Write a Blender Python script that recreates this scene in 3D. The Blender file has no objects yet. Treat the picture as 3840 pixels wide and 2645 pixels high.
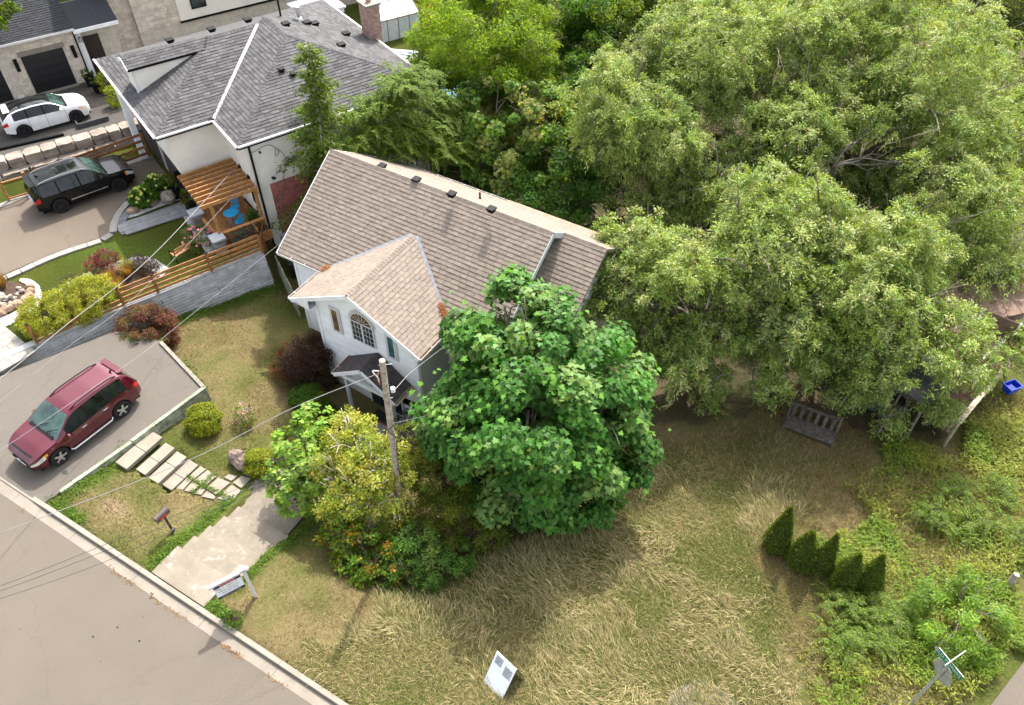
import bpy, math, random
import numpy as np
from mathutils import Matrix, Vector
random.seed(7)
rng = np.random.default_rng(11)
sc = bpy.context.scene
col = sc.collection

# ------------------------------------------------------------------ camera, sky, sun, exposure
CAM_H, PITCH, ROLL, FPX = 24.3, math.radians(46.179), math.radians(-0.563), 800.0
_cp, _sp = math.cos(PITCH), math.sin(PITCH)
_ri, _fw, _dn = np.array([1, 0, 0.]), np.array([0, _cp, -_sp]), np.array([0, -_sp, -_cp])
_c, _s = math.cos(ROLL), math.sin(ROLL)
CR = np.array([_c*_ri + _s*_dn, -_s*_ri + _c*_dn, _fw])
CP = np.array([0, 0, CAM_H])
cam = bpy.data.objects.new('camera', bpy.data.cameras.new('camera')); col.objects.link(cam)
m = Matrix.Identity(4)
for i in range(3):
    m[i][0], m[i][1], m[i][2], m[i][3] = CR[0][i], -CR[1][i], -CR[2][i], CP[i]
cam.matrix_world = m
cam.data.sensor_width = 36; cam.data.lens = FPX/1024*36
cam.data.clip_start = 0.5; cam.data.clip_end = 2500
sc.camera = cam

SUN_AZ, SUN_EL = math.radians(15), math.radians(50)
w = bpy.data.worlds.new('World'); sc.world = w; w.use_nodes = True
nt = w.node_tree; nt.nodes.clear()
sky = nt.nodes.new('ShaderNodeTexSky'); sky.sky_type = 'NISHITA'; sky.sun_disc = False
sky.sun_elevation = SUN_EL; sky.sun_rotation = SUN_AZ; sky.dust_density = 4.0; sky.air_density = 0.8; sky.ozone_density = 0.3
bg = nt.nodes.new('ShaderNodeBackground'); bg.inputs['Strength'].default_value = 0.15
wo = nt.nodes.new('ShaderNodeOutputWorld')
hs = nt.nodes.new('ShaderNodeHueSaturation'); hs.inputs['Saturation'].default_value = .38   # hazy summer sky
nt.links.new(sky.outputs[0], hs.inputs['Color']); nt.links.new(hs.outputs[0], bg.inputs[0]); nt.links.new(bg.outputs[0], wo.inputs[0])
sd = bpy.data.lights.new('sun', 'SUN'); sd.energy = 2.0; sd.angle = math.radians(0.55); sd.color = (1, 0.95, 0.87)
so = bpy.data.objects.new('sun', sd); col.objects.link(so)
so.location = (20, 40, 60)
SUND = Vector((math.sin(SUN_AZ)*math.cos(SUN_EL), math.cos(SUN_AZ)*math.cos(SUN_EL), math.sin(SUN_EL)))
so.rotation_euler = SUND.to_track_quat('Z', 'Y').to_euler()
vs = sc.view_settings; vs.view_transform = 'Standard'; vs.look = 'None'; vs.exposure = 2.0; vs.gamma = 1; vs.use_curve_mapping = False

# ------------------------------------------------------------------ helpers
SPX = 3840/1024.0
def U(px, py, z=0.0):
    """point on the level z seen at a place of the 3840 x 2645 photograph"""
    d = CR.T @ np.array([(px/SPX-512)/FPX, (py/SPX-352.667)/FPX, 1.0])
    t = (z-CAM_H)/d[2]
    return CP + d*t
def U2(px, py, z=0.0): return tuple(U(px, py, z)[:2])
def proj(P):
    q = CR @ (np.asarray(P, float)-CP)
    return (q[0]/q[2]*FPX+512)*SPX, (q[1]/q[2]*FPX+352.667)*SPX
def frame(o, x=None, rz=None):
    if rz is not None: x = (math.cos(rz), math.sin(rz), 0)
    x = np.array(x, float); x /= np.linalg.norm(x); z = np.array([0, 0, 1.]); y = np.cross(z, x)
    M = np.eye(4); M[:3, 0], M[:3, 1], M[:3, 2], M[:3, 3] = x, y, z, o
    return M
def toM(a): return Matrix([list(map(float, r)) for r in a])
def finv(M): return np.linalg.inv(M)
def loc(M, P): return (finv(M) @ np.append(np.asarray(P, float), 1))[:3]

def prop(o, label=None, cat=None, group=None, kind=None):
    if label: o['label'] = label
    if cat: o['category'] = cat
    if group: o['group'] = group
    if kind: o['kind'] = kind
    return o
def thing(name, label, cat, M=None, group=None):
    o = bpy.data.objects.new(name, None); col.objects.link(o); o.empty_display_size = .2
    if M is not None: o.matrix_world = toM(M)
    return prop(o, label, cat, group)
def link(name, me, parent=None, M=None):
    o = bpy.data.objects.new(name, me); col.objects.link(o)
    if parent is not None: o.parent = parent
    if M is not None: o.matrix_local = toM(M)
    return o
def copy_tree(o, parent=None):
    c = o.copy(); col.objects.link(c); c.parent = parent
    for ch in list(o.children): copy_tree(ch, c)
    return c

class MB:
    """collects shapes, builds one mesh"""
    def __init__(s): s.v = []; s.f = []
    def add(s, vs, fs):
        n = len(s.v); s.v += [tuple(map(float, p)) for p in vs]; s.f += [tuple(i+n for i in f) for f in fs]; return s
    def box(s, x0, x1, y0, y1, z0, z1, M=None):
        vs = [(x, y, z) for z in (z0, z1) for y in (y0, y1) for x in (x0, x1)]
        if M is not None: vs = [(M @ np.array([*p, 1]))[:3] for p in vs]
        return s.add(vs, [(0, 2, 3, 1), (4, 5, 7, 6), (0, 1, 5, 4), (2, 6, 7, 3), (0, 4, 6, 2), (1, 3, 7, 5)])
    def beam(s, a, b, w, h, up=(0, 0, 1)):
        a = np.array(a, float); b = np.array(b, float); d = b-a; L = np.linalg.norm(d); d /= L
        u = np.array(up, float); x = np.cross(d, u); x /= np.linalg.norm(x); u = np.cross(x, d)
        M = np.eye(4); M[:3, 0], M[:3, 1], M[:3, 2], M[:3, 3] = d, x, u, a
        return s.box(0, L, -w/2, w/2, -h/2, h/2, M)
    def prism(s, poly, dz=None, axis=(0, 0, 1)):
        """polygon of 3d points pushed along a vector"""
        p = [np.array(q, float) for q in poly]; n = len(p); a = np.array(axis, float)*(1 if dz is None else dz)
        vs = p+[q+a for q in p]
        fs = [tuple(range(n-1, -1, -1)), tuple(range(n, 2*n))]+[(i, (i+1) % n, n+(i+1) % n, n+i) for i in range(n)]
        return s.add(vs, fs)
    def slab(s, poly2, z0, z1): return s.prism([(x, y, z0) for x, y in poly2], z1-z0)
    def tube(s, pts, r, n=6, cap=True):
        pts = [np.array(p, float) for p in pts]; rs = r if hasattr(r, '__len__') else [r]*len(pts)
        base = len(s.v); prev = None
        for i, p in enumerate(pts):
            d = pts[min(i+1, len(pts)-1)]-pts[max(i-1, 0)]; d /= (np.linalg.norm(d)+1e-9)
            if prev is None:
                x = np.cross(d, (0.3, .1, 1) if abs(d[2]) < .9 else (1, .1, 0))
            else: x = prev-d*(prev@d)
            x /= np.linalg.norm(x); prev = x; y = np.cross(d, x)
            for k in range(n):
                t = 2*math.pi*k/n; s.v.append(tuple(p+(x*math.cos(t)+y*math.sin(t))*rs[i]))
        for i in range(len(pts)-1):
            for k in range(n):
                a, b = base+i*n+k, base+i*n+(k+1) % n
                s.f.append((a, b, b+n, a+n))
        if cap:
            s.f.append(tuple(base+k for k in range(n-1, -1, -1))); s.f.append(tuple(base+(len(pts)-1)*n+k for k in range(n)))
        return s
    def lathe(s, prof, n=16, M=None):
        base = len(s.v)
        for r, z in prof:
            for k in range(n):
                t = 2*math.pi*k/n; p = np.array([r*math.cos(t), r*math.sin(t), z, 1])
                if M is not None: p = M @ p
                s.v.append(tuple(p[:3]))
        for i in range(len(prof)-1):
            for k in range(n):
                a, b = base+i*n+k, base+i*n+(k+1) % n
                s.f.append((a, b, b+n, a+n))
        s.f.append(tuple(base+k for k in range(n-1, -1, -1))); s.f.append(tuple(base+(len(prof)-1)*n+k for k in range(n)))
        return s
    def mesh(s, name, m=None, smooth=False):
        me = bpy.data.meshes.new(name); me.from_pydata(s.v, [], s.f)
        if m: me.materials.append(m)
        if smooth: me.polygons.foreach_set('use_smooth', [True]*len(me.polygons))
        me.update(); return me
    def part(s, name, m, parent=None, M=None, smooth=False, bevel=0, kind=None):
        o = link(name, s.mesh(name, m, smooth), parent, M)
        if bevel:
            b = o.modifiers.new('bevel', 'BEVEL'); b.width = bevel; b.segments = 2; b.limit_method = 'ANGLE'
        if kind: o['kind'] = kind
        return o

def npmesh(name, V, F, m, fcol=None, smooth=False):
    """V (n,3), F (k,4|3) or list of arrays of one width; fcol per-face rgb"""
    V = np.ascontiguousarray(V, dtype=np.float32); F = np.ascontiguousarray(F, dtype=np.int32)
    k = F.shape[1]; me = bpy.data.meshes.new(name)
    me.vertices.add(len(V)); me.vertices.foreach_set('co', V.ravel())
    me.loops.add(F.size); me.loops.foreach_set('vertex_index', F.ravel())
    me.polygons.add(len(F)); me.polygons.foreach_set('loop_start', np.arange(0, F.size, k, dtype=np.int32))
    me.polygons.foreach_set('use_smooth', np.full(len(F), bool(smooth)))
    if fcol is not None:
        a = me.attributes.new('tint', 'FLOAT_VECTOR', 'FACE'); a.data.foreach_set('vector', np.ascontiguousarray(fcol, dtype=np.float32).ravel())
    me.update(calc_edges=True); me.materials.append(m); return me

# ------------------------------------------------------------------ materials
MATS = {}
# how light some weathered surfaces are against their base colour
ALB = {'concrete': .42, 'pale concrete': .44, 'pale coping': .75, 'light paver': .48, 'grey paver': .55, 'dark grey paver': .6, 'tan boulder': .6, 'pale step stone': .44, 'white gravel': .72, 'quarried block': .62, 'peach stone': .6, 'pale round stone': .62,
       'stained timber': .95, 'silvered timber': .62, 'pale weathered timber': .8, 'pale crushed stone': .5, 'weathered pole wood': 1.1, 'fallen rusty needles': .75, 'bare weathered plank': .6, 'pale cable': .4, 'grey cable': .7, 'pale blue grey siding': 1.07, 'silvery dead wood': .6, 'bleached stub wood': .6, 'faded brown shingle': .75, 'porch concrete': .9, 'brown mulch': .6, 'white painted metal': .7, 'bright flashing': .5, 'grey roof shingle': .46, 'brown roof shingle': .72, 'dull flashing': .7}
class NB:
    def __init__(s, name):
        s.m = bpy.data.materials.new(name); s.m.use_nodes = True; s.t = s.m.node_tree; s.t.nodes.clear()
        s.out = s.n('OutputMaterial'); 
    def n(s, ty, **kw):
        x = s.t.nodes.new('ShaderNode'+ty)
        for k, v in kw.items(): setattr(x, k, v)
        return x
    def l(s, a, b): s.t.links.new(a, b)
    def pos(s, scale=1.0, local=False):
        if local: o = s.n('TexCoord').outputs['Object']
        else: o = s.n('NewGeometry').outputs['Position']
        if scale != 1.0:
            mp = s.n('Mapping'); s.l(o, mp.inputs[0])
            mp.inputs['Scale'].default_value = (scale,)*3 if not hasattr(scale, '__len__') else scale
            o = mp.outputs[0]
        return o
    def noise(s, scale, detail=4, rough=.6, vec=None):
        x = s.n('TexNoise'); x.inputs['Scale'].default_value = scale; x.inputs['Detail'].default_value = detail
        x.inputs['Roughness'].default_value = rough; s.l(vec if vec is not None else s.pos(), x.inputs['Vector']); return x.outputs['Fac']
    def ramp(s, fac, stops):
        x = s.n('ValToRGB'); e = x.color_ramp.elements
        while len(e) < len(stops): e.new(.5)
        for i, (p, c) in enumerate(stops): e[i].position = p; e[i].color = (*c, 1)
        s.l(fac, x.inputs[0]); return x.outputs[0]
    def mix(s, fac, a, b, mode='MIX'):
        x = s.n('Mix'); x.data_type = 'RGBA'; x.blend_type = mode; x.clamp_factor = True
        for v, i in ((fac, 0), (a, 6), (b, 7)):
            if hasattr(v, 'links'): s.l(v, x.inputs[i])
            elif i == 0: x.inputs[0].default_value = v
            else: x.inputs[i].default_value = (*v, 1)
        return x.outputs[2]
    def math(s, op, a, b=0.0, c=None):
        x = s.n('Math'); x.operation = op
        for i, v in enumerate((a, b) if c is None else (a, b, c)):
            if hasattr(v, 'links'): s.l(v, x.inputs[i])
            else: x.inputs[i].default_value = v
        return x.outputs[0]
    def rnd(s):
        a = s.n('ObjectInfo').outputs['Random']; b = s.n('NewGeometry').outputs['Random Per Island']
        return s.math('FRACT', s.math('ADD', a, b))
    def bsdf(s, color, rough=.7, metal=0, spec=.5, bump=None, coat=0, bd=.02):
        p = s.n('BsdfPrincipled')
        if hasattr(color, 'links'): s.l(color, p.inputs['Base Color'])
        else: p.inputs['Base Color'].default_value = (*color, 1)
        if hasattr(rough, 'links'): s.l(rough, p.inputs['Roughness'])
        else: p.inputs['Roughness'].default_value = rough
        p.inputs['Metallic'].default_value = metal; p.inputs['Specular IOR Level'].default_value = spec
        p.inputs['Coat Weight'].default_value = coat; p.inputs['Coat Roughness'].default_value = .04
        if bump is not None:
            b = s.n('Bump'); b.inputs['Distance'].default_value = bd; b.inputs['Strength'].default_value = 1
            s.l(bump, b.inputs['Height']); s.l(b.outputs[0], p.inputs['Normal'])
        s.l(p.outputs[0], s.out.inputs[0]); return p
def mat(name, c, rough=.7, metal=0, spec=.4, var=.12, vs=3.0, coat=0, rnd=0.0, bump=.004, bs=60, c2=None, local=False):
    """plain surface with a soft mottling; rnd makes each piece differ"""
    if name in MATS: return MATS[name]
    b = NB(name); k_ = ALB.get(name, 1.0); c = np.array(c, float)*k_; c2 = None if c2 is None else np.array(c2)*k_; d = np.array(c2, float) if c2 is not None else c*(1-var*2.2)
    f = b.noise(vs, 5, .65, b.pos(local=local))
    cc = b.ramp(f, [(.3, tuple(np.clip(d, 0, 1))), (.7, tuple(np.clip(c*(1+var), 0, 1)))])
    if rnd:
        g = b.math('MULTIPLY_ADD', b.rnd(), rnd*2, 1-rnd)
        x = b.n('VectorMath'); x.operation = 'SCALE'; b.l(cc, x.inputs[0]); b.l(g, x.inputs['Scale']); cc = x.outputs[0]
    b.bsdf(cc, rough, metal, spec, b.noise(bs, 3, .6, b.pos(local=local)) if bump else None, coat, bump)
    MATS[name] = b.m; return b.m
def leafmat(name, trans=.5, gloss=.2):
    if name in MATS: return MATS[name]
    b = NB(name); a = b.n('Attribute'); a.attribute_name = 'tint'
    p = b.n('BsdfPrincipled'); b.l(a.outputs['Color'], p.inputs['Base Color']); p.inputs['Roughness'].default_value = .55
    p.inputs['Specular IOR Level'].default_value = gloss
    t = b.n('BsdfTranslucent')
    v = b.n('VectorMath'); v.operation = 'MULTIPLY'; b.l(a.outputs['Color'], v.inputs[0]); v.inputs[1].default_value = (1.7, 1.6, .35); b.l(v.outputs[0], t.inputs[0])
    x = b.n('MixShader'); x.inputs[0].default_value = trans; b.l(p.outputs[0], x.inputs[1]); b.l(t.outputs[0], x.inputs[2]); b.l(x.outputs[0], b.out.inputs[0])
    MATS[name] = b.m; return b.m
LEAF = leafmat('leaf'); BLADE = leafmat('grass blade', .25, .08)

# pieces laid in rows -----------------------------------------------------------------
UV = np.array([(x, y, z) for y, z in ((0, 0), (0, 1), (1, .12), (1, -.1)) for x in (0, 1)], float)
UF = [(0, 1, 3, 2), (2, 3, 5, 4), (4, 5, 7, 6), (0, 2, 4, 6), (1, 7, 5, 3), (0, 6, 7, 1)]
BV = np.array([(x, y, z) for z in (0, 1) for y in (0, 1) for x in (0, 1)], float)
BF = [(0, 2, 3, 1), (4, 5, 7, 6), (0, 1, 5, 4), (2, 6, 7, 3), (0, 4, 6, 2), (1, 3, 7, 5)]
_unit = {}
def unit(kind, m):
    k = (kind, m.name)
    if k not in _unit:
        me = bpy.data.meshes.new(kind); V, Fc = (UV, UF) if kind == 'shingle' else (BV, BF)
        me.from_pydata([tuple(p) for p in V], [], Fc); me.materials.append(m); _unit[k] = me
    return _unit[k]
def pieces(parent, name, m, Ms, PM, limit=300, shape='box'):
    """alike pieces: the nearest ones as objects that share a mesh, the rest joined as one part"""
    if not Ms: return
    Ms = np.array(Ms); c = (np.asarray(PM) @ (Ms @ np.array([.5, .5, .5, 1])).T).T[:, :3]
    inv = []
    for p in c:
        x, y = proj(p); inv.append(0 if (-60 < x < 3900 and -60 < y < 2700) else 1000)
    order = np.argsort(np.linalg.norm(c-CP, axis=1)+np.array(inv))
    me = unit('shingle' if shape == 'shingle' else 'block', m)
    for i in order[:limit]: link(name, me, parent, Ms[i])
    rest = order[limit:]
    if len(rest):
        V0, F0 = (UV, UF) if shape == 'shingle' else (BV, BF)
        V = np.einsum('nij,kj->nki', Ms[rest], np.c_[V0, np.ones(len(V0))])[..., :3].reshape(-1, 3)
        F = (np.array(F0)[None]+np.arange(len(rest))[:, None, None]*len(V0)).reshape(-1, 4)
        o = link(name+'_field', npmesh(name+'_field', V, F, m), parent); o['kind'] = 'stuff'
def rows(O, ud, vd, poly, w, h, t, lift=0.0, gap=.006, over=1.12, stag=.5, jit=0.0, hj=0.0):
    """matrices of pieces w x h laid over a convex polygon (in u,v) of the plane O + u*ud + v*vd"""
    O, ud, vd = (np.array(a, float) for a in (O, ud, vd)); ud /= np.linalg.norm(ud); vd /= np.linalg.norm(vd); nd = np.cross(ud, vd)
    P = np.array(poly, float); v0, v1 = P[:, 1].min(), P[:, 1].max(); out = []; k = 0; v = v0
    while v < v1-.02:
        hh = min(h, v1-v); vm = v+hh*.5; xs = []
        for i in range(len(P)):
            a, b = P[i], P[(i+1) % len(P)]
            if (a[1]-vm)*(b[1]-vm) < 0: xs.append(a[0]+(b[0]-a[0])*(vm-a[1])/(b[1]-a[1]))
        if len(xs) >= 2:
            x0, x1 = min(xs), max(xs); x = x0-(w*((k*stag) % 1.0)); 
            if jit: x -= random.random()*w*jit
            while x < x1-.02:
                ww = w*(1+(random.uniform(-jit, jit) if jit else 0)); a, b = max(x, x0), min(x+ww, x1)
                if b-a > .03:
                    M = np.eye(4); M[:3, 0] = ud*(b-a-gap); M[:3, 1] = vd*hh*over; M[:3, 2] = nd*t*(1+random.uniform(-hj, hj)); M[:3, 3] = O+ud*(a+gap/2)+vd*v+nd*lift
                    out.append(M)
                x += ww
        v += h; k += 1
    return out
# ------------------------------------------------------------------ frames of the place
KX = np.array([0.86415, -0.50323, 0]); K = frame((-18.555, 16.655, 0), KX)          # the kerb: x along the street, y into the lots
H1 = frame((-6.779, 22.707, 0), (math.cos(math.radians(30.91)), -math.sin(math.radians(30.91)), 0))   # brown roofed house
H2 = frame((-15.801, 32.354, 0), (0.5926, -0.8055, 0))                               # grey roofed house: x towards the fence, y up the lot
def kp(x, y, z=0): return (K @ np.array([x, y, z, 1]))[:3]
def wp(M, x, y, z=0): return (M @ np.array([x, y, z, 1]))[:3]
def inpoly(x, y, poly):
    P = np.array(poly); r = np.zeros(x.shape, bool); n = len(P)
    for i in range(n):
        (x0, y0), (x1, y1) = P[i], P[(i+1) % n]
        c = ((y0 > y) != (y1 > y)); r ^= c & (x < (x1-x0)*(y-y0)/((y1-y0) if y1 != y0 else 1e-9)+x0)
    return r
def vnoise(x, y, s, seed=0):
    """smooth value noise 0..1"""
    g = np.random.default_rng(seed).random((64, 64)); a = x/s; b = y/s
    i = np.floor(a).astype(int); j = np.floor(b).astype(int); fa = a-i; fb = b-j; fa = fa*fa*(3-2*fa); fb = fb*fb*(3-2*fb)
    G = lambda p, q: g[p % 64, q % 64]
    return (G(i, j)*(1-fa)+G(i+1, j)*fa)*(1-fb)+(G(i, j+1)*(1-fa)+G(i+1, j+1)*fa)*fb
def fbm(x, y, s, seed=0): return (vnoise(x, y, s, seed)+.5*vnoise(x, y, s/2, seed+1)+.25*vnoise(x, y, s/4, seed+2))/1.75

# ------------------------------------------------------------------ lie of the land
ctl = []
def C_(px, py, z): p = U(px, py, z); ctl.append((p[0], p[1], z))
for xx in (9.8, 11, 13, 15, 17, 20, 24, 30): ctl.append((*kp(xx, .35)[:2], .05)); ctl.append((*kp(xx, 2.0)[:2], -.04-.005*xx))
for q in ((3.2, 1, -.02), (5, .6, .02), (7, .8, .04), (4, 2.2, -.2), (5.6, 2.3, -.45), (7, 3.2, -.55), (3.6, 5, -.35), (3.7, 6.6, -.75), (5.2, 5, -.7), (7, 5.8, -.85), (2.6, 7.6, -.7), (1, 8.4, -.75), (4, 8.5, -1.2), (6, 8, -1.3), (8, 8, -1.5), (5.5, 10.4, -1.85), (9, 10.3, -1.9),
          (10, 11, -1.95), (11, 4, -.75), (10.8, 6, -1.1), (0, 10, -1.1), (3, 11, -1.75), (12, 12, -2), (14, 9, -1.7), (14, 5, -1.0), (-.3, 12.5, -1.5), (1.8, 12.5, -1.85), (5, 13, -1.95), (2, 14.5, -2.0), (3, 18, -2.2)):
    ctl.append((*kp(q[0], q[1])[:2], q[2]))
for q in ((2000, 2350, -.5), (2400, 2200, -1.0), (2300, 1800, -1.7), (2650, 2560, -1.0), (3000, 2300, -1.3), (3430, 2600, -1.2), (3780, 2560, -1.2), (3800, 2200, -1.4), (3400, 1900, -1.8), (2900, 1750, -2.0), (2640, 1340, -2.4), (3000, 1300, -2.4), (3500, 1600, -2.3), (3800, 1600, -2.2), (3800, 1000, -2.5), (3000, 700, -2.6), (2400, 700, -2.8), (2000, 600, -2.8), (1700, 350, -.3), (1760, 300, -.4), (1850, 150, -.8), (1800, 30, -.4), (1900, 330, -1.4), (1500, 330, -1.0), (2200, 100, -2.8), (3200, 100, -2.8), (3800, 200, -2.8), (1300, 520, -1.9), (1560, 20, 0), (1400, 60, 0)): C_(*q)
for a in range(0, 360, 20): ctl.append((120*math.cos(math.radians(a)), 30+120*math.sin(math.radians(a)), -2.0))
ctl = np.array(ctl)
WALL = [(-4.6, 5.0), (-3.23, 8.53), (-2.6, 9.89), (-1.69, 12.27), (-.75, 14.62)]       # line of the block wall, in kerb coordinates
YARD2 = [kp(*p)[:2] for p in [(-7.6, -.15)]+WALL]+[wp(H2, 2.7, 2.5)[:2], wp(H2, 2.7, 12.5)[:2], wp(H2, 3, 34)[:2], wp(H2, -40, 34)[:2], wp(H2, -40, -45)[:2]]
B0, B1 = U(-30, 598, .98), U(522, 445, .98); B0[2] = B1[2] = 0.0
bd = (B1-B0)/np.linalg.norm(B1-B0); bn = np.array([-bd[1], bd[0], 0])
YARD3 = [tuple((B0+bd*a+bn*b)[:2]) for a, b in ((-40, .1), (10.2, .1), (14, 3.5), (60, 3.5), (60, 80), (-40, 80))]
DRIVE = [kp(*p)[:2] for p in [(-4.5, .1), (-4.4, 3.3), (-2.55, 7.35), (-1.15, 7.95), (-.3, 7.86), (3.1, 6.93), (2.8, 3.6), (2.25, .1)]]
DRIVE[0] = kp(-5.6, .1)[:2]
OLDRD = [U2(3842, 2480, -1.15), U2(3712, 2650, -1.15)]
od = np.array(OLDRD[1])-np.array(OLDRD[0]); od /= np.linalg.norm(od); on = np.array([-od[1], od[0]])
OLD = [tuple(np.array(OLDRD[0])-od*60), tuple(np.array(OLDRD[0])+od*9), tuple(np.array(OLDRD[0])+od*9+on*7), tuple(np.array(OLDRD[0])-od*60+on*7)]
def axis(lo, hi, st, far):
    a = list(np.arange(lo, hi+st/2, st)); g = st
    while a[-1] < far: g *= 1.35; a.append(a[-1]+g)
    g = st; b = []
    x = lo
    while x > -far: g *= 1.35; x -= g; b.append(x)
    return np.array(b[::-1]+a)
GX, GY = axis(-29, 27, .19, 900), axis(9, 52, .19, 900)
XX, YY = np.meshgrid(GX, GY)
def height(x, y):
    num = np.zeros_like(x); den = np.zeros_like(x)
    for cx, cy, cz in ctl:
        wgt = 1/((x-cx)**2+(y-cy)**2+.6)**1.9; num += wgt*cz; den += wgt
    z = num/den; z += (fbm(x, y, 1.7, 5)-.5)*.10
    Ki = finv(K); kx = Ki[0, 0]*x+Ki[0, 1]*y+Ki[0, 3]; ky = Ki[1, 0]*x+Ki[1, 1]*y+Ki[1, 3]
    z = np.where(inpoly(x, y, YARD2), .08, z); z = np.where(inpoly(x, y, YARD3), .75, z)
    z = np.where(inpoly(x, y, DRIVE), -.05, z)
    stairs = (kx > 7.8) & (kx < 10.1) & (ky > .1) & (ky < 5.2); z = np.where(stairs, np.minimum(z, .02-.17*np.clip((ky-.9)/.62, 0, 5)-.12), z)
    z = np.where((kx > 2.9) & (kx < 5.3) & (ky > 2.9) & (ky < 4.4), np.minimum(z, -.25-(kx-3.1)*.32), z)
    fl = (kx > 5.2) & (kx < 7.5) & (ky > 3.15) & (ky < 5.5); z = np.where(fl, -.655-.04*(kx-5.3), z)
    z = np.where(ky < .16, np.where(kx < 38, -.12, z), z)
    z = np.where(inpoly(x, y, OLD), -1.25, z)
    return z
ZZ = height(XX, YY)
def zat(x, y):
    x = np.asarray(x, float); y = np.asarray(y, float)
    i = np.clip(np.searchsorted(GX, x)-1, 0, len(GX)-2); j = np.clip(np.searchsorted(GY, y)-1, 0, len(GY)-2)
    a = (x-GX[i])/(GX[i+1]-GX[i]); b = (y-GY[j])/(GY[j+1]-GY[j])
    return (ZZ[j, i]*(1-a)+ZZ[j, i+1]*a)*(1-b)+(ZZ[j+1, i]*(1-a)+ZZ[j+1, i+1]*a)*b
def G(px, py):
    """point of the land seen at a place of the photograph"""
    z = -1.0
    for _ in range(12): p = U(px, py, z); z = float(zat(p[0], p[1]))
    return U(px, py, z)
def ppoly(pts): return [tuple(G(*p)[:2]) for p in pts]
Z_LUSH = YARD2
Z_STRAW = ppoly([(1560, 2190), (1800, 2120), (2100, 2040), (2380, 1760), (2560, 1640), (2850, 1600), (3080, 1750), (2960, 1950), (2900, 2200), (3020, 2400), (3080, 2950), (1240, 2950), (1100, 2480), (1480, 2300)])
Z_WEED = ppoly([(3060, 2700), (3000, 2360), (3150, 2170), (3020, 2080), (3300, 1960), (3200, 1800), (3500, 1680), (3700, 1500), (3900, 1450), (3900, 2400), (3600, 2700)])
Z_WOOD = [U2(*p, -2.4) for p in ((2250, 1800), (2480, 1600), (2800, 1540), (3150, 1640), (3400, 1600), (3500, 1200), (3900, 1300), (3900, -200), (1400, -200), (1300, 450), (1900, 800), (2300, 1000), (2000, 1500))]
f1 = fbm(XX, YY, 2.6, 21); f2 = fbm(XX, YY, .7, 31); f3 = fbm(XX, YY, 6, 41)
def lerp3(a, b, t): return np.array(a)[None, None, :]*(1-t[..., None])+np.array(b)[None, None, :]*t[..., None]
t = np.clip((f1*.75+f2*.35-.44)*3.2, 0, 1)
GC = lerp3((.27, .215, .10), (.14, .165, .038), np.clip(t*1.15, 0, 1))
JX, JY = XX+(fbm(XX, YY, 1.8, 51)-.5)*3.2, YY+(fbm(XX, YY, 1.8, 61)-.5)*3.2
st = inpoly(JX, JY, Z_STRAW); GC = np.where(st[..., None], lerp3((.29, .24, .115), (.12, .13, .038), np.clip((f1*.6+f2*.5-.38)*3, 0, 1)), GC)
we = inpoly(JX, JY, Z_WEED); GC = np.where(we[..., None], lerp3((.14, .15, .04), (.28, .215, .12), np.clip((f2*.7+f1*.4-.50)*4, 0, 1)), GC)
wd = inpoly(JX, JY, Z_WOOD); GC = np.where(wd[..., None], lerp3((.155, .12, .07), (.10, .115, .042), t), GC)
lu = inpoly(XX, YY, YARD2); GC = np.where(lu[..., None], lerp3((.075, .10, .012), (.11, .125, .018), np.clip((f1-.3)*2, 0, 1)), GC)
Ki = finv(K); KXX = Ki[0, 0]*XX+Ki[0, 1]*YY+Ki[0, 3]; KYY = Ki[1, 0]*XX+Ki[1, 1]*YY+Ki[1, 3]
green = np.exp(-((KXX-7.35)/.45)**2)*((KYY > .2) & (KYY < 5.5))+np.exp(-((KXX-10.35)/.3)**2)*((KYY > 1) & (KYY < 5))+np.exp(-((KXX-2.6-.15*KYY)/.35)**2)*((KYY > .3) & (KYY < 4))+np.exp(-((KYY-13.2-.3*KXX)/.9)**2)*(KXX < 3)*.8
GC = GC*(1-np.clip(green, 0, .9)[..., None])+np.array((.10, .16, .02))*np.clip(green, 0, .9)[..., None]
bare = np.exp(-(((KXX-4.4)/.55)**2+((KYY-1.35)/.3)**2))+.8*np.exp(-(((KXX-5.6)/.9)**2+((KYY-9.3)/.5)**2))
GC = GC*(1-np.clip(bare, 0, .9)[..., None])+np.array((.40, .29, .19))*np.clip(bare, 0, .9)[..., None]
def ground_mat():
    b = NB('ground soil and turf'); a = b.n('Attribute'); a.attribute_name = 'tint'
    f = b.noise(9, 6, .75); g = b.noise(45, 3, .7)
    s = b.math('MULTIPLY', b.math('MULTIPLY_ADD', f, 1.7, .15), b.math('MULTIPLY_ADD', g, 1.5, .25))
    v = b.n('VectorMath'); v.operation = 'SCALE'; b.l(a.outputs['Color'], v.inputs[0]); b.l(b.math('MULTIPLY', s, .60), v.inputs['Scale'])
    b.bsdf(v.outputs[0], .95, 0, .1, b.noise(38, 4, .7), bd=.06); return b.m
ny, nx = XX.shape
idx = np.arange(nx*ny).reshape(ny, nx)
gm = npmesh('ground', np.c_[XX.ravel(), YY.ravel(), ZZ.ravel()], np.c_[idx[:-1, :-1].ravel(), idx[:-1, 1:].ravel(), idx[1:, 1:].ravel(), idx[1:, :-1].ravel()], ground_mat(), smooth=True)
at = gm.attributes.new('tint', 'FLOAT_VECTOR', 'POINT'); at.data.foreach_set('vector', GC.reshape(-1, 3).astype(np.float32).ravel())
prop(link('ground', gm), kind='structure')

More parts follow.
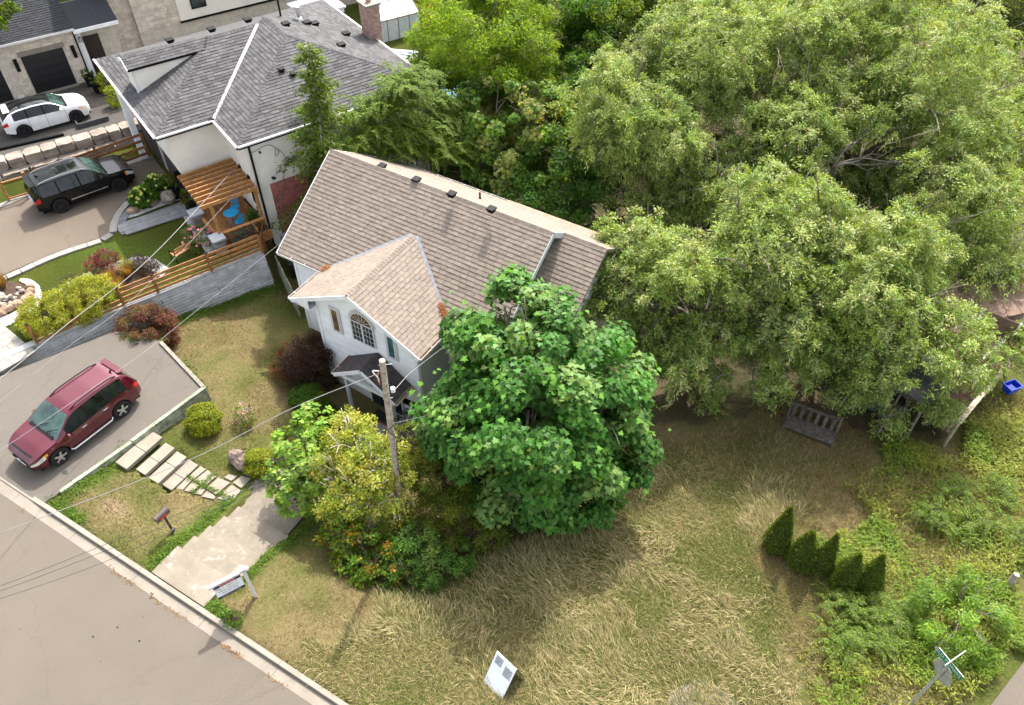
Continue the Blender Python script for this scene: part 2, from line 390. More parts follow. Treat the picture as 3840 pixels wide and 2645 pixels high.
# ------------------------------------------------------------------ road, kerb, drives
def asphalt(name, base, dark, crack=.5):
    b = NB(name); p = b.pos()
    c = b.ramp(b.noise(.55, 6, .65), [(.32, tuple(np.array(base)*.88)), (.68, tuple(np.array(base)*1.08))])
    c = b.mix(1.0, c, b.ramp(b.noise(24, 4, .75), [(.36, (.86, .86, .86)), (.66, (1.12, 1.12, 1.12))]), 'MULTIPLY')
    c = b.mix(b.ramp(b.noise(120, 2, .8), [(.42, (0, 0, 0)), (.6, (1, 1, 1))]), c, tuple(np.array(base)*1.22))
    c = b.mix(b.ramp(b.noise(90, 2, .7, b.pos(1.3)), [(.32, (1, 1, 1)), (.44, (0, 0, 0))]), c, dark)
    if crack:
        v = b.n('TexVoronoi'); v.feature = 'DISTANCE_TO_EDGE'; v.inputs['Scale'].default_value = .16
        nz = b.n('TexNoise'); nz.inputs['Scale'].default_value = 1.2; nz.inputs['Detail'].default_value = 6; b.l(p, nz.inputs[0])
        ad = b.n('VectorMath'); ad.operation = 'MULTIPLY_ADD'; b.l(nz.outputs['Color'], ad.inputs[0]); ad.inputs[1].default_value = (1.6,)*3; b.l(p, ad.inputs[2]); b.l(ad.outputs[0], v.inputs['Vector'])
        c = b.mix(b.math('MULTIPLY', b.ramp(v.outputs['Distance'], [(0, (1, 1, 1)), (.006, (0, 0, 0))]), crack), c, tuple(np.array(dark)*.6))
    b.bsdf(c, .9, 0, .25, b.noise(150, 2, .8), bd=.012); return b.m
M_ROAD = asphalt('worn road asphalt', (.114, .096, .077), (.07, .057, .046), .14)
M_DRIVE = asphalt('grey drive asphalt', (.108, .096, .081), (.056, .05, .043), .2)
M_DRIVE2 = asphalt('tan drive asphalt', (.122, .098, .076), (.07, .057, .045), .25)
M_DRIVE3 = asphalt('pebbled dark drive', (.07, .062, .056), (.02, .02, .02), 0)
M_CONC = mat('concrete', (.47, .41, .33), .85, var=.08, vs=1.4, bump=.004, bs=70)
M_CONC2 = mat('pale concrete', (.52, .455, .37), .85, var=.10, vs=2.2, bump=.005, bs=50)
def slabK(name, x0, x1, y0, y1, z0, z1, m, **kw): return MB().box(x0, x1, y0, y1, z0, z1).part(name, m, None, K, **kw)
prop(slabK('road', -60, 38, -10, -.36, -.3, 0, M_ROAD), kind='structure')
kerb = thing('kerb', None, None, K); kerb['kind'] = 'structure'
xs = list(np.arange(-8, 38, 3.05))
for a, b_ in zip(xs[:-1], xs[1:]):
    MB().box(a+.006, b_-.006, -.36, -.012, -.25, .004).part('gutter_slab', M_CONC, kerb)
    h0 = .035 if b_ < 2.3 else .13
    prof = [(0, -.25), (0, h0-.025), (.02, h0), (.17, h0+.005), (.17, -.25)]
    if a < 2.3 < b_:
        segs = [(a, 1.6, .035, .035), (1.6, 2.7, .035, .13), (2.7, b_, .13, .13)]
    else: segs = [(a+.006, b_-.006, h0, h0)]
    mb = MB()
    for s0, s1, ha, hb in segs:
        pr = lambda x, h: [(x, 0, -.25), (x, 0, h-.025), (x, .02, h), (x, .17, h+.005), (x, .17, -.25)]
        A_, B_ = pr(s0, ha), pr(s1, hb)
        mb.add(A_+B_, [(0, 1, 2, 3, 4)[::-1], (5, 6, 7, 8, 9)]+[(i, (i+1) % 5, 5+(i+1) % 5, 5+i)[::1] for i in range(5)])
    mb.part('kerb_stone', M_CONC2, kerb)
MB().box(-8, 38, -.0115, .0, -.2, .006).part('gutter_joint', mat('wet grime', (.10, .075, .06), .9, var=.3), kerb)
prop(MB().slab(DRIVE, -.2, .05).part('driveway', M_DRIVE), kind='structure')
prop(MB().slab(OLD, -1.5, -1.15).part('side_road', M_ROAD), kind='structure')
def smooth_closed(pts, n=4):
    P = np.array(pts, float); k = len(P); out = []
    for i in range(k):
        p0, p1, p2, p3 = P[i-1], P[i], P[(i+1) % k], P[(i+2) % k]
        for j in range(n):
            t = j/n; out.append(tuple(.5*((2*p1)+(-p0+p2)*t+(2*p0-5*p1+4*p2-p3)*t*t+(-p0+3*p1-3*p2+p3)*t**3)))
    return out
def smooth_open(pts, n=6):
    P = [np.array(p, float) for p in pts]; P = [2*P[0]-P[1]]+P+[2*P[-1]-P[-2]]; out = []
    for i in range(1, len(P)-2):
        p0, p1, p2, p3 = P[i-1:i+3]
        for j in range(n):
            t = j/n; out.append(.5*((2*p1)+(-p0+p2)*t+(2*p0-5*p1+4*p2-p3)*t*t+(-p0+3*p1-3*p2+p3)*t**3))
    out.append(P[-2]); return out
# neighbour's tan drive with its border of pavers
ARC = [(455, 872), (410, 880), (408, 862), (418, 822), (442, 780), (478, 745), (515, 722), (560, 702), (600, 690)]
D2 = [U2(x, y, .13) for x, y in [(-700, 1290), (0, 1036), (200, 950), (380, 890)]+ARC[1:]+[(655, 690), (575, 592), (473, 622), (240, 690), (114, 731), (0, 784), (-700, 1010)]]
prop(MB().slab(D2, -.2, .13).part('neighbour_driveway', M_DRIVE2), kind='structure')
D3 = [tuple((B0+bd*a+bn*b)[:2]) for a, b in ((-14, .1), (10.0, .1), (10.0, 9), (-14, 9))]
prop(MB().slab(D3, .4, .78).part('gravel_driveway', M_DRIVE3), kind='structure')
# ------------------------------------------------------------------ houses
def onp(px, py, M, axis_, val):
    """photo place -> local point of frame M on the plane local[axis]=val"""
    Mi = finv(M); o = (Mi @ np.array([*CP, 1]))[:3]; d = Mi[:3, :3] @ (CR.T @ np.array([(px/SPX-512)/FPX, (py/SPX-352.667)/FPX, 1.0]))
    t = (val-o[axis_])/d[axis_]; return o+d*t
def onroof(px, py, M, O, ud, vd, s):
    Mi = finv(M); o = (Mi @ np.array([*CP, 1]))[:3]; d = Mi[:3, :3] @ (CR.T @ np.array([(px/SPX-512)/FPX, (py/SPX-352.667)/FPX, 1.0]))
    v3 = np.array([vd[0], vd[1], s]); n = np.cross(np.array([*ud, 0.]), v3); t = ((np.array(O)-o) @ n)/(d @ n); return o+d*t
M_SH1 = mat('brown roof shingle', (.285, .232, .188), .95, var=.10, vs=6, rnd=.10, bump=.01, bs=90)
M_SH2 = mat('grey roof shingle', (.162, .157, .160), .95, var=.12, vs=6, rnd=.32, bump=.01, bs=90)
M_SH3 = mat('charcoal roof shingle', (.065, .055, .052), .95, var=.12, vs=6, rnd=.18, bump=.01, bs=90)
M_WHITE = mat('white painted metal', (.80, .79, .78), .45, var=.04, bump=0)
M_FASC = mat('white fascia board', (.74, .75, .76), .6, var=.05, bump=.002)
M_SIDING = mat('pale blue grey siding', (.74, .755, .765), .6, var=.05, vs=1.5, rnd=.05, bump=.002)
M_SIDING2 = mat('grey green siding', (.42, .46, .44), .6, var=.05, vs=1.5, rnd=.05, bump=.002)  # same siding as above, its shade put into a darker grey green
M_STUCCO = mat('cream stucco', (.72, .675, .60), .9, var=.05, vs=1.2, bump=.006, bs=120)
M_BLACK = mat('black metal', (.006, .006, .007), .6, spec=.12, var=.1, bump=0)
M_METAL = mat('dull flashing', (.45, .46, .48), .45, metal=.6, var=.15, vs=5, bump=.003)
M_GUT = mat('gutter litter', (.16, .07, .03), .95, var=.4, vs=20, bump=.01)
M_NEEDLE = mat('fallen rusty needles', (.42, .17, .055), .95, var=.4, vs=25, bump=.02)
def glass(name, c=(.02, .03, .035), r=.04):
    if name in MATS: return MATS[name]
    b = NB(name); f = b.noise(1.7, 3, .6); b.bsdf(b.ramp(f, [(.35, tuple(np.array(c)*.5)), (.7, tuple(np.array(c)*2))]), r, 0, .45); MATS[name] = b.m; return b.m
M_GLASS = glass('window glass'); M_GLASSW = glass('amber window glass', (.10, .065, .03)); M_GLASST = glass('teal window glass', (.03, .09, .09))

def roof(parent, PM, O, ud, vd, s, poly, m, th=.10, w=.33, h=.18, t=.024, sh=True, name='roof_deck'):
    """base deck plus the shingles of one slope; poly in (along the eave, horizontal run)"""
    O = np.array(O, float); u3 = np.array([*ud, 0.]); v3 = np.array([vd[0], vd[1], s]); nv = math.sqrt(1+s*s)
    P3 = [O+u3*a+v3*b for a, b in poly]; n = np.cross(u3, v3); n /= np.linalg.norm(n)
    MB().prism([p-n*.004 for p in P3], axis=-n*th).part(name, m, parent)
    return rows(O, u3, v3/nv, [(a, b*nv) for a, b in poly], w, h, t, 0.0, .008, 1.1, .5, .10, .25) if sh else []
def caps(parent, a, b, s, m, hw=.15, L=.16, name='ridge_cap', updir=None):
    a = np.array(a, float); b = np.array(b, float); D = b-a; n = int(np.linalg.norm(D)/L); d = D/np.linalg.norm(D)
    x = np.cross(d, (0, 0, 1)); x /= np.linalg.norm(x); z = np.cross(x, d)
    k = (name, m.name, round(s, 2), hw)
    if k not in _unit:
        p = [(-hw, -hw*s), (0, .012), (hw, -hw*s), (hw, -hw*s+.014), (0, .034), (-hw, -hw*s+.014)]
        mb = MB().add([(q[0], 0, q[1]) for q in p]+[(q[0], L*1.12, q[1]-.018) for q in p], [(0, 1, 4, 5), (1, 2, 3, 4), (7, 6, 11, 10), (8, 7, 10, 9)]+[(i, 6+i, 6+(i+1) % 6, (i+1) % 6) for i in range(6)])
        _unit[k] = mb.mesh(name, m)
    for i in range(n):
        M = np.eye(4); M[:3, 0], M[:3, 1], M[:3, 2], M[:3, 3] = x, d, z, a+d*L*i
        link(name, _unit[k], parent, M)
def gutter(parent, a, b, m=None, up=(0, 0, 1), litter=True, straps=.75, out=(0, 0, 0)):
    a = np.array(a, float); b = np.array(b, float); d = (b-a)/np.linalg.norm(b-a); o = np.array([*out], float); L = np.linalg.norm(b-a)
    mb = MB(); z = np.array([0, 0, 1.])
    mb.beam(a+o*.115, b+o*.115, .012, .11); mb.beam(a+o*.06-z*.05, b+o*.06-z*.05, .11, .01); mb.beam(a+o*.006, b+o*.006, .012, .10)
    mb.beam(a+o*.0, a+o*.12, .012, .1); mb.beam(b+o*.0, b+o*.12, .012, .1)
    k = straps
    while k < L-.2 and straps: mb.beam(a+d*k+z*.05, a+d*k+o*.12+z*.05, .03, .006); k += straps
    mb.part('gutter', m or M_WHITE, parent)
    if litter: MB().beam(a+o*.06-z*.012, b+o*.06-z*.012, .098, .05).part('gutter_litter', M_GUT, parent)
def window(parent, M, w, h, nx=1, ny=1, fw=.06, glz=None, fm=None, bar=.02, trim=.0, tm=None):
    mb = MB()
    if trim: mb.box(-trim, w+trim, .004, .022, -trim, h+trim)
    mb.box(0, fw, 0, .05, 0, h).box(w-fw, w, 0, .05, 0, h).box(fw, w-fw, 0, .05, 0, fw).box(fw, w-fw, 0, .05, h-fw, h)
    for i in range(1, nx): x = fw+(w-2*fw)*i/nx; mb.box(x-bar/2, x+bar/2, .026, .044, fw, h-fw)
    for i in range(1, ny): z = fw+(h-2*fw)*i/ny; mb.box(fw, w-fw, .027, .043, z-bar/2, z+bar/2)
    o = mb.part('window', fm or M_WHITE, parent, M)
    MB().box(fw-.004, w-fw+.004, .024, .034, fw-.004, h-fw+.004).part('pane', glz or M_GLASS, o)
    return o
def faceM(o, x, y):
    M = np.eye(4); M[:3, 0] = x; M[:3, 1] = y; M[:3, 2] = np.cross(x, y); M[:3, 3] = o; return M
def ventbox(parent, P, M_=None, w=.32, m=None):
    MB().box(-w/2, w/2, -w/2, w/2, .05, .13).box(-w*.38, w*.38, -w*.38, w*.38, -.05, .05).part('roof_vent', m or M_BLACK, parent, frame(P, (1, 0, 0)), bevel=.01)

# ---- the brown roofed house: local x along the street, y up the lot
h1 = thing('house', 'pale blue grey two-storey house with brown shingle roof and arched front window', 'house', H1)
SH = []; S1 = .676; S2 = .515; EZ = 2.78
pl = dict(L=dict(O=(-4.65, 1.6, EZ), ud=(1, 0), vd=(0, 1), s=S1))
A1 = (-4.65, 1.6, EZ); RZ = EZ+S1*4.07
SH += roof(h1, H1, A1, (1, 0), (0, 1), S1, [(0, 0), (2.42, 0), (5.6, 2.35), (5.6, 4.07), (0, 4.07)], M_SH1)
SH += roof(h1, H1, A1, (1, 0), (0, 1), S1, [(8.78, 0), (10.95, 0), (10.95, 4.07), (5.6, 4.07), (5.6, 2.35)], M_SH1)
GZ = EZ+S2*3.16
SH += roof(h1, H1, (-2.21, 4.2, EZ), (0, -1), (1, 0), S2, [(2.6, 0), (4.55, 0), (4.55, 3.16), (.25, 3.16)], M_SH1)
SH += roof(h1, H1, (4.11, -.35, EZ), (0, 1), (-1, 0), S2, [(0, 0), (1.95, 0), (4.30, 3.16), (0, 3.16)], M_SH1)
SH += roof(h1, H1, (6.3, 9.74, EZ), (-1, 0), (0, -1), S1, [(-1.9, 0), (10.95, 0), (10.95, 4.07), (0, 4.07), (0, 3.2), (-1.9, 3.2)], M_SH1)
R2Z = EZ+S1*3.2; FV = 6.54
SH += roof(h1, H1, (6.05, FV-2.4, R2Z-.66*2.4), (1, 0), (0, 1), .66, [(0, 0), (2.15, 0), (2.15, 2.4), (0, 2.4)], M_SH1)
pieces(h1, 'shingle', M_SH1, SH, H1, 300, 'shingle')
caps(h1, (-4.65, 5.67, RZ+.01), (6.3, 5.67, RZ+.01), S1, M_SH1); caps(h1, (6.32, FV, R2Z+.01), (8.2, FV, R2Z+.01), S1, M_SH1)
caps(h1, (.95, -.35, GZ+.01), (.95, 3.95, GZ+.01), S2, M_SH1)
zz = np.array([0, 0, .022])
for xa in (-2.23, 4.13):
    b_ = (.95+(-.12 if xa < 0 else .12), 3.9, GZ-.03)
    MB().beam(np.array([xa, 1.62, EZ])+zz, np.array(b_)+zz, .13, .012, up=(0, -.5, 1)).part('valley_flashing', M_METAL, h1)
# walls
MB().box(-1.2, 3.68, .02, 2.0, -2.2, 2.70).part('wall', M_SIDING, h1)
MB().prism([(-1.25, .02, 2.69), (3.72, .02, 2.69), (.95, .02, GZ-.12)], axis=(0, 2.2, 0)).part('wall', M_SIDING, h1)
MB().box(-4.25, 5.98, 2.0, 9.3, -2.4, EZ-.02).part('wall', M_SIDING, h1)
MB().prism([(-4.25, 2.0, EZ-.03), (-4.25, 9.3, EZ-.03), (-4.25, 5.67, RZ-.3)], axis=(10.2, 0, 0)).part('wall', M_SIDING, h1)
MB().box(5.99, 8.0, 4.5, 9.2, -2.4, EZ).part('wall', M_SIDING, h1)
MB().prism([(7.9, 4.6, EZ-.05), (7.9, 9.2, EZ-.05), (7.9, FV, R2Z-.15)], axis=(.1, 0, 0)).part('wall', M_SIDING, h1)
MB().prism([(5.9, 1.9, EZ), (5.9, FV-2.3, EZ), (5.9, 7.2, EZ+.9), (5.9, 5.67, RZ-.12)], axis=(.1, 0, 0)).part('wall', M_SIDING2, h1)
bd_ = rows((-1.2, .02, -2.0), (1, 0, 0), (0, 0, 1), [(0, 0), (4.88, 0), (4.88, 4.72), (2.15, 6.12), (0, 4.98)], 9, .118, .017, 0, .0, 1.0, 0)
pieces(h1, 'siding_board', M_SIDING, bd_, H1)
pieces(h1, 'siding_board', M_SIDING, rows((-4.25, 2.0, -2.2), (1, 0, 0), (0, 0, 1), [(0, 0), (3.0, 0), (3.0, 4.9), (0, 4.9)], 9, .118, .017, 0, 0, 1, 0), H1)
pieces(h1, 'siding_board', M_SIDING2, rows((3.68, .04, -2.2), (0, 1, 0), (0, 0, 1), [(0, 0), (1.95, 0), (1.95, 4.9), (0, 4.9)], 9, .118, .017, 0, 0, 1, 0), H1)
pieces(h1, 'siding_board', M_SIDING, rows((3.7, 2.0, -2.2), (1, 0, 0), (0, 0, 1), [(0, 0), (2.28, 0), (2.28, 4.9), (0, 4.9)], 9, .118, .017, 0, 0, 1, 0), H1)
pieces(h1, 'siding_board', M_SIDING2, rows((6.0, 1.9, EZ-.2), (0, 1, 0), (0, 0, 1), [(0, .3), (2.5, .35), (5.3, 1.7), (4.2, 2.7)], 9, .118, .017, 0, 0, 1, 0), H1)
for x0, x1, y0, y1, z1 in ((-1.26, -1.12, -.028, .0, 2.6), (3.58, 3.72, -.028, .0, 2.6), (3.70, 3.73, -.02, .12, 2.6), (-4.3, -4.16, 1.955, 1.98, 2.7), (5.86, 6.0, 1.955, 1.98, 2.7)):
    MB().box(x0, x1, y0, y1, -2.1, z1).part('corner_board', M_FASC, h1)
MB().box(-1.75, -1.22, .45, 1.99, .3, 2.6).part('wall', M_SIDING, h1)
MB().box(-1.8, -1.66, .42, .45, .25, 2.62).part('corner_board', M_FASC, h1)
# barge boards, soffits and gutters
def barge(a, b, t=.03, h=.19): MB().beam(np.array(a)-np.array([0, 0, h/2]), np.array(b)-np.array([0, 0, h/2]), t, h).part('barge_board', M_FASC, h1)
barge((-2.2, -.365, EZ+.0), (.95, -.365, GZ+.0)); barge((.95, -.365, GZ), (4.1, -.365, EZ))
MB().prism([(-2.15, -.34, EZ-.17), (-1.2, -.34, EZ-.17), (-1.2, 1.6, EZ-.17), (-2.15, 1.6, EZ-.17)], axis=(0, 0, -.02)).part('soffit', M_FASC, h1)
MB().prism([(-2.18, -.352, EZ-.02), (-1.25, -.352, EZ-.22), (-1.25, -.352, EZ+.3)], axis=(0, .02, 0)).part('barge_return', M_FASC, h1)
MB().prism([(3.7, -.34, EZ-.17), (4.05, -.34, EZ-.17), (4.05, 1.6, EZ-.17), (3.7, 1.6, EZ-.17)], axis=(0, 0, -.02)).part('soffit', M_FASC, h1)
barge((-4.67, 1.55, EZ-.02), (-4.67, 5.67, RZ)); barge((-4.67, 5.67, RZ), (-4.67, 9.78, EZ))
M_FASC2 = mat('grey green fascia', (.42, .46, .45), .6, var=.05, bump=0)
for a, b in (((6.315, 1.55, EZ-.02), (6.315, 5.67, RZ)), ((6.315, 5.67, RZ), (6.315, 7.3, RZ-S1*1.62))):
    MB().beam(np.array(a)-np.array([0, 0, .11]), np.array(b)-np.array([0, 0, .11]), .03, .22).part('barge_board', M_FASC2, h1)
MB().prism([(6.0, 1.7, EZ-.12), (6.3, 1.7, EZ-.12), (6.3, 5.67, RZ-.18), (6.0, 5.67, RZ-.18)], axis=(0, 0, -.02)).part('soffit', M_FASC2, h1)
gutter(h1, (-4.62, 1.6, EZ-.05), (-2.3, 1.6, EZ-.05), out=(0, -1, 0)); gutter(h1, (4.2, 1.6, EZ-.05), (6.28, 1.6, EZ-.05), out=(0, -1, 0))
gutter(h1, (-2.2, 1.5, EZ-.05), (-2.2, -.36, EZ-.05), out=(-1, 0, 0)); gutter(h1, (4.1, -.36, EZ-.05), (4.1, 1.5, EZ-.05), out=(1, 0, 0))
gutter(h1, (-4.4, 9.72, EZ-.04), (1.7, 9.72, EZ-.04), out=(0, 1, 0)); gutter(h1, (6.05, FV-2.4, R2Z-.66*2.4-.04), (8.2, FV-2.4, R2Z-.66*2.4-.04), out=(0, -1, 0))
MB().box(1.75, 8.2, 9.72, 9.86, EZ-.14, EZ+.03).part('fascia_plank', mat('bare weathered plank', (.50, .37, .25), .9, var=.2, vs=5), h1)
for px, py in ((1433, 629.5), (1562, 680.5), (1694, 734.5), (1843, 791.5)):
    p = onroof(px, py, H1, (6.3, 9.74, EZ), (-1, 0), (0, -1), S1); ventbox(h1, p+np.array([0, 0, .02]))
p = onroof(1800, 748, H1, (6.3, 9.74, EZ), (-1, 0), (0, -1), S1)
MB().lathe([(.06, -.05), (.06, .06), (.04, .08), (.04, .34), (.03, .34), (.03, .3)], 12, frame(p, (1, 0, 0))).part('vent_pipe', M_BLACK, h1)
# windows of the gable
FM = lambda x, z: faceM((x, -.016, z), (-1, 0, 0), (0, -1, 0))
window(h1, FM(-.02, 1.66), .40, 1.26, glz=M_GLASSW, trim=.07); window(h1, FM(2.72, 1.63), .40, 1.22, glz=M_GLASST, trim=.07)
aw = window(h1, FM(1.72, 1.70), 1.14, 1.10, 1, 1, .05, trim=.0)
for k in range(2):
    for i in range(1, 3): aw_x = .05+k*.545+i*.165; MB().box(aw_x, aw_x+.014, .035, .046, .06, 1.05).part('glazing_bar', M_WHITE, aw)
for i in range(1, 4): MB().box(.06, 1.08, .036, .045, i*.265, i*.265+.014).part('glazing_bar', M_WHITE, aw)
MB().box(.53, .61, .0, .056, 0, 1.1).part('mullion', M_WHITE, aw)
arc = [(0.57+.57*math.cos(a), .57*math.sin(a)) for a in np.linspace(0, math.pi, 21)]
mb = MB()
for r0, r1, y1 in ((.57, .50, .055), (.66, .585, .022)):
    for a, b in zip(np.linspace(0, math.pi, 20)[:-1], np.linspace(0, math.pi, 20)[1:]):
        q = lambda r, t: (.57+r*math.cos(t), r*math.sin(t)+1.10)
        mb.prism([(q(r, t)[0], 0, q(r, t)[1]) for r, t in ((r0, a), (r0, b), (r1, b), (r1, a))], axis=(0, y1, 0))
mb.box(0, .0, 0, 0, 0, 0).part('arch_frame', M_WHITE, aw)
MB().prism([(.57+.52*math.cos(a), .026, .52*math.sin(a)+1.10) for a in np.linspace(0, math.pi, 20)], axis=(0, .006, 0)).part('arch_pane', M_GLASSW, aw)
for a in np.linspace(0, math.pi, 8)[1:-1]:
    MB().beam((.57+.1*math.cos(a), .04, 1.1+.1*math.sin(a)), (.57+.51*math.cos(a), .04, 1.1+.51*math.sin(a)), .014, .012, up=(0, 1, 0)).part('fan_bar', M_WHITE, aw)
window(h1, faceM((-2.0, 1.975, 1.9), (-1, 0, 0), (0, -1, 0)), .9, .75, 2, 2); window(h1, faceM((5.3, 1.975, 1.2), (-1, 0, 0), (0, -1, 0)), 1.0, 1.1, 2, 1)
# porch
PM_ = M_SH3; PZ, PE = 1.52, .50; sp = (PZ-PE)/1.52
PS = roof(h1, H1, (.25, .0, PE), (0, -1), (1, 0), sp, [(0.03, 0), (1.15, 0), (1.15, 1.52), (.03, 1.52)], M_SH3, .06, .34, .16, name='porch_roof')
PS += roof(h1, H1, (3.29, -1.15, PE), (0, 1), (-1, 0), sp, [(0, 0), (1.12, 0), (1.12, 1.52), (0, 1.52)], M_SH3, .06, .34, .16, name='porch_roof')
pieces(h1, 'porch_shingle', M_SH3, PS, H1, 200, 'shingle'); caps(h1, (1.77, -1.15, PZ+.01), (1.77, -.04, PZ+.01), sp, M_SH3, name='porch_ridge_cap')
for a, b in (((.24, -1.165, PE), (1.77, -1.165, PZ)), ((1.77, -1.165, PZ), (3.3, -1.165, PE))):
    MB().beam(np.array(a)-np.array([0, 0, .08]), np.array(b)-np.array([0, 0, .08]), .03, .17).part('porch_barge', M_FASC, h1)
gutter(h1, (.24, -.02, PE-.05), (.24, -1.16, PE-.05), out=(-1, 0, 0), m=mat('cream gutter', (.55, .52, .42), .6, bump=0)); gutter(h1, (3.3, -1.16, PE-.05), (3.3, -.02, PE-.05), out=(1, 0, 0), m=MATS['cream gutter'])
MB().box(.5, .62, -1.0, .0, PE-.16, PE+.02).box(2.9, 3.02, -1.0, 0, PE-.16, PE+.02).box(.5, 3.02, -1.04, -.92, PE-.16, PE+.02).part('porch_beam', M_FASC, h1)
M_POST = mat('pale blue post', (.50, .56, .63), .5, var=.05, bump=0)
for px_ in (.65, 2.98):
    mb = MB(); prof = [(.16, -1.9), (.16, -1.82), (.095, -1.80), (.085, PE-.28), (.12, PE-.24), (.12, PE-.16)]
    mb.lathe(prof, 16, frame((px_, -.93, 0), (1, 0, 0))); mb.part('porch_post', M_POST, h1)
MB().box(-1.2, 3.6, -1.75, .0, -2.3, -1.9).part('porch_slab', mat('porch concrete', (.36, .34, .32), .85, var=.12, vs=3), h1)
dr = MB().box(1.04, 1.86, -.05, .0, -1.89, .1).part('front_door', mat('dark door paint', (.02, .025, .035), .4, var=.1), h1)
MB().box(1.14, 1.76, -.062, -.05, -.6, -.05).part('door_pane', M_GLASS, dr); MB().tube([(1.78, -.05, -.95), (1.78, -.12, -.95), (1.7, -.12, -.95)], .015).part('door_handle', M_METAL, dr)
window(h1, FM(2.7, -1.88), .76, 1.95, 1, 1, .06, fm=M_FASC)
MB().box(.96, 1.03, -.06, 0, -1.9, .18).box(1.87, 1.93, -.06, 0, -1.9, .18).box(.96, 1.93, -.06, 0, .1, .18).part('door_frame', M_FASC, h1)
MB().box(2.82, 3.40, -.16, -.02, -.74, -.55).part('mailbox_panel', M_BLACK, h1)
mt = MB().box(1.3, 2.55, -.82, -.18, -1.896, -1.885).part('door_mat', mat('brick red rug', (.25, .075, .055), .95, var=.2)); mt.matrix_world = toM(H1)
prop(mt, 'black rubber mat with brick red border lying at the front door', 'door mat'); MB().box(1.4, 2.45, -.74, -.26, -1.885, -1.879).part('mat_centre', mat('black rubber', (.015, .015, .015), .9), mt)
bx = MB().box(-.42, -.02, -.42, -.12, -1.9, -1.84).part('door_tray', mat('orange brown wood', (.45, .2, .06), .7, var=.2)); bx.matrix_world = toM(H1); prop(bx, 'small orange brown wooden tray on the porch beside the post', 'tray')
# rusty needles lying in the valleys
def litter(name, label, pts, n, r, m):
    V = []; F = []
    for i in range(n):
        a = random.choice(range(len(pts)-1)); t = random.random(); p = np.array(pts[a])*(1-t)+np.array(pts[a+1])*t
        p = p+np.array([random.gauss(0, r), random.gauss(0, r), abs(random.gauss(0, .025))+.03]); d = np.array([random.gauss(0, 1), random.gauss(0, 1), random.gauss(0, .3)]); d = d/np.linalg.norm(d)*.1
        e = np.cross(d, (0, 0, 1))*.12; k = len(V); V += [p-d-e, p+d-e, p+d+e]; F.append((k, k+1, k+2))
    o = link(name, npmesh(name, np.array(V), np.array(F), m)); o.matrix_world = toM(H1); prop(o, label, 'litter', kind='stuff')
litter('needle_litter', 'rusty fallen needles filling the roof valley by the right gutter', [(4.05, 1.62, EZ+.05), (3.35, 2.15, EZ+.4)], 420, .07, M_NEEDLE)
litter('needle_litter', 'small heap of rusty needles at the left gutter corner of the brown roof', [(-2.2, 1.65, EZ+.05), (-1.9, 1.85, EZ+.15)], 200, .08, M_NEEDLE)

# ---- the grey roofed house
h2 = thing('house', 'cream stucco house with grey hipped shingle roof and red brick base', 'house', H2)
E2, S3 = 4.85, .36; SH = []
P1 = ((-9.1, -.6, E2), (1, 0), (0, 1)); P2 = ((.2, -.6, E2), (0, 1), (-1, 0)); P3 = ((.2, 2.1, E2), (1, 0), (0, 1)); P4 = ((3.05, 2.1, E2), (0, 1), (-1, 0)); P5 = ((3.05, 12.35, E2), (-1, 0), (0, -1))
SK = dict(w=.36, h=.19, t=.026)
SH += roof(h2, H2, *P1, S3, [(0, 0), (9.3, 0), (4.65, 4.65)], M_SH2, **SK)
SH += roof(h2, H2, *P2, S3, [(0, 0), (2.7, 0), (7.35, 4.65), (4.65, 4.65)], M_SH2, **SK)
SH += roof(h2, H2, *P3, S3, [(0, 0), (2.85, 0), (-2.275, 5.125), (-5.125, 5.125)], M_SH2, **SK)
SH += roof(h2, H2, *P4, S3, [(0, 0), (10.25, 0), (5.125, 5.125)], M_SH2, **SK)
SH += roof(h2, H2, *P5, S3, [(0, 0), (12.15, 0), (7.2, 5.125), (5.125, 5.125)], M_SH2, **SK)
roof(h2, H2, (-9.1, 12.35, E2), (0, -1), (1, 0), S3, [(0, 0), (12.95, 0), (8.3, 4.65), (4.65, 4.65)], M_SH2, sh=False)
pieces(h2, 'shingle', M_SH2, SH, H2, 300, 'shingle')
Z1, Z2 = E2+S3*4.65, E2+S3*5.125
caps(h2, (.2, -.6, E2+.01), (-4.45, 4.05, Z1+.01), S3, M_SH2, .2, .2); caps(h2, (3.05, 2.1, E2+.01), (-2.075, 7.225, Z2+.01), S3, M_SH2, .2, .2)
caps(h2, (3.05, 12.35, E2+.01), (-2.075, 7.225, Z2+.01), S3, M_SH2, .2, .2); caps(h2, (-4.45, 4.05, Z1+.01), (-4.45, 7.3, Z1+.01), S3, M_SH2, .18, .2); caps(h2, (-2.075, 7.225, Z2+.01), (-4.5, 7.225, Z2+.01), S3, M_SH2, .18, .2)
MB().beam((.2, 2.1, E2+.03), (-4.4, 6.7, Z1+.03), .17, .012, up=(0, 0, 1)).part('valley_flashing', mat('bright flashing', (.62, .63, .63), .45, metal=.3, var=.1), h2)
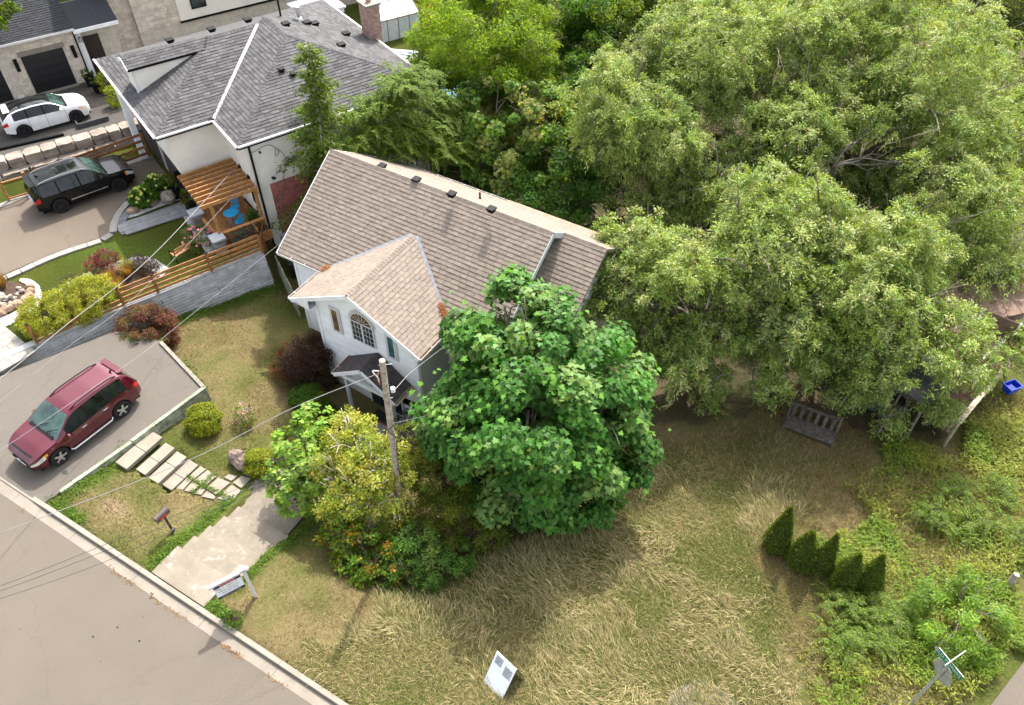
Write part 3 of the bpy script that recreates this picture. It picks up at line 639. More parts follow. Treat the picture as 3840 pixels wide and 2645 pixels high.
for a, b, o in (((.2, -.6, E2), (.2, 2.02, E2), (1, 0, 0)), ((-9.1, -.6, E2), (.2, -.6, E2), (0, -1, 0)), ((.28, 2.1, E2), (3.05, 2.1, E2), (0, -1, 0)), ((3.05, 2.1, E2), (3.05, 12.35, E2), (1, 0, 0)), ((3.05, 12.35, E2), (-9.1, 12.35, E2), (0, 1, 0))):
    d = np.array(b, float)-np.array(a, float); d /= np.linalg.norm(d); o = np.array(o, float); z = np.array([0, 0, 1.])
    MB().beam(np.array(a)+o*.05+z*.0, np.array(b)+o*.05, .1, .07).part('gutter', M_WHITE, h2)
    MB().beam(np.array(a)+o*.03-z*.09, np.array(b)+o*.03-z*.09, .05, .1).part('eave_fascia', M_BLACK, h2)
MB().box(-.02, .22, 1.9, 2.16, E2-.07, E2+.06).part('downspout_head', M_BLACK, h2)
MB().box(-8.8, 0, 0, 12.0, 2.6, E2-.05).part('wall', M_STUCCO, h2)
MB().box(-8.8, -.22, .28, 12.0, -.2, 2.6).part('wall', mat('grey stone wall', (.36, .34, .32), .9, var=.2, vs=4), h2)
MB().box(-.02, 2.72, 2.45, 12.0, -2.3, E2-.05).part('wall', M_STUCCO, h2)
MB().box(-8.75, .05, -.55, 12.3, E2-.06, E2-.045).box(.05, 3.0, 2.15, 12.3, E2-.06, E2-.045).part('soffit', M_FASC, h2)
# brick panel on the wing
M_BRICK = mat('red brick', (.33, .095, .075), .9, var=.15, vs=6, rnd=.3)
MB().box(2.72, 2.726, 3.2, 12.0, -2.3, 2.3).part('mortar_bed', mat('mortar', (.42, .38, .35), .95), h2)
pieces(h2, 'brick', M_BRICK, rows((2.722, 3.2, -2.3), (0, 1, 0), (0, 0, 1), [(0, 0), (4.6, 0), (4.6, 4.6), (0, 4.6)], .22, .075, .014, 0, .012, .84, .5), H2, 260)
MB().box(2.72, 2.79, 2.62, 2.71, -2.0, E2-.06).part('downspout', M_BLACK, h2)
window(h2, faceM((1.2, 2.434, 2.9), (1, 0, 0), (0, -1, 0)), .22, 1.5, fm=M_BLACK); window(h2, faceM((2.25, 2.434, 2.9), (1, 0, 0), (0, -1, 0)), .24, 1.5, fm=M_BLACK)
window(h2, faceM((.6, 2.434, .6), (1, 0, 0), (0, -1, 0)), 1.4, 1.9, 2, 1, fm=M_BLACK)
for dz, mm in ((0, 'light_fitting'),): MB().tube([(2.73, 3.1, 4.1), (2.85, 3.1, 4.1)], .05).part(mm, M_BLACK, h2)
MB().tube([(2.73, 3.4, 2.6), (2.84, 3.4, 2.6), (2.86, 3.52, 2.6)], .06).part('security_lamp', M_BLACK, h2)
mtr = MB().box(2.735, 2.9, 3.05, 3.4, -1.35, -.6).part('meter_box', mat('grey meter paint', (.36, .42, .44), .5), h2, bevel=.02); MB().lathe([(.11, 0), (.11, .1), (.08, .13)], 16, faceM((2.9, 5.43, -.3), (0, 1, 0), (0, 0, 1)) if 0 else np.array([[0, 0, 1, 2.9], [1, 0, 0, 3.22], [0, 1, 0, -.9], [0, 0, 0, 1.]])).part('meter_dial', M_METAL, mtr)
for y0, y1, z1 in ((-.02, .26, 2.6),): pass
for xg in (-4.4, -8.4): MB().box(xg, xg+3.2 if xg > -5 else xg+3.2, .25, .275, .0, 2.4).part('garage_door', mat('dark brown door', (.05, .04, .035), .6), h2)
for xg in (-1.15, -.45): 
    MB().box(xg-.07, xg+.07, -.12, .0 if 0 else .26, 1.75, 2.15).part('wall_lantern', M_BLACK, h2)
MB().box(-6.9, -6.6, -.5, -.2, 0, E2-.1).part('pillar', M_FASC, h2)
# cricket dormer on the left slope
FT, RG, RB, EB = np.array([-3.74, -.12, 6.31]), np.array([-4.5, -.12, 6.62]), np.array([-4.5, 4.15, 6.56]), np.array([-3.74, 3.6, 6.30])
FB = np.array([-3.86, .05, 5.02]); BK = np.array([-3.86, 3.0, 6.10]); mir = lambda p: np.array([-9.0-p[0], p[1], p[2]])
MB().prism([FB, BK, np.array([-3.86, 2.9, 6.2]), np.array([-3.86, .05, 6.2])], axis=(-.05, 0, 0)).part('dormer_cheek', M_STUCCO, h2)
MB().prism([FB, np.array([-3.86, .05, 6.22]), np.array([-4.5, .05, 6.54]), np.array([-5.14, .05, 6.22]), np.array([-5.14, .05, 5.02])], axis=(0, .05, 0)).part('dormer_face', M_STUCCO, h2)
for q in ([FT, RG, RB, EB], [mir(FT), RG, RB, mir(EB)]): MB().prism(q, axis=(0, 0, -.10)).part('dormer_roof', M_BLACK, h2)
for q in ((FT, RG), (RG, mir(FT))): MB().beam(q[0]+np.array([0, -.02, -.06]), q[1]+np.array([0, -.02, -.06]), .03, .16).part('dormer_barge', M_FASC, h2)
MB().box(-3.90, -3.81, -.0, .05, 5.0, 6.25).part('dormer_corner', M_FASC, h2)
dv = RG-FT; n_ = np.linalg.norm(dv)
pieces(h2, 'dormer_shingle', M_SH2, rows(FT+np.array([0, 0, .006]), EB-FT, dv, [(0, 0), (3.7, 0), (4.2, n_), (0, n_)], .36, .17, .018, 0, .008, 1.1), H2, 120, 'shingle')
for px, py in ((1073, 96), (1182, 94), (1152, 91), (1299, 132), (1281, 174)): ventbox(h2, onroof(px, py, H2, *P5, S3)+np.array([0, 0, .03]), w=.38)
for px, py in ((1057, 268), (1100, 285)): ventbox(h2, onroof(px, py, H2, *P4, S3)+np.array([0, 0, .03]), w=.26)
for y_ in (1.2, 3.3, 5.2): ventbox(h2, np.array([-4.9, y_+1.2, Z1+.08]), w=.38)
p = onroof(1122, 76, H2, *P5, S3)
MB().lathe([(.22, -.05), (.16, .12), (.10, .16), (.10, .5), (.15, .5), (.15, .72), (.16, .74), (.05, .78)], 16, frame(p, (1, 0, 0))).part('flue', mat('galvanised steel', (.68, .68, .68), .3, metal=.7, var=.1), h2)
p = onroof(1053, 62, H2, *P5, S3); MB().lathe([(.09, -.05), (.05, .05), (.05, .85)], 10, frame(p, (1, 0, 0))).part('vent_pipe', M_BLACK, h2)
# chimney at the far gutter
p = onp(1405, 158, H2, 1, 12.45); ch = MB().box(p[0]-.42, p[0]+.42, 12.0, 12.75, 1.0, p[2]+2.1).part('chimney', mat('mortar', (.42, .38, .35), .95), h2)
CT = p[2]+2.1; M_BRICKP = mat('pinkish brick', (.40, .25, .21), .9, var=.15, vs=6, rnd=.2)
pieces(ch, 'brick', M_BRICKP, rows((p[0]+.42, 12.0, CT-2.6), (0, 1, 0), (0, 0, 1), [(0, 0), (.75, 0), (.75, 2.55), (0, 2.55)], .22, .078, .014, 0, .012, .84)+rows((p[0]-.42, 11.999, CT-2.6), (1, 0, 0), (0, 0, 1), [(0, 0), (.84, 0), (.84, 2.55), (0, 2.55)], .22, .078, .014, 0, .012, .84), H2, 300)
MB().box(p[0]-.5, p[0]+.5, 11.92, 12.83, CT, CT+.1).part('chimney_cap', M_CONC2, ch); MB().lathe([(.14, CT+.1), (.14, CT+.45), (.11, CT+.45)], 14, frame((p[0], 12.37, 0), (1, 0, 0))).part('chimney_pot', M_BRICKP, ch)
MB().box(p[0]-.5, p[0]+.5, 11.9, 12.0, p[2]-.2, p[2]+.12).part('chimney_flashing', M_BLACK, ch)
# ------------------------------------------------------------------ neighbour's yard
M_CEDAR = mat('stained timber', (.40, .195, .065), .7, var=.22, vs=7, rnd=.15, bump=.003, bs=40)
M_CEDAR2 = mat('dark stained timber', (.27, .12, .04), .7, var=.25, vs=7, rnd=.15, bump=.003, bs=40)
M_OLDW = mat('silvered timber', (.34, .31, .25), .95, var=.25, vs=6, rnd=.15, bump=.006, bs=45)
M_GREENW = mat('algae green timber', (.30, .32, .23), .95, var=.3, vs=4, rnd=.12, bump=.006, bs=45)
M_BLOCK = mat('grey split block', (.46, .47, .48), .9, var=.12, vs=3, rnd=.14, bump=.012, bs=60)
M_COPE = mat('pale coping', (.55, .55, .54), .85, var=.1, vs=2, bump=.006)
M_PAVL = mat('light paver', (.50, .47, .42), .85, var=.08, vs=3, rnd=.07, bump=.004)
M_PAVG = mat('grey paver', (.36, .365, .37), .85, var=.08, vs=3, rnd=.08, bump=.004)
M_PAVD = mat('dark grey paver', (.20, .21, .22), .85, var=.1, vs=3, rnd=.1, bump=.004)
M_ROCK = mat('tan boulder', (.42, .36, .29), .9, var=.2, vs=2.5, rnd=.1, bump=.03, bs=9)
M_STONEG = mat('grey ledgestone', (.29, .28, .27), .9, var=.2, vs=3, rnd=.3, bump=.02, bs=14)

# block wall: stepped courses below a coping
wl = thing('retaining_wall', 'pale grey block retaining wall below the timber rail fence', 'retaining wall', K)
Ms = []; TOPZ = .10
segs = list(zip(WALL[:-1], WALL[1:]))
ext = [(-6.2, .55)]+WALL
for a, b in zip(ext[:-1], ext[1:]):
    a = np.array([*a, 0.]); b = np.array([*b, 0.]); L = np.linalg.norm(b-a); d = (b-a)/L; n = np.array([d[1], -d[0], 0])
    MB().beam(a-n*.16+np.array([0, 0, TOPZ+.06]), b-n*.16+np.array([0, 0, TOPZ+.06]), .34, .09).part('coping', M_COPE, wl)
    for k in range(14):
        z = TOPZ-.142*(k+1); off = .03+.036*k; x = -random.random()*.42
        while x < L-.02:
            x0, x1 = max(x, 0), min(x+.42, L); x += .42
            q = a+d*(x0+x1)/2+n*(off+.1); wq = (K @ np.array([*q, 1]))[:3]
            if x1-x0 < .05 or zat(wq[0], wq[1]) > z+.10: continue
            M = np.eye(4); M[:3, 0] = d*(x1-x0-.012); M[:3, 1] = -n*.26; M[:3, 2] = (0, 0, .128); M[:3, 3] = a+d*x0+n*(off+.004*random.random()); M[2, 3] = z
            Ms.append(M)
    MB().prism([a+n*.0, b+n*.0, b-n*.2, a-n*.2], axis=(0, 0, TOPZ)).part('wall_core', M_COPE, wl) if 0 else None
    MB().prism([tuple(a+n*.012-np.array([0, 0, 2.3])), tuple(b+n*.012-np.array([0, 0, 2.3])), tuple(b-n*.22-np.array([0, 0, 2.3])), tuple(a-n*.22-np.array([0, 0, 2.3]))], axis=(0, 0, 2.3+TOPZ)).part('wall_core', mat('joint shadow grey', (.25, .25, .25), .95), wl)
pieces(wl, 'block', M_BLOCK, Ms, K, 300)

def rail_fence(pts, name, label, zs, posth=1.1, m=M_CEDAR, base=.12, rail=(.035, .14), side=1, posts=None, pr=.10, caps_=True):
    """posts at world points, boards between them"""
    o = pts[0]; t = thing(name, label, 'fence', frame(o, (1, 0, 0)))
    P = [np.array(p, float)-np.array(o) for p in pts]
    for p in P:
        ps = MB().box(p[0]-pr/2, p[0]+pr/2, p[1]-pr/2, p[1]+pr/2, p[2], p[2]+posth).part('post', M_CEDAR2, t)
        if caps_: MB().box(p[0]-pr*.62, p[0]+pr*.62, p[1]-pr*.62, p[1]+pr*.62, p[2]+posth, p[2]+posth+.03).part('post_cap', M_BLACK, ps)
    for i in range(len(P)-1):
        d = P[i+1]-P[i]; d /= np.linalg.norm(d); n = np.array([d[1], -d[0], 0])*side
        for z in (zs[i] if isinstance(zs[0], (list, tuple)) else zs):
            MB().beam(P[i]-n*(pr/2+.02)+np.array([0, 0, z]), P[i+1]-n*(pr/2+.02)+np.array([0, 0, z]), rail[0], rail[1]).part('slat', m, t)
    return t
fp = [U(x, y, .15) for x, y in ((142, 1290), (469, 1152), (596.5, 1101), (796, 1021), (985.6, 946))]
FZ = [.16, .42, .68, .94]
rail_fence(fp, 'rail_fence', 'stained timber fence of four rails on the block wall', [[.08, .36], FZ, FZ, FZ])
# screen of boards between fence and house wall
e = thing('board_screen', 'brown board screen closing the gap beside the deck', 'gate', frame(fp[4], (1, 0, 0)))
w0 = np.array(fp[4]); w1 = wp(H2, 2.74, 2.5, .15)
for k in range(9): MB().beam((0, 0, -1.2+.22*k), w1-w0+np.array([0, 0, -1.2+.22*k]), .03, .2).part('plank', M_CEDAR2, e)
# grey picket fence in the gap between the houses
q0, q1 = U(1030, 955, -.35), U(1105, 1105, -.45); pf = thing('picket_fence', 'old grey picket fence in the gap beside the brown roofed house', 'fence', frame(q0, q1-q0))
L = float(np.linalg.norm((q1-q0)[:2])); x = 0
while x < L:
    MB().box(x, x+.125, -.012, .012, -1.7, random.uniform(-.06, .03)).part('picket', M_GREENW, pf); x += .14
MB().box(0, L, .014, .06, -.5, -.4).box(0, L, .014, .06, -1.4, -1.3).part('rail', M_GREENW, pf)
def wheelie(p, rz, label):
    b = thing('wheelie_bin', label, 'bin', frame(p, rz=rz), None); mm = mat('black plastic', (.02, .022, .025), .5)
    MB().add([(-.2, -.22, .06), (.2, -.22, .06), (.2, .22, .06), (-.2, .22, .06), (-.28, -.3, .95), (.28, -.3, .95), (.28, .3, .95), (-.28, .3, .95)], [(3, 2, 1, 0), (4, 5, 6, 7), (0, 1, 5, 4), (1, 2, 6, 5), (2, 3, 7, 6), (3, 0, 4, 7)]).part('bin_body', mm, b, bevel=.02)
    MB().box(-.3, .3, -.33, .36, .95, 1.02).part('lid', mm, b, bevel=.02)
    for s in (-.24, .24): MB().lathe([(.09, -.03), (.09, .03)], 14, np.array([[0, 0, 1, s], [1, 0, 0, .24], [0, 1, 0, .09], [0, 0, 0, 1.]])).part('wheel', mm, b)
wheelie(U(1113, 1035, -1.9)*np.array([1, 1, 0])+np.array([0, 0, -1.9]), .4, 'black wheelie bin standing behind the grey picket fence')

# deck with pergola
dk = thing('deck', 'brown board deck with wooden edge planks in the corner of the stucco house', 'deck', H2)
pieces(dk, 'plank', M_CEDAR2, [np.array([[3.2, 0, 0, 0], [0, .132, 0, .05+.14*i], [0, 0, .03, .5], [0, 0, 0, 1.]]) for i in range(17)], H2)
MB().box(3.2, 3.24, .05, 2.4, -.1, .53).part('skirt', M_CEDAR2, dk); MB().box(0, 3.24, .0, .05, .05, .53).part('skirt', M_CEDAR2, dk)
MB().box(3.14, 3.32, .35, 2.42, .98, 1.03).part('rail_top', M_CEDAR, dk); MB().box(.7, 3.0, .0, .16, .62, .67).part('bench_board', M_CEDAR, dk)
for y in (.5, 1.1, 1.75, 2.35): MB().box(3.2, 3.26, y-.04, y+.04, .5, .98).part('rail_post', M_CEDAR2, dk)
for z in (.62, .80): MB().box(3.21, 3.24, .35, 2.4, z, z+.12).part('rail_board', M_CEDAR2, dk)
pg = thing('pergola', 'stained timber pergola of nine sloping rafters over the deck', 'pergola', H2)
for x_, y_ in ((3.05, .22), (3.05, 2.34)): MB().box(x_-.07, x_+.07, y_-.07, y_+.07, .53, 2.62).part('post', M_CEDAR, pg)
MB().box(.25, 3.35, .10, .155, 2.42, 2.62).part('beam', M_CEDAR, pg); MB().box(.25, 3.35, 2.36, 2.42, 2.42, 2.62).part('beam', M_CEDAR, pg)
for i in range(9):
    x = .35+i*.365
    MB().prism([(x, -.30, 2.70), (x, -.22, 2.62), (x, 2.42, 2.62), (x, 2.42, 2.81), (x, -.30, 2.81)], axis=(.05, 0, 0)).part('rafter', M_CEDAR, pg)
def pier(x, y, label, h=.86):
    t = thing('stone_pier', label, 'pier', H2 @ np.array([[1, 0, 0, x], [0, 1, 0, y], [0, 0, 1, 0], [0, 0, 0, 1.]]))
    MB().box(-.26, .26, -.26, .26, -.4, h).part('core', mat('mortar', (.42, .38, .35), .95), t)
    for o_, u_ in (((.262, -.27, -.35), (0, 1, 0)), ((-.27, -.262, -.35), (1, 0, 0))):
        pieces(t, 'stone', M_STONEG, rows(o_, u_, (0, 0, 1), [(0, 0), (.54, 0), (.54, h+.35), (0, h+.35)], .2, .13, .03, 0, .015, .9, .4, .3, .4), np.eye(4))
    MB().box(-.33, .33, -.33, .33, h, h+.09).part('cap', M_COPE if 0 else mat('blue grey cap stone', (.42, .44, .46), .8, var=.08), t, bevel=.01)
pier(3.25, .0, 'stone pier with grey cap at the open corner of the deck'); pier(.75, -.1, 'stone pier with grey cap next to the black planters')
MB()
def blob(r, n=10, squash=1, seed=0, rough=.18):
    g = np.random.default_rng(seed); mb = MB(); ring = []
    for i in range(n//2+1):
        th = math.pi*i/(n//2)
        for k in range(n): ph = 2*math.pi*k/n; ring.append((th, ph))
    k1, k2, k3 = g.normal(size=3), g.normal(size=3), g.normal(size=3); pts = []
    for th, ph in ring:
        d = np.array([math.sin(th)*math.cos(ph), math.sin(th)*math.sin(ph), math.cos(th)]); s_ = 1+rough*(math.sin(2.1*d@k1)+.6*math.sin(3.7*d@k2)+.4*math.sin(6*d@k3))
        pts.append(tuple(d*s_*np.array(r)))
    f = [(i*n+k, i*n+(k+1) % n, (i+1)*n+(k+1) % n, (i+1)*n+k) for i in range(n//2) for k in range(n)]
    return mb.add(pts, f)
def rock(p, r, label, seed, m=M_ROCK, rz=0, name='rock', group=None, sink=.3):
    o = link(name, blob(r, 12, seed=seed).mesh(name, m)); o.location = (p[0], p[1], p[2]+r[2]*(1-sink)); o.rotation_euler = (0, 0, rz); prop(o, label, name, group); return o
# paving
def paved(name, label, P2, z, m, wd, hg, ang, jit=.0, th=.06, base=True, cat='paving'):
    """pavers laid over a convex world polygon"""
    P2 = np.array(P2); o = P2.mean(0); t = thing(name, label, cat, frame((*o, z), rz=ang)); Mi = finv(frame((*o, z), rz=ang))
    Q = [(Mi @ np.array([*p, z, 1]))[:2] for p in P2]
    if base: MB().prism([(*q, -.12) for q in Q], axis=(0, 0, .12+.012)).part('bedding', mat('joint sand', (.16, .155, .15), .95), t)
    y0 = min(q[1] for q in Q); x0 = min(q[0] for q in Q)
    pieces(t, 'paver', m, rows((0, 0, -.02), (1, 0, 0), (0, 1, 0), Q, wd, hg, th-.0, 0, .014, 1-.014/hg, .5, jit, .06), frame((*o, z), rz=ang)); return t
def pdir(a, b, z=.1): v = U(*b, z)-U(*a, z); return math.atan2(v[1], v[0])
c3 = lambda x, y: (x*960/2189, 600+y*960/2189)
WALKD = pdir(c3(1050, 600), c3(1600, 420))
paved('garden_walk', 'grey paved walk leading from the tan drive to the deck', [U2(*c3(*p), .15) for p in ((1000, 590), (1040, 640), (1610, 470), (1575, 370), (1060, 540))], .15, M_PAVG, .55, .32, WALKD, .3)
def border(name, label, line, wd, m, z, step, off=0.0, cat='paving border'):
    """a single course of pavers along a line"""
    P = smooth_open([np.array([*p, 0.]) for p in line], 8); D = [0]
    for a, b in zip(P[:-1], P[1:]): D.append(D[-1]+np.linalg.norm(b-a))
    t = thing(name, label, cat, frame((P[0][0], P[0][1], 0), (1, 0, 0))); Ms = []; s = 0
    at_ = lambda q: np.array([np.interp(q, D, [p[0] for p in P]), np.interp(q, D, [p[1] for p in P]), 0])
    while s < D[-1]-step*.5:
        a, b = at_(s), at_(min(s+step, D[-1])); d = (b-a)/np.linalg.norm(b-a); n = np.array([-d[1], d[0], 0])
        M = np.eye(4); M[:3, 0] = (b-a)*.965; M[:3, 1] = n*wd; M[:3, 2] = (0, 0, .14*(1+random.uniform(-.03, .03))); M[:3, 3] = a+n*off-np.array([P[0][0], P[0][1], 0]); M[2, 3] = z-.14
        Ms.append(M); s += step
    pieces(t, 'paver', m, Ms, frame((P[0][0], P[0][1], 0), (1, 0, 0)), 200); return t
arc = [U2(*p, .15) for p in [(-260, 1130), (0, 1040), (200, 953), (380, 893), (408, 880), (409, 855), (424, 815), (450, 775), (490, 740), (530, 717), (580, 698)]]
border('drive_border', 'pale paver edging curving along the tan drive and the garden', arc, .34, M_PAVL, .165, .62, -.34)
arc2 = [U2(*p, .15) for p in [(435, 850), (452, 815), (480, 780), (515, 755), (560, 735), (610, 715)]]
border('walk_border', 'dark paver band curving round the hydrangea bed', arc2, .36, M_PAVD, .158, .25, -.36)
border('walk_border', 'straight dark paver band between hydrangea bed and walk', [U2(*c3(*p), .15) for p in ((1010, 580), (1180, 525), (1590, 370))], .26, M_PAVD, .172, .3)
border('drive_border', 'pale paver strip across the foot of the rail fence behind the black car', [U2(*p, .15) for p in ((-300, 880), (0, 780), (114, 733), (250, 690), (473, 622), (575, 588))], .36, M_PAVL, .165, .5, 0)
c5 = lambda x, y: (x*960/2189, 1200+y*960/2189)
paved('entry_walk', 'pale square paved walk at the lower end of the block wall', [U2(*c5(*p), .15) for p in ((-420, 60), (0, 60-40), (290, 262), (40, 430), (-420, 640))], .15, M_PAVL, .62, .42, pdir(c5(0, 400), c5(280, 240)), .25)
# gravel
GV = None
def stones_stuff(name, label, poly, n, r, m, z=None, h=.03):
    P = np.array(poly); lo, hi = P.min(0), P.max(0); X = rng.uniform(lo[0], hi[0], n*4); Y = rng.uniform(lo[1], hi[1], n*4); k = inpoly(X, Y, poly); X, Y = X[k][:n], Y[k][:n]; n = len(X)
    Z = np.full(n, z) if z is not None else zat(X, Y); base = np.array([(0, 0, 1), (1, 0, 0), (0, 1, 0), (-1, 0, 0), (0, -1, 0)], float); F0 = np.array([(0, 1, 2), (0, 2, 3), (0, 3, 4), (0, 4, 1)])
    s = rng.uniform(.6, 1.3, (n, 1, 3))*r; a = rng.uniform(0, 6.28, n); ca, sa = np.cos(a)[:, None], np.sin(a)[:, None]; V = base[None]*s; V = V+rng.normal(0, r*.2, V.shape)
    x = V[..., 0]*ca-V[..., 1]*sa; y = V[..., 0]*sa+V[..., 1]*ca; V = np.stack([x+X[:, None], y+Y[:, None], V[..., 2]*.7+Z[:, None]+.005], -1)
    o = link(name, npmesh(name, V.reshape(-1, 3), (F0[None]+np.arange(n)[:, None, None]*5).reshape(-1, 3), m)); prop(o, label, 'gravel', kind='stuff')
    return o
M_WG = mat('white gravel', (.66, .65, .63), .9, var=.15, vs=20, rnd=.22, bump=0)
def gravel_bed(label, px, n=1800, r=.035, z=.13):
    poly = [U2(*p, z) for p in px]; o = MB().slab(poly, z-.1, z-.01).part('gravel_bed', M_WG); prop(o, None, kind='structure'); stones_stuff('gravel', label, poly, n, r, M_WG, z-.012)
gravel_bed('white gravel round the hydrangea', [c3(*p) for p in ((1045, 505), (1075, 450), (1150, 370), (1260, 300), (1440, 235), (1540, 330), (1350, 400), (1180, 470))])
gravel_bed('white gravel strip beside the deck and lawn', [c3(*p) for p in ((1565, 480), (1640, 470), (1760, 570), (1870, 740), (1770, 800), (1690, 680))])
bed = [(470, 1150), (560, 1060), (700, 980), (830, 930), (1000, 870), (1150, 830), (1240, 825), (1330, 850), (1450, 930), (1380, 1000), (1250, 920), (1100, 930), (900, 985), (760, 1030), (640, 1080), (570, 1140), (600, 1200), (520, 1215)]
for a in range(0, 8):
    q = [bed[a], bed[a+1], bed[17-a-1] if a else bed[16], bed[17-a]]
gravel_bed('white gravel ribbon edging the curved flower bed', [c3(*p) for p in bed], 2600)
rb = [(180, 1010), (260, 1020), (330, 1070), (358, 1150), (330, 1240), (220, 1330), (80, 1410), (0, 1440), (-60, 1420), (-60, 1360), (60, 1330), (200, 1260), (265, 1180), (260, 1110), (215, 1060), (165, 1030)]
gravel_bed('white gravel ribbon round the rock garden', [c3(*p) for p in rb], 2200)
soil = MB().slab([U2(*c3(*p), .1) for p in ((600, 1200), (580, 1130), (760, 1040), (950, 985), (1250, 925), (1400, 1010), (1000, 1130))], 0, .115).part('flower_bed', mat('brown mulch', (.12, .07, .045), .95, var=.4, vs=14, bump=.03, bs=30)); prop(soil, kind='structure')
soil = MB().slab([U2(*c3(*p), .1) for p in ((-80, 1040), (130, 1040), (225, 1080), (255, 1170), (160, 1260), (-80, 1340))], 0, .125).part('rock_garden', MATS['brown mulch']); prop(soil, kind='structure')
def rockset(name, label, items, m, cat):
    o0 = U(*c3(100, 1180), .12); t = thing(name, label, cat, frame(o0, (1, 0, 0)))
    for k, (x, y, s, fl) in enumerate(items):
        q = U(*c3(x, y), .12)-o0; blob((s*1.15, s*fl, s*.78), 12, seed=30+k, rough=.14).part('stone', m, t, frame(q+np.array([0, 0, s*.45]), rz=k*.7))
rockset('stone_edging', 'curved row of peach stones edging the rock garden', ((265, 1100, .2, .8), (268, 1140, .2, .8), (255, 1185, .22, .8), (220, 1215, .22, .8), (180, 1235, .22, .8), (140, 1255, .22, .8), (90, 1285, .22, .8), (40, 1300, .24, .8), (-5, 1320, .24, .8)), mat('peach stone', (.50, .33, .22), .9, var=.2, vs=4, bump=.02, bs=12, rnd=.12), 'edging')
rockset('rock_pile', 'pale round stones heaped inside the rock garden', ((40, 1200, .18, .9), (10, 1180, .2, .9), (95, 1235, .1, 1), (130, 1190, .1, 1), (165, 1100, .1, 1), (30, 1250, .13, 1), (85, 1180, .12, 1), (150, 1150, .09, 1), (-10, 1245, .18, .9), (190, 1130, .12, 1), (60, 1270, .1, 1)), mat('pale round stone', (.46, .41, .34), .9, var=.2, vs=4, bump=.02, bs=12, rnd=.12), 'rocks')
rock(U(*c3(1455, 345), .15), (.42, .36, .34), 'rounded tan boulder right of the hydrangea near the planters', 3); rock(U(*c3(1330, 375), .15), (.3, .16, .14), 'reddish flat rock in front of the hydrangea', 4, mat('reddish rock', (.25, .16, .12), .9, var=.2, bump=.03, bs=9), 1.2); rock(U(*c3(1145, 440), .15), (.34, .22, .14), 'flat brown rock at the tip of the gravel bed', 5, mat('brown rock', (.28, .20, .13), .9, var=.25, bump=.03, bs=9), .6)
# boulder wall
bw = thing('boulder_wall', 'two-course wall of big tan stone blocks above the black car', 'retaining wall', frame(B0, bd))
Bi = finv(frame(B0, bd))
M_BOUL = mat('quarried block', (.43, .36, .30), .95, var=.2, vs=1.6, rnd=.10, bump=.05, bs=6)
def boulder(x0, x1, y0, y1, z0, z1, seed):
    o = link('stone', blob(((x1-x0)/2*1.12, (y1-y0)/2*1.15, (z1-z0)/2*1.15), 14, seed=seed, rough=.05).mesh('stone', M_BOUL), bw)
    me = o.data; L_ = np.array([(x1-x0)/2, (y1-y0)/2, (z1-z0)/2])
    for v in me.vertices:
        p = np.array(v.co)/L_; p = np.sign(p)*np.minimum(np.abs(p)*1.45, 1+.06*np.sin(7*p[[1, 2, 0]]+seed)); v.co = p*L_
    o.location = ((x0+x1)/2, (y0+y1)/2, (z0+z1)/2)
xs_ = [loc(frame(B0, bd), U(x*960/2189, y*960/2189, .9))[0] for x, y in ((-160, 1390), (40, 1340), (185, 1290), (330, 1240), (460, 1200), (603, 1160), (757, 1125), (892, 1090), (1003, 1062), (1088, 1042), (1195, 1015))]
for i, (a, b) in enumerate(zip(xs_[:-1], xs_[1:])): boulder(a+.02, b-.02, -.55, .2, .42, .98+random.uniform(-.03, .03), i)
xs2 = [loc(frame(B0, bd), U(x*960/2189, y*960/2189, .45))[0] for x, y in ((-200, 1440), (-20, 1420), (225, 1370), (475, 1305), (722, 1235), (955, 1168), (1185, 1105))]
for i, (a, b) in enumerate(zip(xs2[:-1], xs2[1:])): boulder(a+.02, b-.02, -.98, -.2, -.15, .45, 20+i)
ff = [U(x*960/2189, y*960/2189, 1.70)*np.array([1, 1, 0])+np.array([0, 0, .13]) for x, y in ((285, 1435), (800, 1262), (1205, 1120))]
rail_fence(ff, 'rail_fence', 'stained rail fence in front of the boulder wall behind the black car', [[.3, .68, 1.06, 1.42], [.3, .68, 1.06, 1.42]], posth=1.55, m=M_CEDAR2, side=-1)
gt = thing('gate', 'wooden gate with thin dark vertical bars at the left edge', 'gate', frame(U(80*960/2189, 600+350*960/2189, .15), U(285*960/2189, 600+290*960/2189, .15)-U(80*960/2189, 600+350*960/2189, .15)))
GL = float(np.linalg.norm((U(285*960/2189, 600+290*960/2189, .15)-U(80*960/2189, 600+350*960/2189, .15))[:2])); GL = max(GL, 1.0)
for x in (0, GL): MB().box(x-.06, x+.06, -.06, .06, 0, 1.3).part('post', M_CEDAR, gt)
MB().box(.06, GL-.06, -.03, .03, 1.0, 1.08).part('gate_rail', M_CEDAR, gt); MB().box(.06, GL-.06, -.03, .03, .08, .16).part('gate_rail', M_CEDAR, gt)
for i in range(13): x = .12+i*(GL-.24)/12; MB().tube([(x, 0, .16), (x, 0, 1.0)], .009, 5).part('bar', M_BLACK, gt)
pl_ = frame(U(560*960/2189, 1150*960/2189, .78), bd)
for a, b, lb in ((( -60, 1290), (545, 1150), 'long dark plank lying on the gravel drive below the white car'),):
    p, q = U(a[0]*960/2189, a[1]*960/2189, .84), U(b[0]*960/2189, b[1]*960/2189, .84); o = MB().beam((0, 0, 0), q-p, .14, .12).part('timber_edge', M_BLACK); o.location = p; prop(o, lb, 'timber')
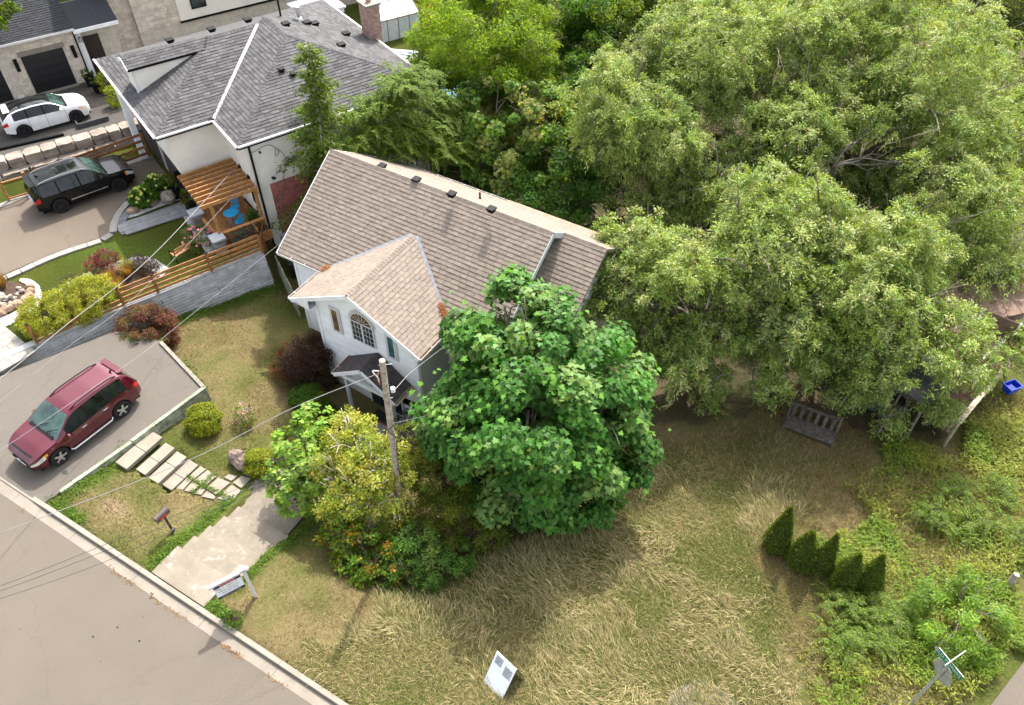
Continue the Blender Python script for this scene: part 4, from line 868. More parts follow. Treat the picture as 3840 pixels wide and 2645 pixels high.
p, q = U(670*960/2189, 1085*960/2189, .9), U(925*960/2189, 1015*960/2189, .9); o = MB().beam((0, 0, 0), q-p, .06, .3).beam((0, 0, 0), (bn*.5), .06, .3).beam(q-p, q-p+bn*.35, .06, .3).part('planter_edging', mat('charcoal panel', (.06, .06, .065), .7)); o.location = p; prop(o, 'low charcoal edging panel in front of the white car', 'edging')

# furniture
M_TURQ = mat('turquoise paint', (.012, .27, .52), .4, var=.08, bump=0)
dp = lambda px, py, z: loc(H2, U(px, py, z))
c4 = lambda x, y: (640+x*.35088, 560+y*.35088)
p = U(*c4(645, 680), 1.22); tb = thing('garden_table', 'round turquoise metal table on the deck', 'table', frame((p[0], p[1], .53), (1, 0, 0)))
MB().lathe([(.0, .69), (.34, .69), (.36, .705), (.34, .715), (.3, .708), (0, .708)], 28).part('table_top', M_TURQ, tb)
for i in range(3): a = i*2.09; MB().tube([(.3*math.cos(a), .3*math.sin(a), 0), (.1*math.cos(a), .1*math.sin(a), .4), (.26*math.cos(a), .26*math.sin(a), .69)], .012, 6).part('leg', M_TURQ, tb)
def chair(p, rz, label):
    t = thing('folding_chair', label, 'chair', frame((p[0], p[1], .53), rz=rz), 'turquoise chairs on the deck')
    MB().lathe([(0, .43), (.2, .43), (.21, .44), (.2, .452), (0, .45)], 20).part('seat', M_TURQ, t)
    mb = MB().tube(smooth_open([(-.19, .16, .44), (-.25, .18, .75), (-.28, .1, .92), (-.28, -.1, .92), (-.25, -.18, .75), (-.19, -.16, .44)], 4), .013, 6)
    for i in range(5): mb.beam((-.2, -.12+.06*i, .5), (-.275, -.12+.06*i, .9), .035, .008, up=(1, 0, 0))
    mb.part('backrest', M_TURQ, t)
    for s in (-.17, .17):
        MB().tube([(.2, s, 0), (-.2, s, .46)], .012, 6).part('leg', M_TURQ, t); MB().tube([(-.24, s*.8, 0), (.19, s*.8, .43)], .012, 6).part('leg', M_TURQ, t)
    MB().tube([(-.22, -.14, .02), (-.22, .14, .02)], .01, 6).part('stretcher', M_TURQ, t)
pc = U(*c4(730, 765), .98); chair(pc, math.atan2(p[1]-pc[1], p[0]-pc[0]), 'turquoise folding chair nearer the planter, in front of the table')
pc = U(*c4(683, 610), .98); chair(pc, math.atan2(p[1]-pc[1], p[0]-pc[0]), 'turquoise folding chair behind the table, half under the pergola')
pa, pb = U(*c4(55, 1165), .45), U(*c4(235, 1060), .45); bn2 = thing('garden_bench', 'slatted wooden bench with black iron ends on the lawn', 'bench', frame((pa[0], pa[1], .08), pb-pa)); BL = float(np.linalg.norm((pb-pa)[:2]))
for i in range(5): MB().box(0, BL, .02+i*.085, .085+i*.085, .42, .445).part('seat_slat', M_CEDAR, bn2)
for i in range(2): MB().box(0, BL, .0-.02*i, .02-.02*i, .56+i*.16, .66+i*.16).part('back_slat', M_CEDAR, bn2)
for i in range(9): MB().box(BL*.12+i*BL*.085, BL*.12+i*BL*.085+.02, -.012, .0, .66, .72).part('back_bar', M_BLACK, bn2)
for x in (0, BL):
    MB().tube([(x, .45, 0), (x, .42, .42), (x, .46, .62), (x, .1, .64), (x, -.04, .84)], .02, 6).tube([(x, -.02, 0), (x, .03, .42), (x, -.04, .84)], .02, 6).part('iron_end', M_BLACK, bn2)
pbx = thing('planter_box', 'stained plank planter box against the deck rail', 'planter', H2)
for z in (.2, .38, .56): MB().box(3.85, 3.89, .5, 2.4, z, z+.16).part('plank', M_CEDAR2, pbx)
MB().box(3.3, 3.87, 1.75, 1.8, .15, .98).part('end_board', M_CEDAR, pbx); MB().box(3.3, 3.85, .5, 2.4, .1, .6).part('soil', MATS['brown mulch'], pbx)

# timber retaining walls of the red car's drive
tw = thing('timber_wall', 'weathered timber wall holding up the drive of the red car', 'retaining wall', K)
def timbers(a, b, z0, zt, n, m, th=.15):
    a = np.array([*a, 0.]); b = np.array([*b, 0.])
    for i in range(n):
        z = zt-.155*i-.075
        if z+.08 < z0: break
        off = np.array([.012*i, -.0, 0]); L_ = np.linalg.norm(b-a); s = 0; d = (b-a)/L_; k = 0
        while s < L_-.05:
            e_ = min(L_, s+(2.4 if (k or i % 2 == 0) else 1.3)); MB().beam(a+off+d*(s+.006)+np.array([0, 0, z]), a+off+d*(e_-.006)+np.array([0, 0, z]), th, .148).part('timber', m, tw, bevel=.012); s = e_; k += 1
timbers((-.34, 7.9), (3.15, 6.97), -.3, .14, 2, M_OLDW); timbers((3.16, 7.03), (2.78, 3.62), -.9, .14, 7, M_GREENW); timbers((2.78, 3.62), (2.36, .75), -.4, .10, 3, M_GREENW)
# stone steps and flags down to the landing
ss = thing('stone_steps', 'four wide pale stone steps leading down beside the timber wall', 'steps', K)
M_STEP = mat('pale step stone', (.52, .455, .36), .9, var=.10, vs=1.6, rnd=.05, bump=.006, bs=40)
for (x0, x1, y0, y1, z) in ((2.9, 3.5, 2.70, 4.42, -.05), (3.66, 4.15, 2.92, 4.36, -.22), (4.2, 4.72, 2.95, 4.36, -.39), (4.72, 5.24, 3.05, 4.38, -.56)):
    ym = y0+(y1-y0)*random.uniform(.42, .6)
    for a, b in ((y0, ym-.008), (ym+.008, y1)): MB().box(x0, x1, a, b, z-.17, z).part('step_stone', M_STEP, ss, bevel=.012)
fl = thing('flagstone_path', 'pale flagstones with weedy joints between the steps and landing', 'path', K)
for poly in ([(5.28, 3.2), (5.55, 3.25), (5.5, 3.75), (5.27, 3.78)], [(5.28, 3.83), (5.52, 3.8), (5.6, 4.4), (5.3, 4.4)], [(5.6, 3.3), (5.95, 3.4), (5.9, 3.75), (5.56, 3.75)], [(5.58, 3.82), (6.1, 3.8), (6.15, 4.35), (5.66, 4.42)], [(6.0, 3.4), (6.25, 3.5), (6.22, 3.74), (5.96, 3.74)], [(6.2, 3.8), (6.7, 3.78), (6.78, 4.45), (6.22, 4.38)], [(6.32, 3.45), (6.8, 3.6), (6.75, 3.72), (6.3, 3.74)], [(6.85, 3.7), (7.4, 3.85), (7.35, 4.4), (6.86, 4.42)], [(6.4, 4.5), (6.75, 4.52), (6.8, 4.8), (6.45, 4.7)], [(6.85, 4.5), (7.3, 4.48), (7.3, 5.0), (6.9, 4.9)], [(7.02, 5.0), (7.3, 5.1), (7.28, 5.4), (7.05, 5.2)]):
    z = -.62-.08*(poly[0][0]-5.3)/2; MB().prism([(x, y, z-.12) for x, y in poly], .12+random.uniform(0, .015)).part('flagstone', M_STEP, fl, bevel=.01)
b = NB('flaking stair concrete'); pz = b.pos(); c_ = b.ramp(b.noise(2.2, 5, .6), [(.3, (.15, .128, .10)), (.7, (.20, .172, .135))])
c_ = b.mix(b.math('MULTIPLY', b.ramp(b.noise(2.6, 8, .75), [(.56, (0, 0, 0)), (.60, (1, 1, 1))]), .5), c_, (.30, .275, .24)); b.bsdf(c_, .9, 0, .25, b.noise(9, 8, .7), bd=.01); M_STAIR = b.m
cs = thing('concrete_steps', 'broad flaking concrete steps going down from the kerb to the landing', 'steps', K)
MB().box(7.62, 10.02, .21, 1.36, -.3, .10).part('slab', M_STAIR, cs, bevel=.015)
ys = [1.36, 1.98, 2.6, 3.2, 3.82]
MB().box(7.8, 10.0, .4, 3.8, -1.1, -.62).part('footing', mat('dark joint dirt', (.05, .04, .03), .95), cs)  # dark brown box that shows as lines in the gaps between treads
for i in range(4): MB().box(7.70+.04*i, 10.22, ys[i]+.035, ys[i+1]+.0, -.6-.17*i, .10-.17*(i+1)).part('tread', M_STAIR, cs, bevel=.015)
ld = MB().prism([(7.42, 3.82, -1.0), (10.05, 3.825, -1.0), (10.0, 5.1, -1.0), (8.2, 6.2, -1.0), (7.4, 5.2, -1.0)], .25).part('landing', M_STAIR); ld.matrix_world = toM(K); prop(ld, kind='structure')
pth = MB().prism([(8.2, 6.0, -1.9), (9.6, 5.0, -1.9), (10.4, 9.6, -2.9), (8.9, 9.8, -2.9)], axis=(0, 0, 1.02)).part('path', M_STAIR); pth.matrix_world = toM(K); prop(pth, kind='structure')
# ------------------------------------------------------------------ cars
def paint(name, c, metal=.35, coat=1.0, rough=.32):
    if name in MATS: return MATS[name]
    b = NB(name); f = b.noise(3, 3, .6); cc = b.ramp(f, [(.3, tuple(np.array(c)*.92)), (.7, tuple(np.array(c)*1.06))])
    b.bsdf(cc, rough, metal, .3, None, coat); MATS[name] = b.m; return b.m
M_TYRE = mat('tyre rubber', (.010, .010, .010), .85, var=.2, bump=0); M_CHROME = mat('bright alloy', (.62, .61, .60), .25, metal=.9, var=.05, bump=0)
M_DALLOY = mat('black alloy', (.035, .035, .04), .35, metal=.5, var=.1, bump=0); M_LAMP = mat('headlamp lens', (.58, .57, .52), .12, var=.2, vs=8, bump=0, spec=.8)
M_AMBER = mat('amber lens', (.65, .25, .04), .2, bump=0); M_RED = mat('red lens', (.45, .012, .012), .15, bump=0, var=.2, vs=9); M_TRIM = mat('black trim', (.008, .008, .009), .7, spec=.1, bump=0)
M_SCREEN = glass('windscreen glass', (.03, .055, .05), .05); M_TINT = glass('tinted car glass', (.008, .010, .010), .05)
def car(name, label, M, pr):
    t = thing(name, label, 'car', M); L, W, Hh, wb, fo = pr['L'], pr['W']/2, pr['H'], pr['wb'], pr['fo']
    xf, xr = L/2-fo, L/2-fo-wb; R = pr['R']
    def tab(key, x): 
        k = np.array(pr[key]); return np.interp(x, k[:, 0], k[:, 1])
    xd = np.linspace(-L/2, L/2, 400)
    def sm(key, n): 
        v = tab(key, xd); v = np.concatenate([np.full(n, v[0]), v, np.full(n, v[-1])]); kk = np.ones(2*n+1)/(2*n+1); return np.convolve(v, kk, 'valid')
    TOP, BELT, HW, SILL, TW = sm('top', 7), sm('belt', 7), sm('hw', 5), sm('sill', 3), sm('tw', 9)
    g = lambda A, x: np.interp(x, xd, A)
    br = [L/2, -L/2]
    for a, b in pr['glass']: br += [a, b]
    for d in pr['seams']: br += [d-.008, d+.008]
    br += [pr['ws'][0], pr['ws'][1], pr['rw'][0], pr['rw'][1], pr['hl'], pr['tl']]
    X = sorted(set([round(v, 4) for v in list(np.arange(-L/2, L/2, .07))+br+list(np.linspace(xf-R, xf+R, 15))+list(np.linspace(xr-R, xr+R, 15))]))
    X = [x for i, x in enumerate(X) if i == 0 or x-X[i-1] > .004]
    rows_ = []
    for x in X:
        hw, be, tp, zb, tw = g(HW, x)*W, g(BELT, x), g(TOP, x), g(SILL, x), g(TW, x)*W
        for xw in (xf, xr):
            if abs(x-xw) < R: zb = max(zb, pr['wz']+math.sqrt(R*R-(x-xw)**2))
        zb = min(zb, be-.12)
        z4 = be+(tp-be)*.86; y3 = .965*hw; y4 = y3+(tw-y3)*min(1, (z4-be)/max(.05, Hh-be)*1.05); flare = 1.0
        rows_.append([(.955*hw, zb), (hw, zb+.35*(be-zb)), (.998*hw, zb+.70*(be-zb)), (y3, be), (y4, z4), (max(y4-.055, .02), tp-.028), (y4*.5, tp-.004), (0, tp)])
    groups = {}
    def gk(i, j, sgn):
        xm = (X[i]+X[i+1])/2
        if j <= 2:
            for d in pr['seams']:
                if abs(xm-d) < .009: return ('seam', M_TRIM)
            if j == 2 and xm > pr['hl'] and xm < L/2-.02: return ('headlight', M_LAMP) if xm > pr['hl']+.12 else ('indicator', M_AMBER)
            if j in pr.get('tlj', (2,)) and xm < pr['tl']: return ('taillight', M_RED)
            if j == 0 and pr.get('clad'): return ('sill_trim', M_TRIM)
            s = pr['seams']
            if len(s) >= 3:
                if s[1] < xm < s[2]: return ('front_door', pr['paint'])
                if s[0] < xm < s[1]: return ('rear_door', pr['paint'])
            return ('body', pr['paint'])
        if j == 3:
            for a, b in pr['glass']:
                if a < xm < b: return ('side_window', pr.get('tint', M_TINT))
            if pr['glass'][0][0] < xm < pr['glass'][-1][1]: return ('window_pillar', M_TRIM)
            return ('body', pr['paint'])
        if pr['ws'][0] < xm < pr['ws'][1]: return ('windscreen', M_SCREEN) if j >= 5 else ('body', pr['paint'])
        if pr['rw'][0] < xm < pr['rw'][1] and j >= 5: return ('rear_window', M_TINT)
        if pr['rw'][1] <= xm <= pr['ws'][0]:
            for a, b in pr.get('sunroof', ()):
                if a < xm < b and j == 6: return ('sunroof', M_TINT)
            return ('roof', pr.get('roofpaint', pr['paint'])) if j >= 5 else ('body', pr['paint'])
        return ('bonnet', pr['paint']) if xm > 0 else ('tailgate', pr['paint'])
    for sgn in (1, -1):
        for i in range(len(X)-1):
            for j in range(7):
                k = gk(i, j, sgn); key = (k[0], sgn if k[0] in ('front_door', 'rear_door', 'headlight', 'taillight', 'indicator', 'side_window', 'window_pillar') else 0); mb = groups.setdefault((key, k[1].name), (MB(), k[1]))[0]
                q = [(X[a], sgn*rows_[a][b][0], rows_[a][b][1]) for a, b in ((i, j), (i+1, j), (i+1, j+1), (i, j+1))]
                if sgn < 0: q = q[::-1]
                mb.add(q, [(0, 1, 2, 3)])
    for (key, _), (mb, m_) in groups.items():
        # weld, so that shading is smooth
        d = {}; vs = []; mp = []
        for v in mb.v:
            kk = tuple(round(c, 4) for c in v)
            if kk not in d: d[kk] = len(vs); vs.append(v)
            mp.append(d[kk])
        fs = []
        for f in mb.f:
            q = []
            for a in f:
                if not q or mp[a] != q[-1]: q.append(mp[a])
            if q[0] == q[-1]: q.pop()
            if len(q) > 2: fs.append(tuple(q))
        m2 = MB(); m2.v, m2.f = vs, fs; m2.part(key[0], m_, t, smooth=True)
    for e, nm in ((0, 'rear_panel'), (-1, 'front_panel')):
        r = rows_[e]; ring = [(X[e], y, z) for y, z in r]+[(X[e], -y, z) for y, z in r[-2::-1]]
        MB().add(ring, [tuple(range(len(ring))) if e == -1 else tuple(range(len(ring)))[::-1]]).part(nm, pr['paint'], t)
    MB().box(-L/2+.15, L/2-.2, -W*.80, W*.80, .2, .62).part('underbody', M_TRIM, t)
    # wheels
    rr, ww = pr['rr'], .23; al = pr['alloy']
    ax = np.array([[1, 0, 0, 0], [0, 0, 1, 0], [0, -1, 0, 0], [0, 0, 0, 1.]])
    ax = np.array([[1, 0, 0, 0], [0, 0, -1, 0], [0, 1, 0, 0], [0, 0, 0, 1.]])
    ty = MB().lathe([(rr*.66, -ww/2), (rr*.93, -ww/2), (rr, -ww/2+.03), (rr, ww/2-.03), (rr*.93, ww/2), (rr*.66, ww/2), (rr*.62, ww/2-.05)], 28, ax).mesh('tyre', M_TYRE, True)
    mb = MB().lathe([(rr*.68, -ww/2-.004), (rr*.62, -ww/2+.03), (rr*.66, -ww/2+.004)], 28, ax)
    for k in range(pr.get('spokes', 5)):
        a = 2*math.pi*k/pr.get('spokes', 5); mb.beam((.03*math.cos(a), -ww/2+.015, .03*math.sin(a)), (rr*.65*math.cos(a), -ww/2+.012, rr*.65*math.sin(a)), pr.get('sw', .09), .03, up=(0, 1, 0))
    mb.lathe([(0, -.01), (.065, -.012), (.065, .03)], 14, ax @ np.array([[1, 0, 0, 0], [0, 1, 0, 0], [0, 0, 1, ww/2-.03], [0, 0, 0, 1.]])) if 0 else mb.box(-.06, .06, -ww/2-.006, -ww/2+.03, -.06, .06)
    rim = mb.mesh('rim', al); dsk = MB().lathe([(0, -ww/2+.06), (rr*.62, -ww/2+.06)], 20, ax).mesh('brake_disc', M_TRIM)
    for xw in (xf, xr):
        for sgn in (1, -1):
            Mw = frame((xw, sgn*(W*.985-ww/2), rr), rz=0 if sgn < 0 else math.pi); wo_ = link('wheel', ty, t, Mw); link('rim', rim, wo_); link('brake_disc', dsk, wo_)
            MB().lathe([(R*.99, -.2), (R*.99, .0)], 24, frame((0, 0, 0), (1, 0, 0)) @ np.array([[1, 0, 0, xw], [0, 0, -1, sgn*W*.93], [0, 1, 0, pr['wz']], [0, 0, 0, 1.]])).part('wheel_well', M_TRIM, t) if 0 else None
    # mirrors, handles, rails
    xm = pr['mir']
    for s in (1, -1):
        o = blob((.07, .13, .085), 10, rough=.0).part('mirror', pr['paint'], t, frame((xm, s*(W+.07), g(BELT, xm)+.09), (1, 0, 0)), smooth=True)
        for d in pr['handles']: MB().tube([(d-.09, s*(W*.985), g(BELT, d)-.10), (d-.07, s*(W*1.01), g(BELT, d)-.10), (d+.07, s*(W*1.01), g(BELT, d)-.10), (d+.09, s*(W*.985), g(BELT, d)-.10)], .016, 6).part('door_handle', pr.get('handlem', pr['paint']), t)
        if pr.get('rails'):
            a, b = pr['rails']; pts = [(x, s*(g(TW, x)*W-.075), g(TOP, x)+(.045 if 0 < i < 7 else -.01)) for i, x in enumerate(np.linspace(a, b, 8))]; MB().tube(pts, .02, 6).part('roof_rail', pr.get('railm', M_TRIM), t)
        if pr.get('board'): MB().tube([(xr+R+.02, s*(W*.97), .36), (xr+R+.1, s*(W*1.05), .34), (xf-R-.1, s*(W*1.05), .34), (xf-R-.02, s*(W*.97), .36)], .035, 8).part('side_step', M_CHROME, t)
        if pr.get('strip'): MB().beam((xr+R+.1, s*(W*1.0), .56), (xf-R-.1, s*(W*1.0), .56), .02, .05).part('door_strip', M_CHROME if pr.get('strip') == 2 else M_TRIM, t)
    for d in (-.3, .25):
        x0, x1 = pr['ws'][1]-.05, pr['ws'][1]-.30; MB().tube([(x0, d, g(TOP, x0)+.02), (x1, d+.42, g(TOP, x1)+.03)], .012, 5).part('wiper', M_TRIM, t)
    MB().box(pr['ws'][1]-.08, pr['ws'][1]+.05, -W*.72, W*.72, g(TOP, pr['ws'][1])-.05, g(TOP, pr['ws'][1]-.02)+.012).part('cowl', M_TRIM, t)
    pr['g'] = lambda k, x: g(dict(TOP=TOP, BELT=BELT, HW=HW, TW=TW, SILL=SILL)[k], x)
    return t
def wheels_frame(pr_, pf_, W, side, z, sc_=1.0, fo=0, L=0, wb=0):
    """frame whose x points forward, from the contact points of the wheels on the seen side"""
    h = np.array(pf_)-np.array(pr_); h[2] = 0; h /= np.linalg.norm(h); left = np.array([-h[1], h[0], 0]); mid = (np.array(pr_)+np.array(pf_))/2
    c = mid-left*side*(W/2-.10); xf = L/2-fo; c = c-h*(xf-wb/2); M = frame((c[0], c[1], z), h); return M
# maroon car
pr = dict(L=4.68, W=1.89, H=1.73, wb=2.70, fo=.93, R=.43, rr=.37, wz=.37, paint=paint('maroon paint', (.088, .003, .012)), alloy=M_CHROME, spokes=5, sw=.085,
  top=[(-2.34, .98), (-2.28, 1.16), (-2.02, 1.60), (-1.7, 1.69), (-.8, 1.73), (.1, 1.70), (.45, 1.62), (1.22, 1.10), (1.8, 1.02), (2.15, .90), (2.34, .72)],
  belt=[(-2.34, .90), (-2.2, 1.08), (-1.2, 1.10), (.9, .98), (1.3, .96), (1.9, .86), (2.34, .62)], hw=[(-2.34, .80), (-2.15, .94), (-1.6, 1), (1.5, 1), (1.95, .95), (2.2, .84), (2.34, .66)],
  sill=[(-2.34, .42), (-1.9, .34), (-1, .27), (1.0, .27), (1.9, .30), (2.34, .34)], tw=[(-2.34, .74), (-2, .68), (-1.5, .68), (.3, .70), (1.2, .80), (2.34, .7)],
  glass=[(-1.80, -1.08), (-1.02, -.16), (-.08, .82)], seams=[-1.05, -.12, .98], ws=(.42, 1.24), rw=(-2.26, -1.98), hl=1.72, tl=-2.08, mir=.82, handles=(-.75, .18), handlem=M_CHROME, rails=(-1.75, .25), board=True)
rA, rB = U(467, 1557.5, .05), U(239, 1732.9, .05)
red = car('parked_car', 'maroon estate car with silver side steps on the grey drive', wheels_frame(rA, rB, 1.89, 1, .05, fo=.93, L=4.68, wb=2.7), pr)
for s in (1, -1): MB().beam((2.27, s*.33, .64), (2.30, s*.33, .64), .3, .10).part('grille_side', M_TRIM, red)
MB().box(2.28, 2.36, -.40, .40, .52, .66).part('grille', M_TRIM, red, bevel=.02); MB().box(2.2, 2.35, -.62, .62, .34, .46).part('bumper_intake', M_TRIM, red, bevel=.03)
MB().lathe([(0, 0), (.075, .0), (.07, .012), (0, .014)], 16, np.array([[0, 0, 1, 2.36], [1.25, 0, 0, 0], [0, .7, 0, .61], [0, 0, 0, 1.]])).part('badge', M_CHROME, red); MB().box(2.345, 2.365, -.26, .26, .40, .50).part('number_plate', M_FASC, red)
MB().beam((2.14, -.55, .915), (2.14, .55, .915), .11, .012, up=(-.6, 0, 1)).part('bonnet_guard', M_TRIM, red)
MB().box(-2.14, -1.9, -.55, .55, 1.655, 1.675).part('spoiler', pr['paint'], red, bevel=.01); MB().tube([(-1.75, .25, 1.68), (-1.85, .25, 1.76)], .035, 8).part('aerial', M_TRIM, red)
# black car
jp = dict(L=4.82, W=1.94, H=1.76, wb=2.915, fo=.90, R=.45, rr=.39, wz=.39, paint=paint('black paint', (.003, .003, .004), 0, .2, .25), alloy=M_DALLOY, spokes=9, sw=.05,
  top=[(-2.41, 1.02), (-2.36, 1.2), (-2.15, 1.60), (-1.9, 1.72), (-.8, 1.76), (.15, 1.74), (.5, 1.66), (1.15, 1.16), (1.9, 1.10), (2.25, 1.02), (2.41, .86)],
  belt=[(-2.41, .96), (-2.2, 1.12), (-1.2, 1.12), (.9, 1.06), (1.3, 1.04), (2.1, .98), (2.41, .78)], hw=[(-2.41, .84), (-2.2, .95), (-1.7, 1), (1.6, 1), (2.1, .95), (2.3, .88), (2.41, .80)],
  sill=[(-2.41, .42), (-1.9, .34), (-1, .27), (1.0, .27), (1.9, .30), (2.41, .36)], tw=[(-2.41, .76), (-2, .72), (-1.5, .72), (.3, .73), (1.2, .84), (2.41, .78)],
  glass=[(-2.0, -1.22), (-1.15, -.22), (-.14, .78)], seams=[-1.18, -.18, .98], ws=(.46, 1.18), rw=(-2.36, -2.1), hl=1.98, tl=-2.14, mir=.80, handles=(-.85, .1), rails=(-1.9, .3), railm=M_CHROME, strip=2, sunroof=((-.95, -.35), (-.28, .22)))
jA, jB = U(241.2, 795.2, .13), U(456, 716.2, .13)
jeep = car('parked_car', 'shiny black off-road car in the shade on the tan drive', wheels_frame(jA, jB, 1.94, -1, .13, fo=.9, L=4.82, wb=2.915), jp)
MB().box(2.38, 2.43, -.55, .55, .62, .80).part('grille', M_DALLOY, jeep, bevel=.02); MB().box(-2.46, -2.40, -.28, .28, .70, .82).part('number_plate', M_FASC, jeep); MB().box(-2.32, -2.08, -.6, .6, 1.66, 1.69).part('spoiler', jp['paint'], jeep, bevel=.01)
MB().tube([(-1.7, .1, 1.72), (-1.85, .1, 1.8)], .04, 8).part('aerial', M_TRIM, jeep)
# white car
gp = dict(L=4.42, W=1.80, H=1.50, wb=2.70, fo=.86, R=.40, rr=.35, wz=.35, paint=paint('white paint', (.70, .71, .72), 0), alloy=M_DALLOY, spokes=10, sw=.04, roofpaint=M_TINT, clad=False,
  top=[(-2.21, .92), (-2.15, 1.08), (-1.75, 1.36), (-1.3, 1.46), (-.5, 1.50), (.15, 1.47), (.5, 1.38), (1.1, 1.0), (1.7, .94), (2.05, .82), (2.21, .62)],
  belt=[(-2.21, .84), (-2.0, 1.0), (-1.2, 1.0), (.8, .93), (1.2, .90), (1.9, .78), (2.21, .54)], hw=[(-2.21, .78), (-2.0, .93), (-1.5, 1), (1.4, 1), (1.85, .94), (2.08, .82), (2.21, .60)],
  sill=[(-2.21, .38), (-1.8, .28), (-1, .22), (1.0, .22), (1.8, .24), (2.21, .28)], tw=[(-2.21, .72), (-1.8, .64), (-1.4, .66), (.2, .68), (1.1, .80), (2.21, .66)],
  glass=[(-1.62, -.95), (-.88, -.12), (-.05, .78)], seams=[-.95, -.08, .92], ws=(.45, 1.12), rw=(-2.14, -1.72), hl=1.62, tl=-1.95, mir=.74, handles=(-.62, .22))
gA, gB = U(105.3, 511, .78), U(291.6, 458.3, .78)
gla = car('parked_car', 'white hatchback with black roof and black wheels on the gravel drive', wheels_frame(gA, gB, 1.80, -1, .78, fo=.86, L=4.42, wb=2.7), gp)
MB().box(2.15, 2.22, -.45, .45, .38, .56).part('grille', M_TRIM, gla, bevel=.02); MB().box(-1.95, -1.62, -.55, .55, 1.40, 1.43).part('spoiler', gp['paint'], gla, bevel=.01); MB().box(2.05, 2.17, -.7, .7, .26, .36).part('bumper_intake', M_TRIM, gla, bevel=.02)
# ------------------------------------------------------------------ beige house at the top left
a0, a1_ = U(136, 355, .8), U(294, 313.6, .8); H3 = frame(a0, a1_-a0)
h3 = thing('house', 'beige stone house with two black garage doors and dark roofs', 'house', H3)
M_SH5 = mat('slate black shingle', (.022, .024, .03), .9, var=.15, vs=6, rnd=.2, bump=.01, bs=90)
M_ASH = mat('beige ashlar', (.62, .54, .445), .9, var=.14, vs=3, rnd=.13, bump=.015, bs=20); M_MORT = mat('sandy mortar', (.52, .46, .38), .95)
o3 = lambda px, py, ax, v: onp(px*960/2189, py*960/2189, H3, ax, v)
EH = 3.3; xr_ = o3(760, 640, 1, 0)[0]; xr_ = max(3.0, min(4.2, xr_))
MB().box(-14, xr_, .0, 7, -.9, EH).part('wall', M_MORT, h3)
st_ = []
for x0, x1, z0, z1 in ((2.45, xr_, 0, EH-.1), (-.55, -.02, 0, EH-.1), (-.02, 2.45, 2.55, EH-.1), (-9, -3.6, 0, EH-.1), (-3.6, -.55, 2.55, EH-.1)):
    st_ += rows((x0, -.004, z0), (1, 0, 0), (0, 0, 1), [(0, 0), (x1-x0, 0), (x1-x0, z1-z0), (0, z1-z0)], .42, .135, .03, 0, .012, .92, .37, .45, .4)
for xg in (-.02, -3.5):
    g_ = MB().box(xg+.06, xg+2.33, -.015, .02, 0, 2.28).part('garage_door', mat('satin black door', (.010, .010, .012), .45, bump=0), h3)
    for i in range(1, 5): MB().box(xg+.06, xg+2.33, -.021, -.0155, i*.456-.008, i*.456+.008).part('door_joint', M_TRIM, g_)
    MB().box(xg-.05, xg+2.45, -.07, .0, 2.28, 2.55).part('lintel', M_CONC2, h3); MB().box(xg+.02, xg+2.4, -.25, -.02, -.03, .04).part('sill', M_CONC2, h3)
for x_ in (-.3, 2.8): MB().box(x_-.1, x_+.1, -.16, -.03, 1.55, 2.25).part('wall_lantern', M_BLACK, h3)
ba = MB().box(-.95, -.6, -.35, -.1, 0, .25).part('parcel', mat('white parcel', (.6, .6, .58), .8)); ba.matrix_world = toM(H3); prop(ba, 'small white parcel left beside the black garage door', 'parcel')
r3 = roof(h3, H3, (-13, -.45, EH), (1, 0), (0, 1), .42, [(0, 0), (13+xr_+.1, 0), (13+xr_+.1, 4.2), (0, 4.2)], M_SH5, .1, .34, .17)
gutter(h3, (-13, -.45, EH-.04), (xr_+.1, -.45, EH-.04), out=(0, -1, 0), litter=False, straps=0); MB().box(xr_-.02, xr_+.06, -.1, -.0, 0, EH).part('downspout', M_BLACK, h3)
# main block behind the grey roof
y1 = 1.6; xl = o3(880, 0, 1, y1)[0]; MB().box(xl, xl+32, y1, 15, -.8, 8.6).part('wall', M_MORT, h3)
xs3 = o3(1215, 350, 1, y1-.35)[0]; MB().box(xs3, xs3+32, y1-.35, y1, -.8, 8.6).part('wall', M_MORT, h3)
st_ += rows((xl, y1-.004, .5), (1, 0, 0), (0, 0, 1), [(0, 0), (xs3-xl, 0), (xs3-xl, 7.5), (0, 7.5)], .5, .16, .03, 0, .012, .92, .37, .45, .4)
zS = o3(1545, 180, 1, y1-.4)[2]; xS = o3(1545, 180, 1, y1-.4)[0]
st_ += rows((xs3, y1-.354, 1.5), (1, 0, 0), (0, 0, 1), [(0, 0), (20, 0), (20, zS-1.5), (0, zS-1.5)], .5, .16, .03, 0, .012, .92, .37, .45, .4)
st_ += rows((xs3, y1-.354, zS), (1, 0, 0), (0, 0, 1), [(0, 0), (xS-xs3, 0), (xS-xs3, 8.4-zS), (0, 8.4-zS)], .5, .16, .03, 0, .012, .92, .37, .45, .4)
pieces(h3, 'stone', M_ASH, st_, H3, 300); pieces(h3, 'roof_shingle', M_SH5, r3, H3, 100, 'shingle')
MB().box(xS, xS+24, y1-.46, y1-.35, zS, 8.7).part('stucco_panel', M_STUCCO, h3); MB().box(xS-.03, xS+24, y1-.50, y1-.34, zS-.12, zS).part('band', M_BLACK, h3)
wl_ = o3(1640, 80, 1, y1-.46); wr_ = o3(1768, 48, 1, y1-.46); window(h3, faceM((wr_[0], y1-.46, wl_[2]), (-1, 0, 0), (0, -1, 0)), wr_[0]-wl_[0], 1.5, fm=M_BLACK)
ws_ = o3(905, 215, 1, y1); window(h3, faceM((ws_[0]-.05, y1-.03, ws_[2]), (-1, 0, 0), (0, -1, 0)), .35, 2.2, fm=M_BLACK)
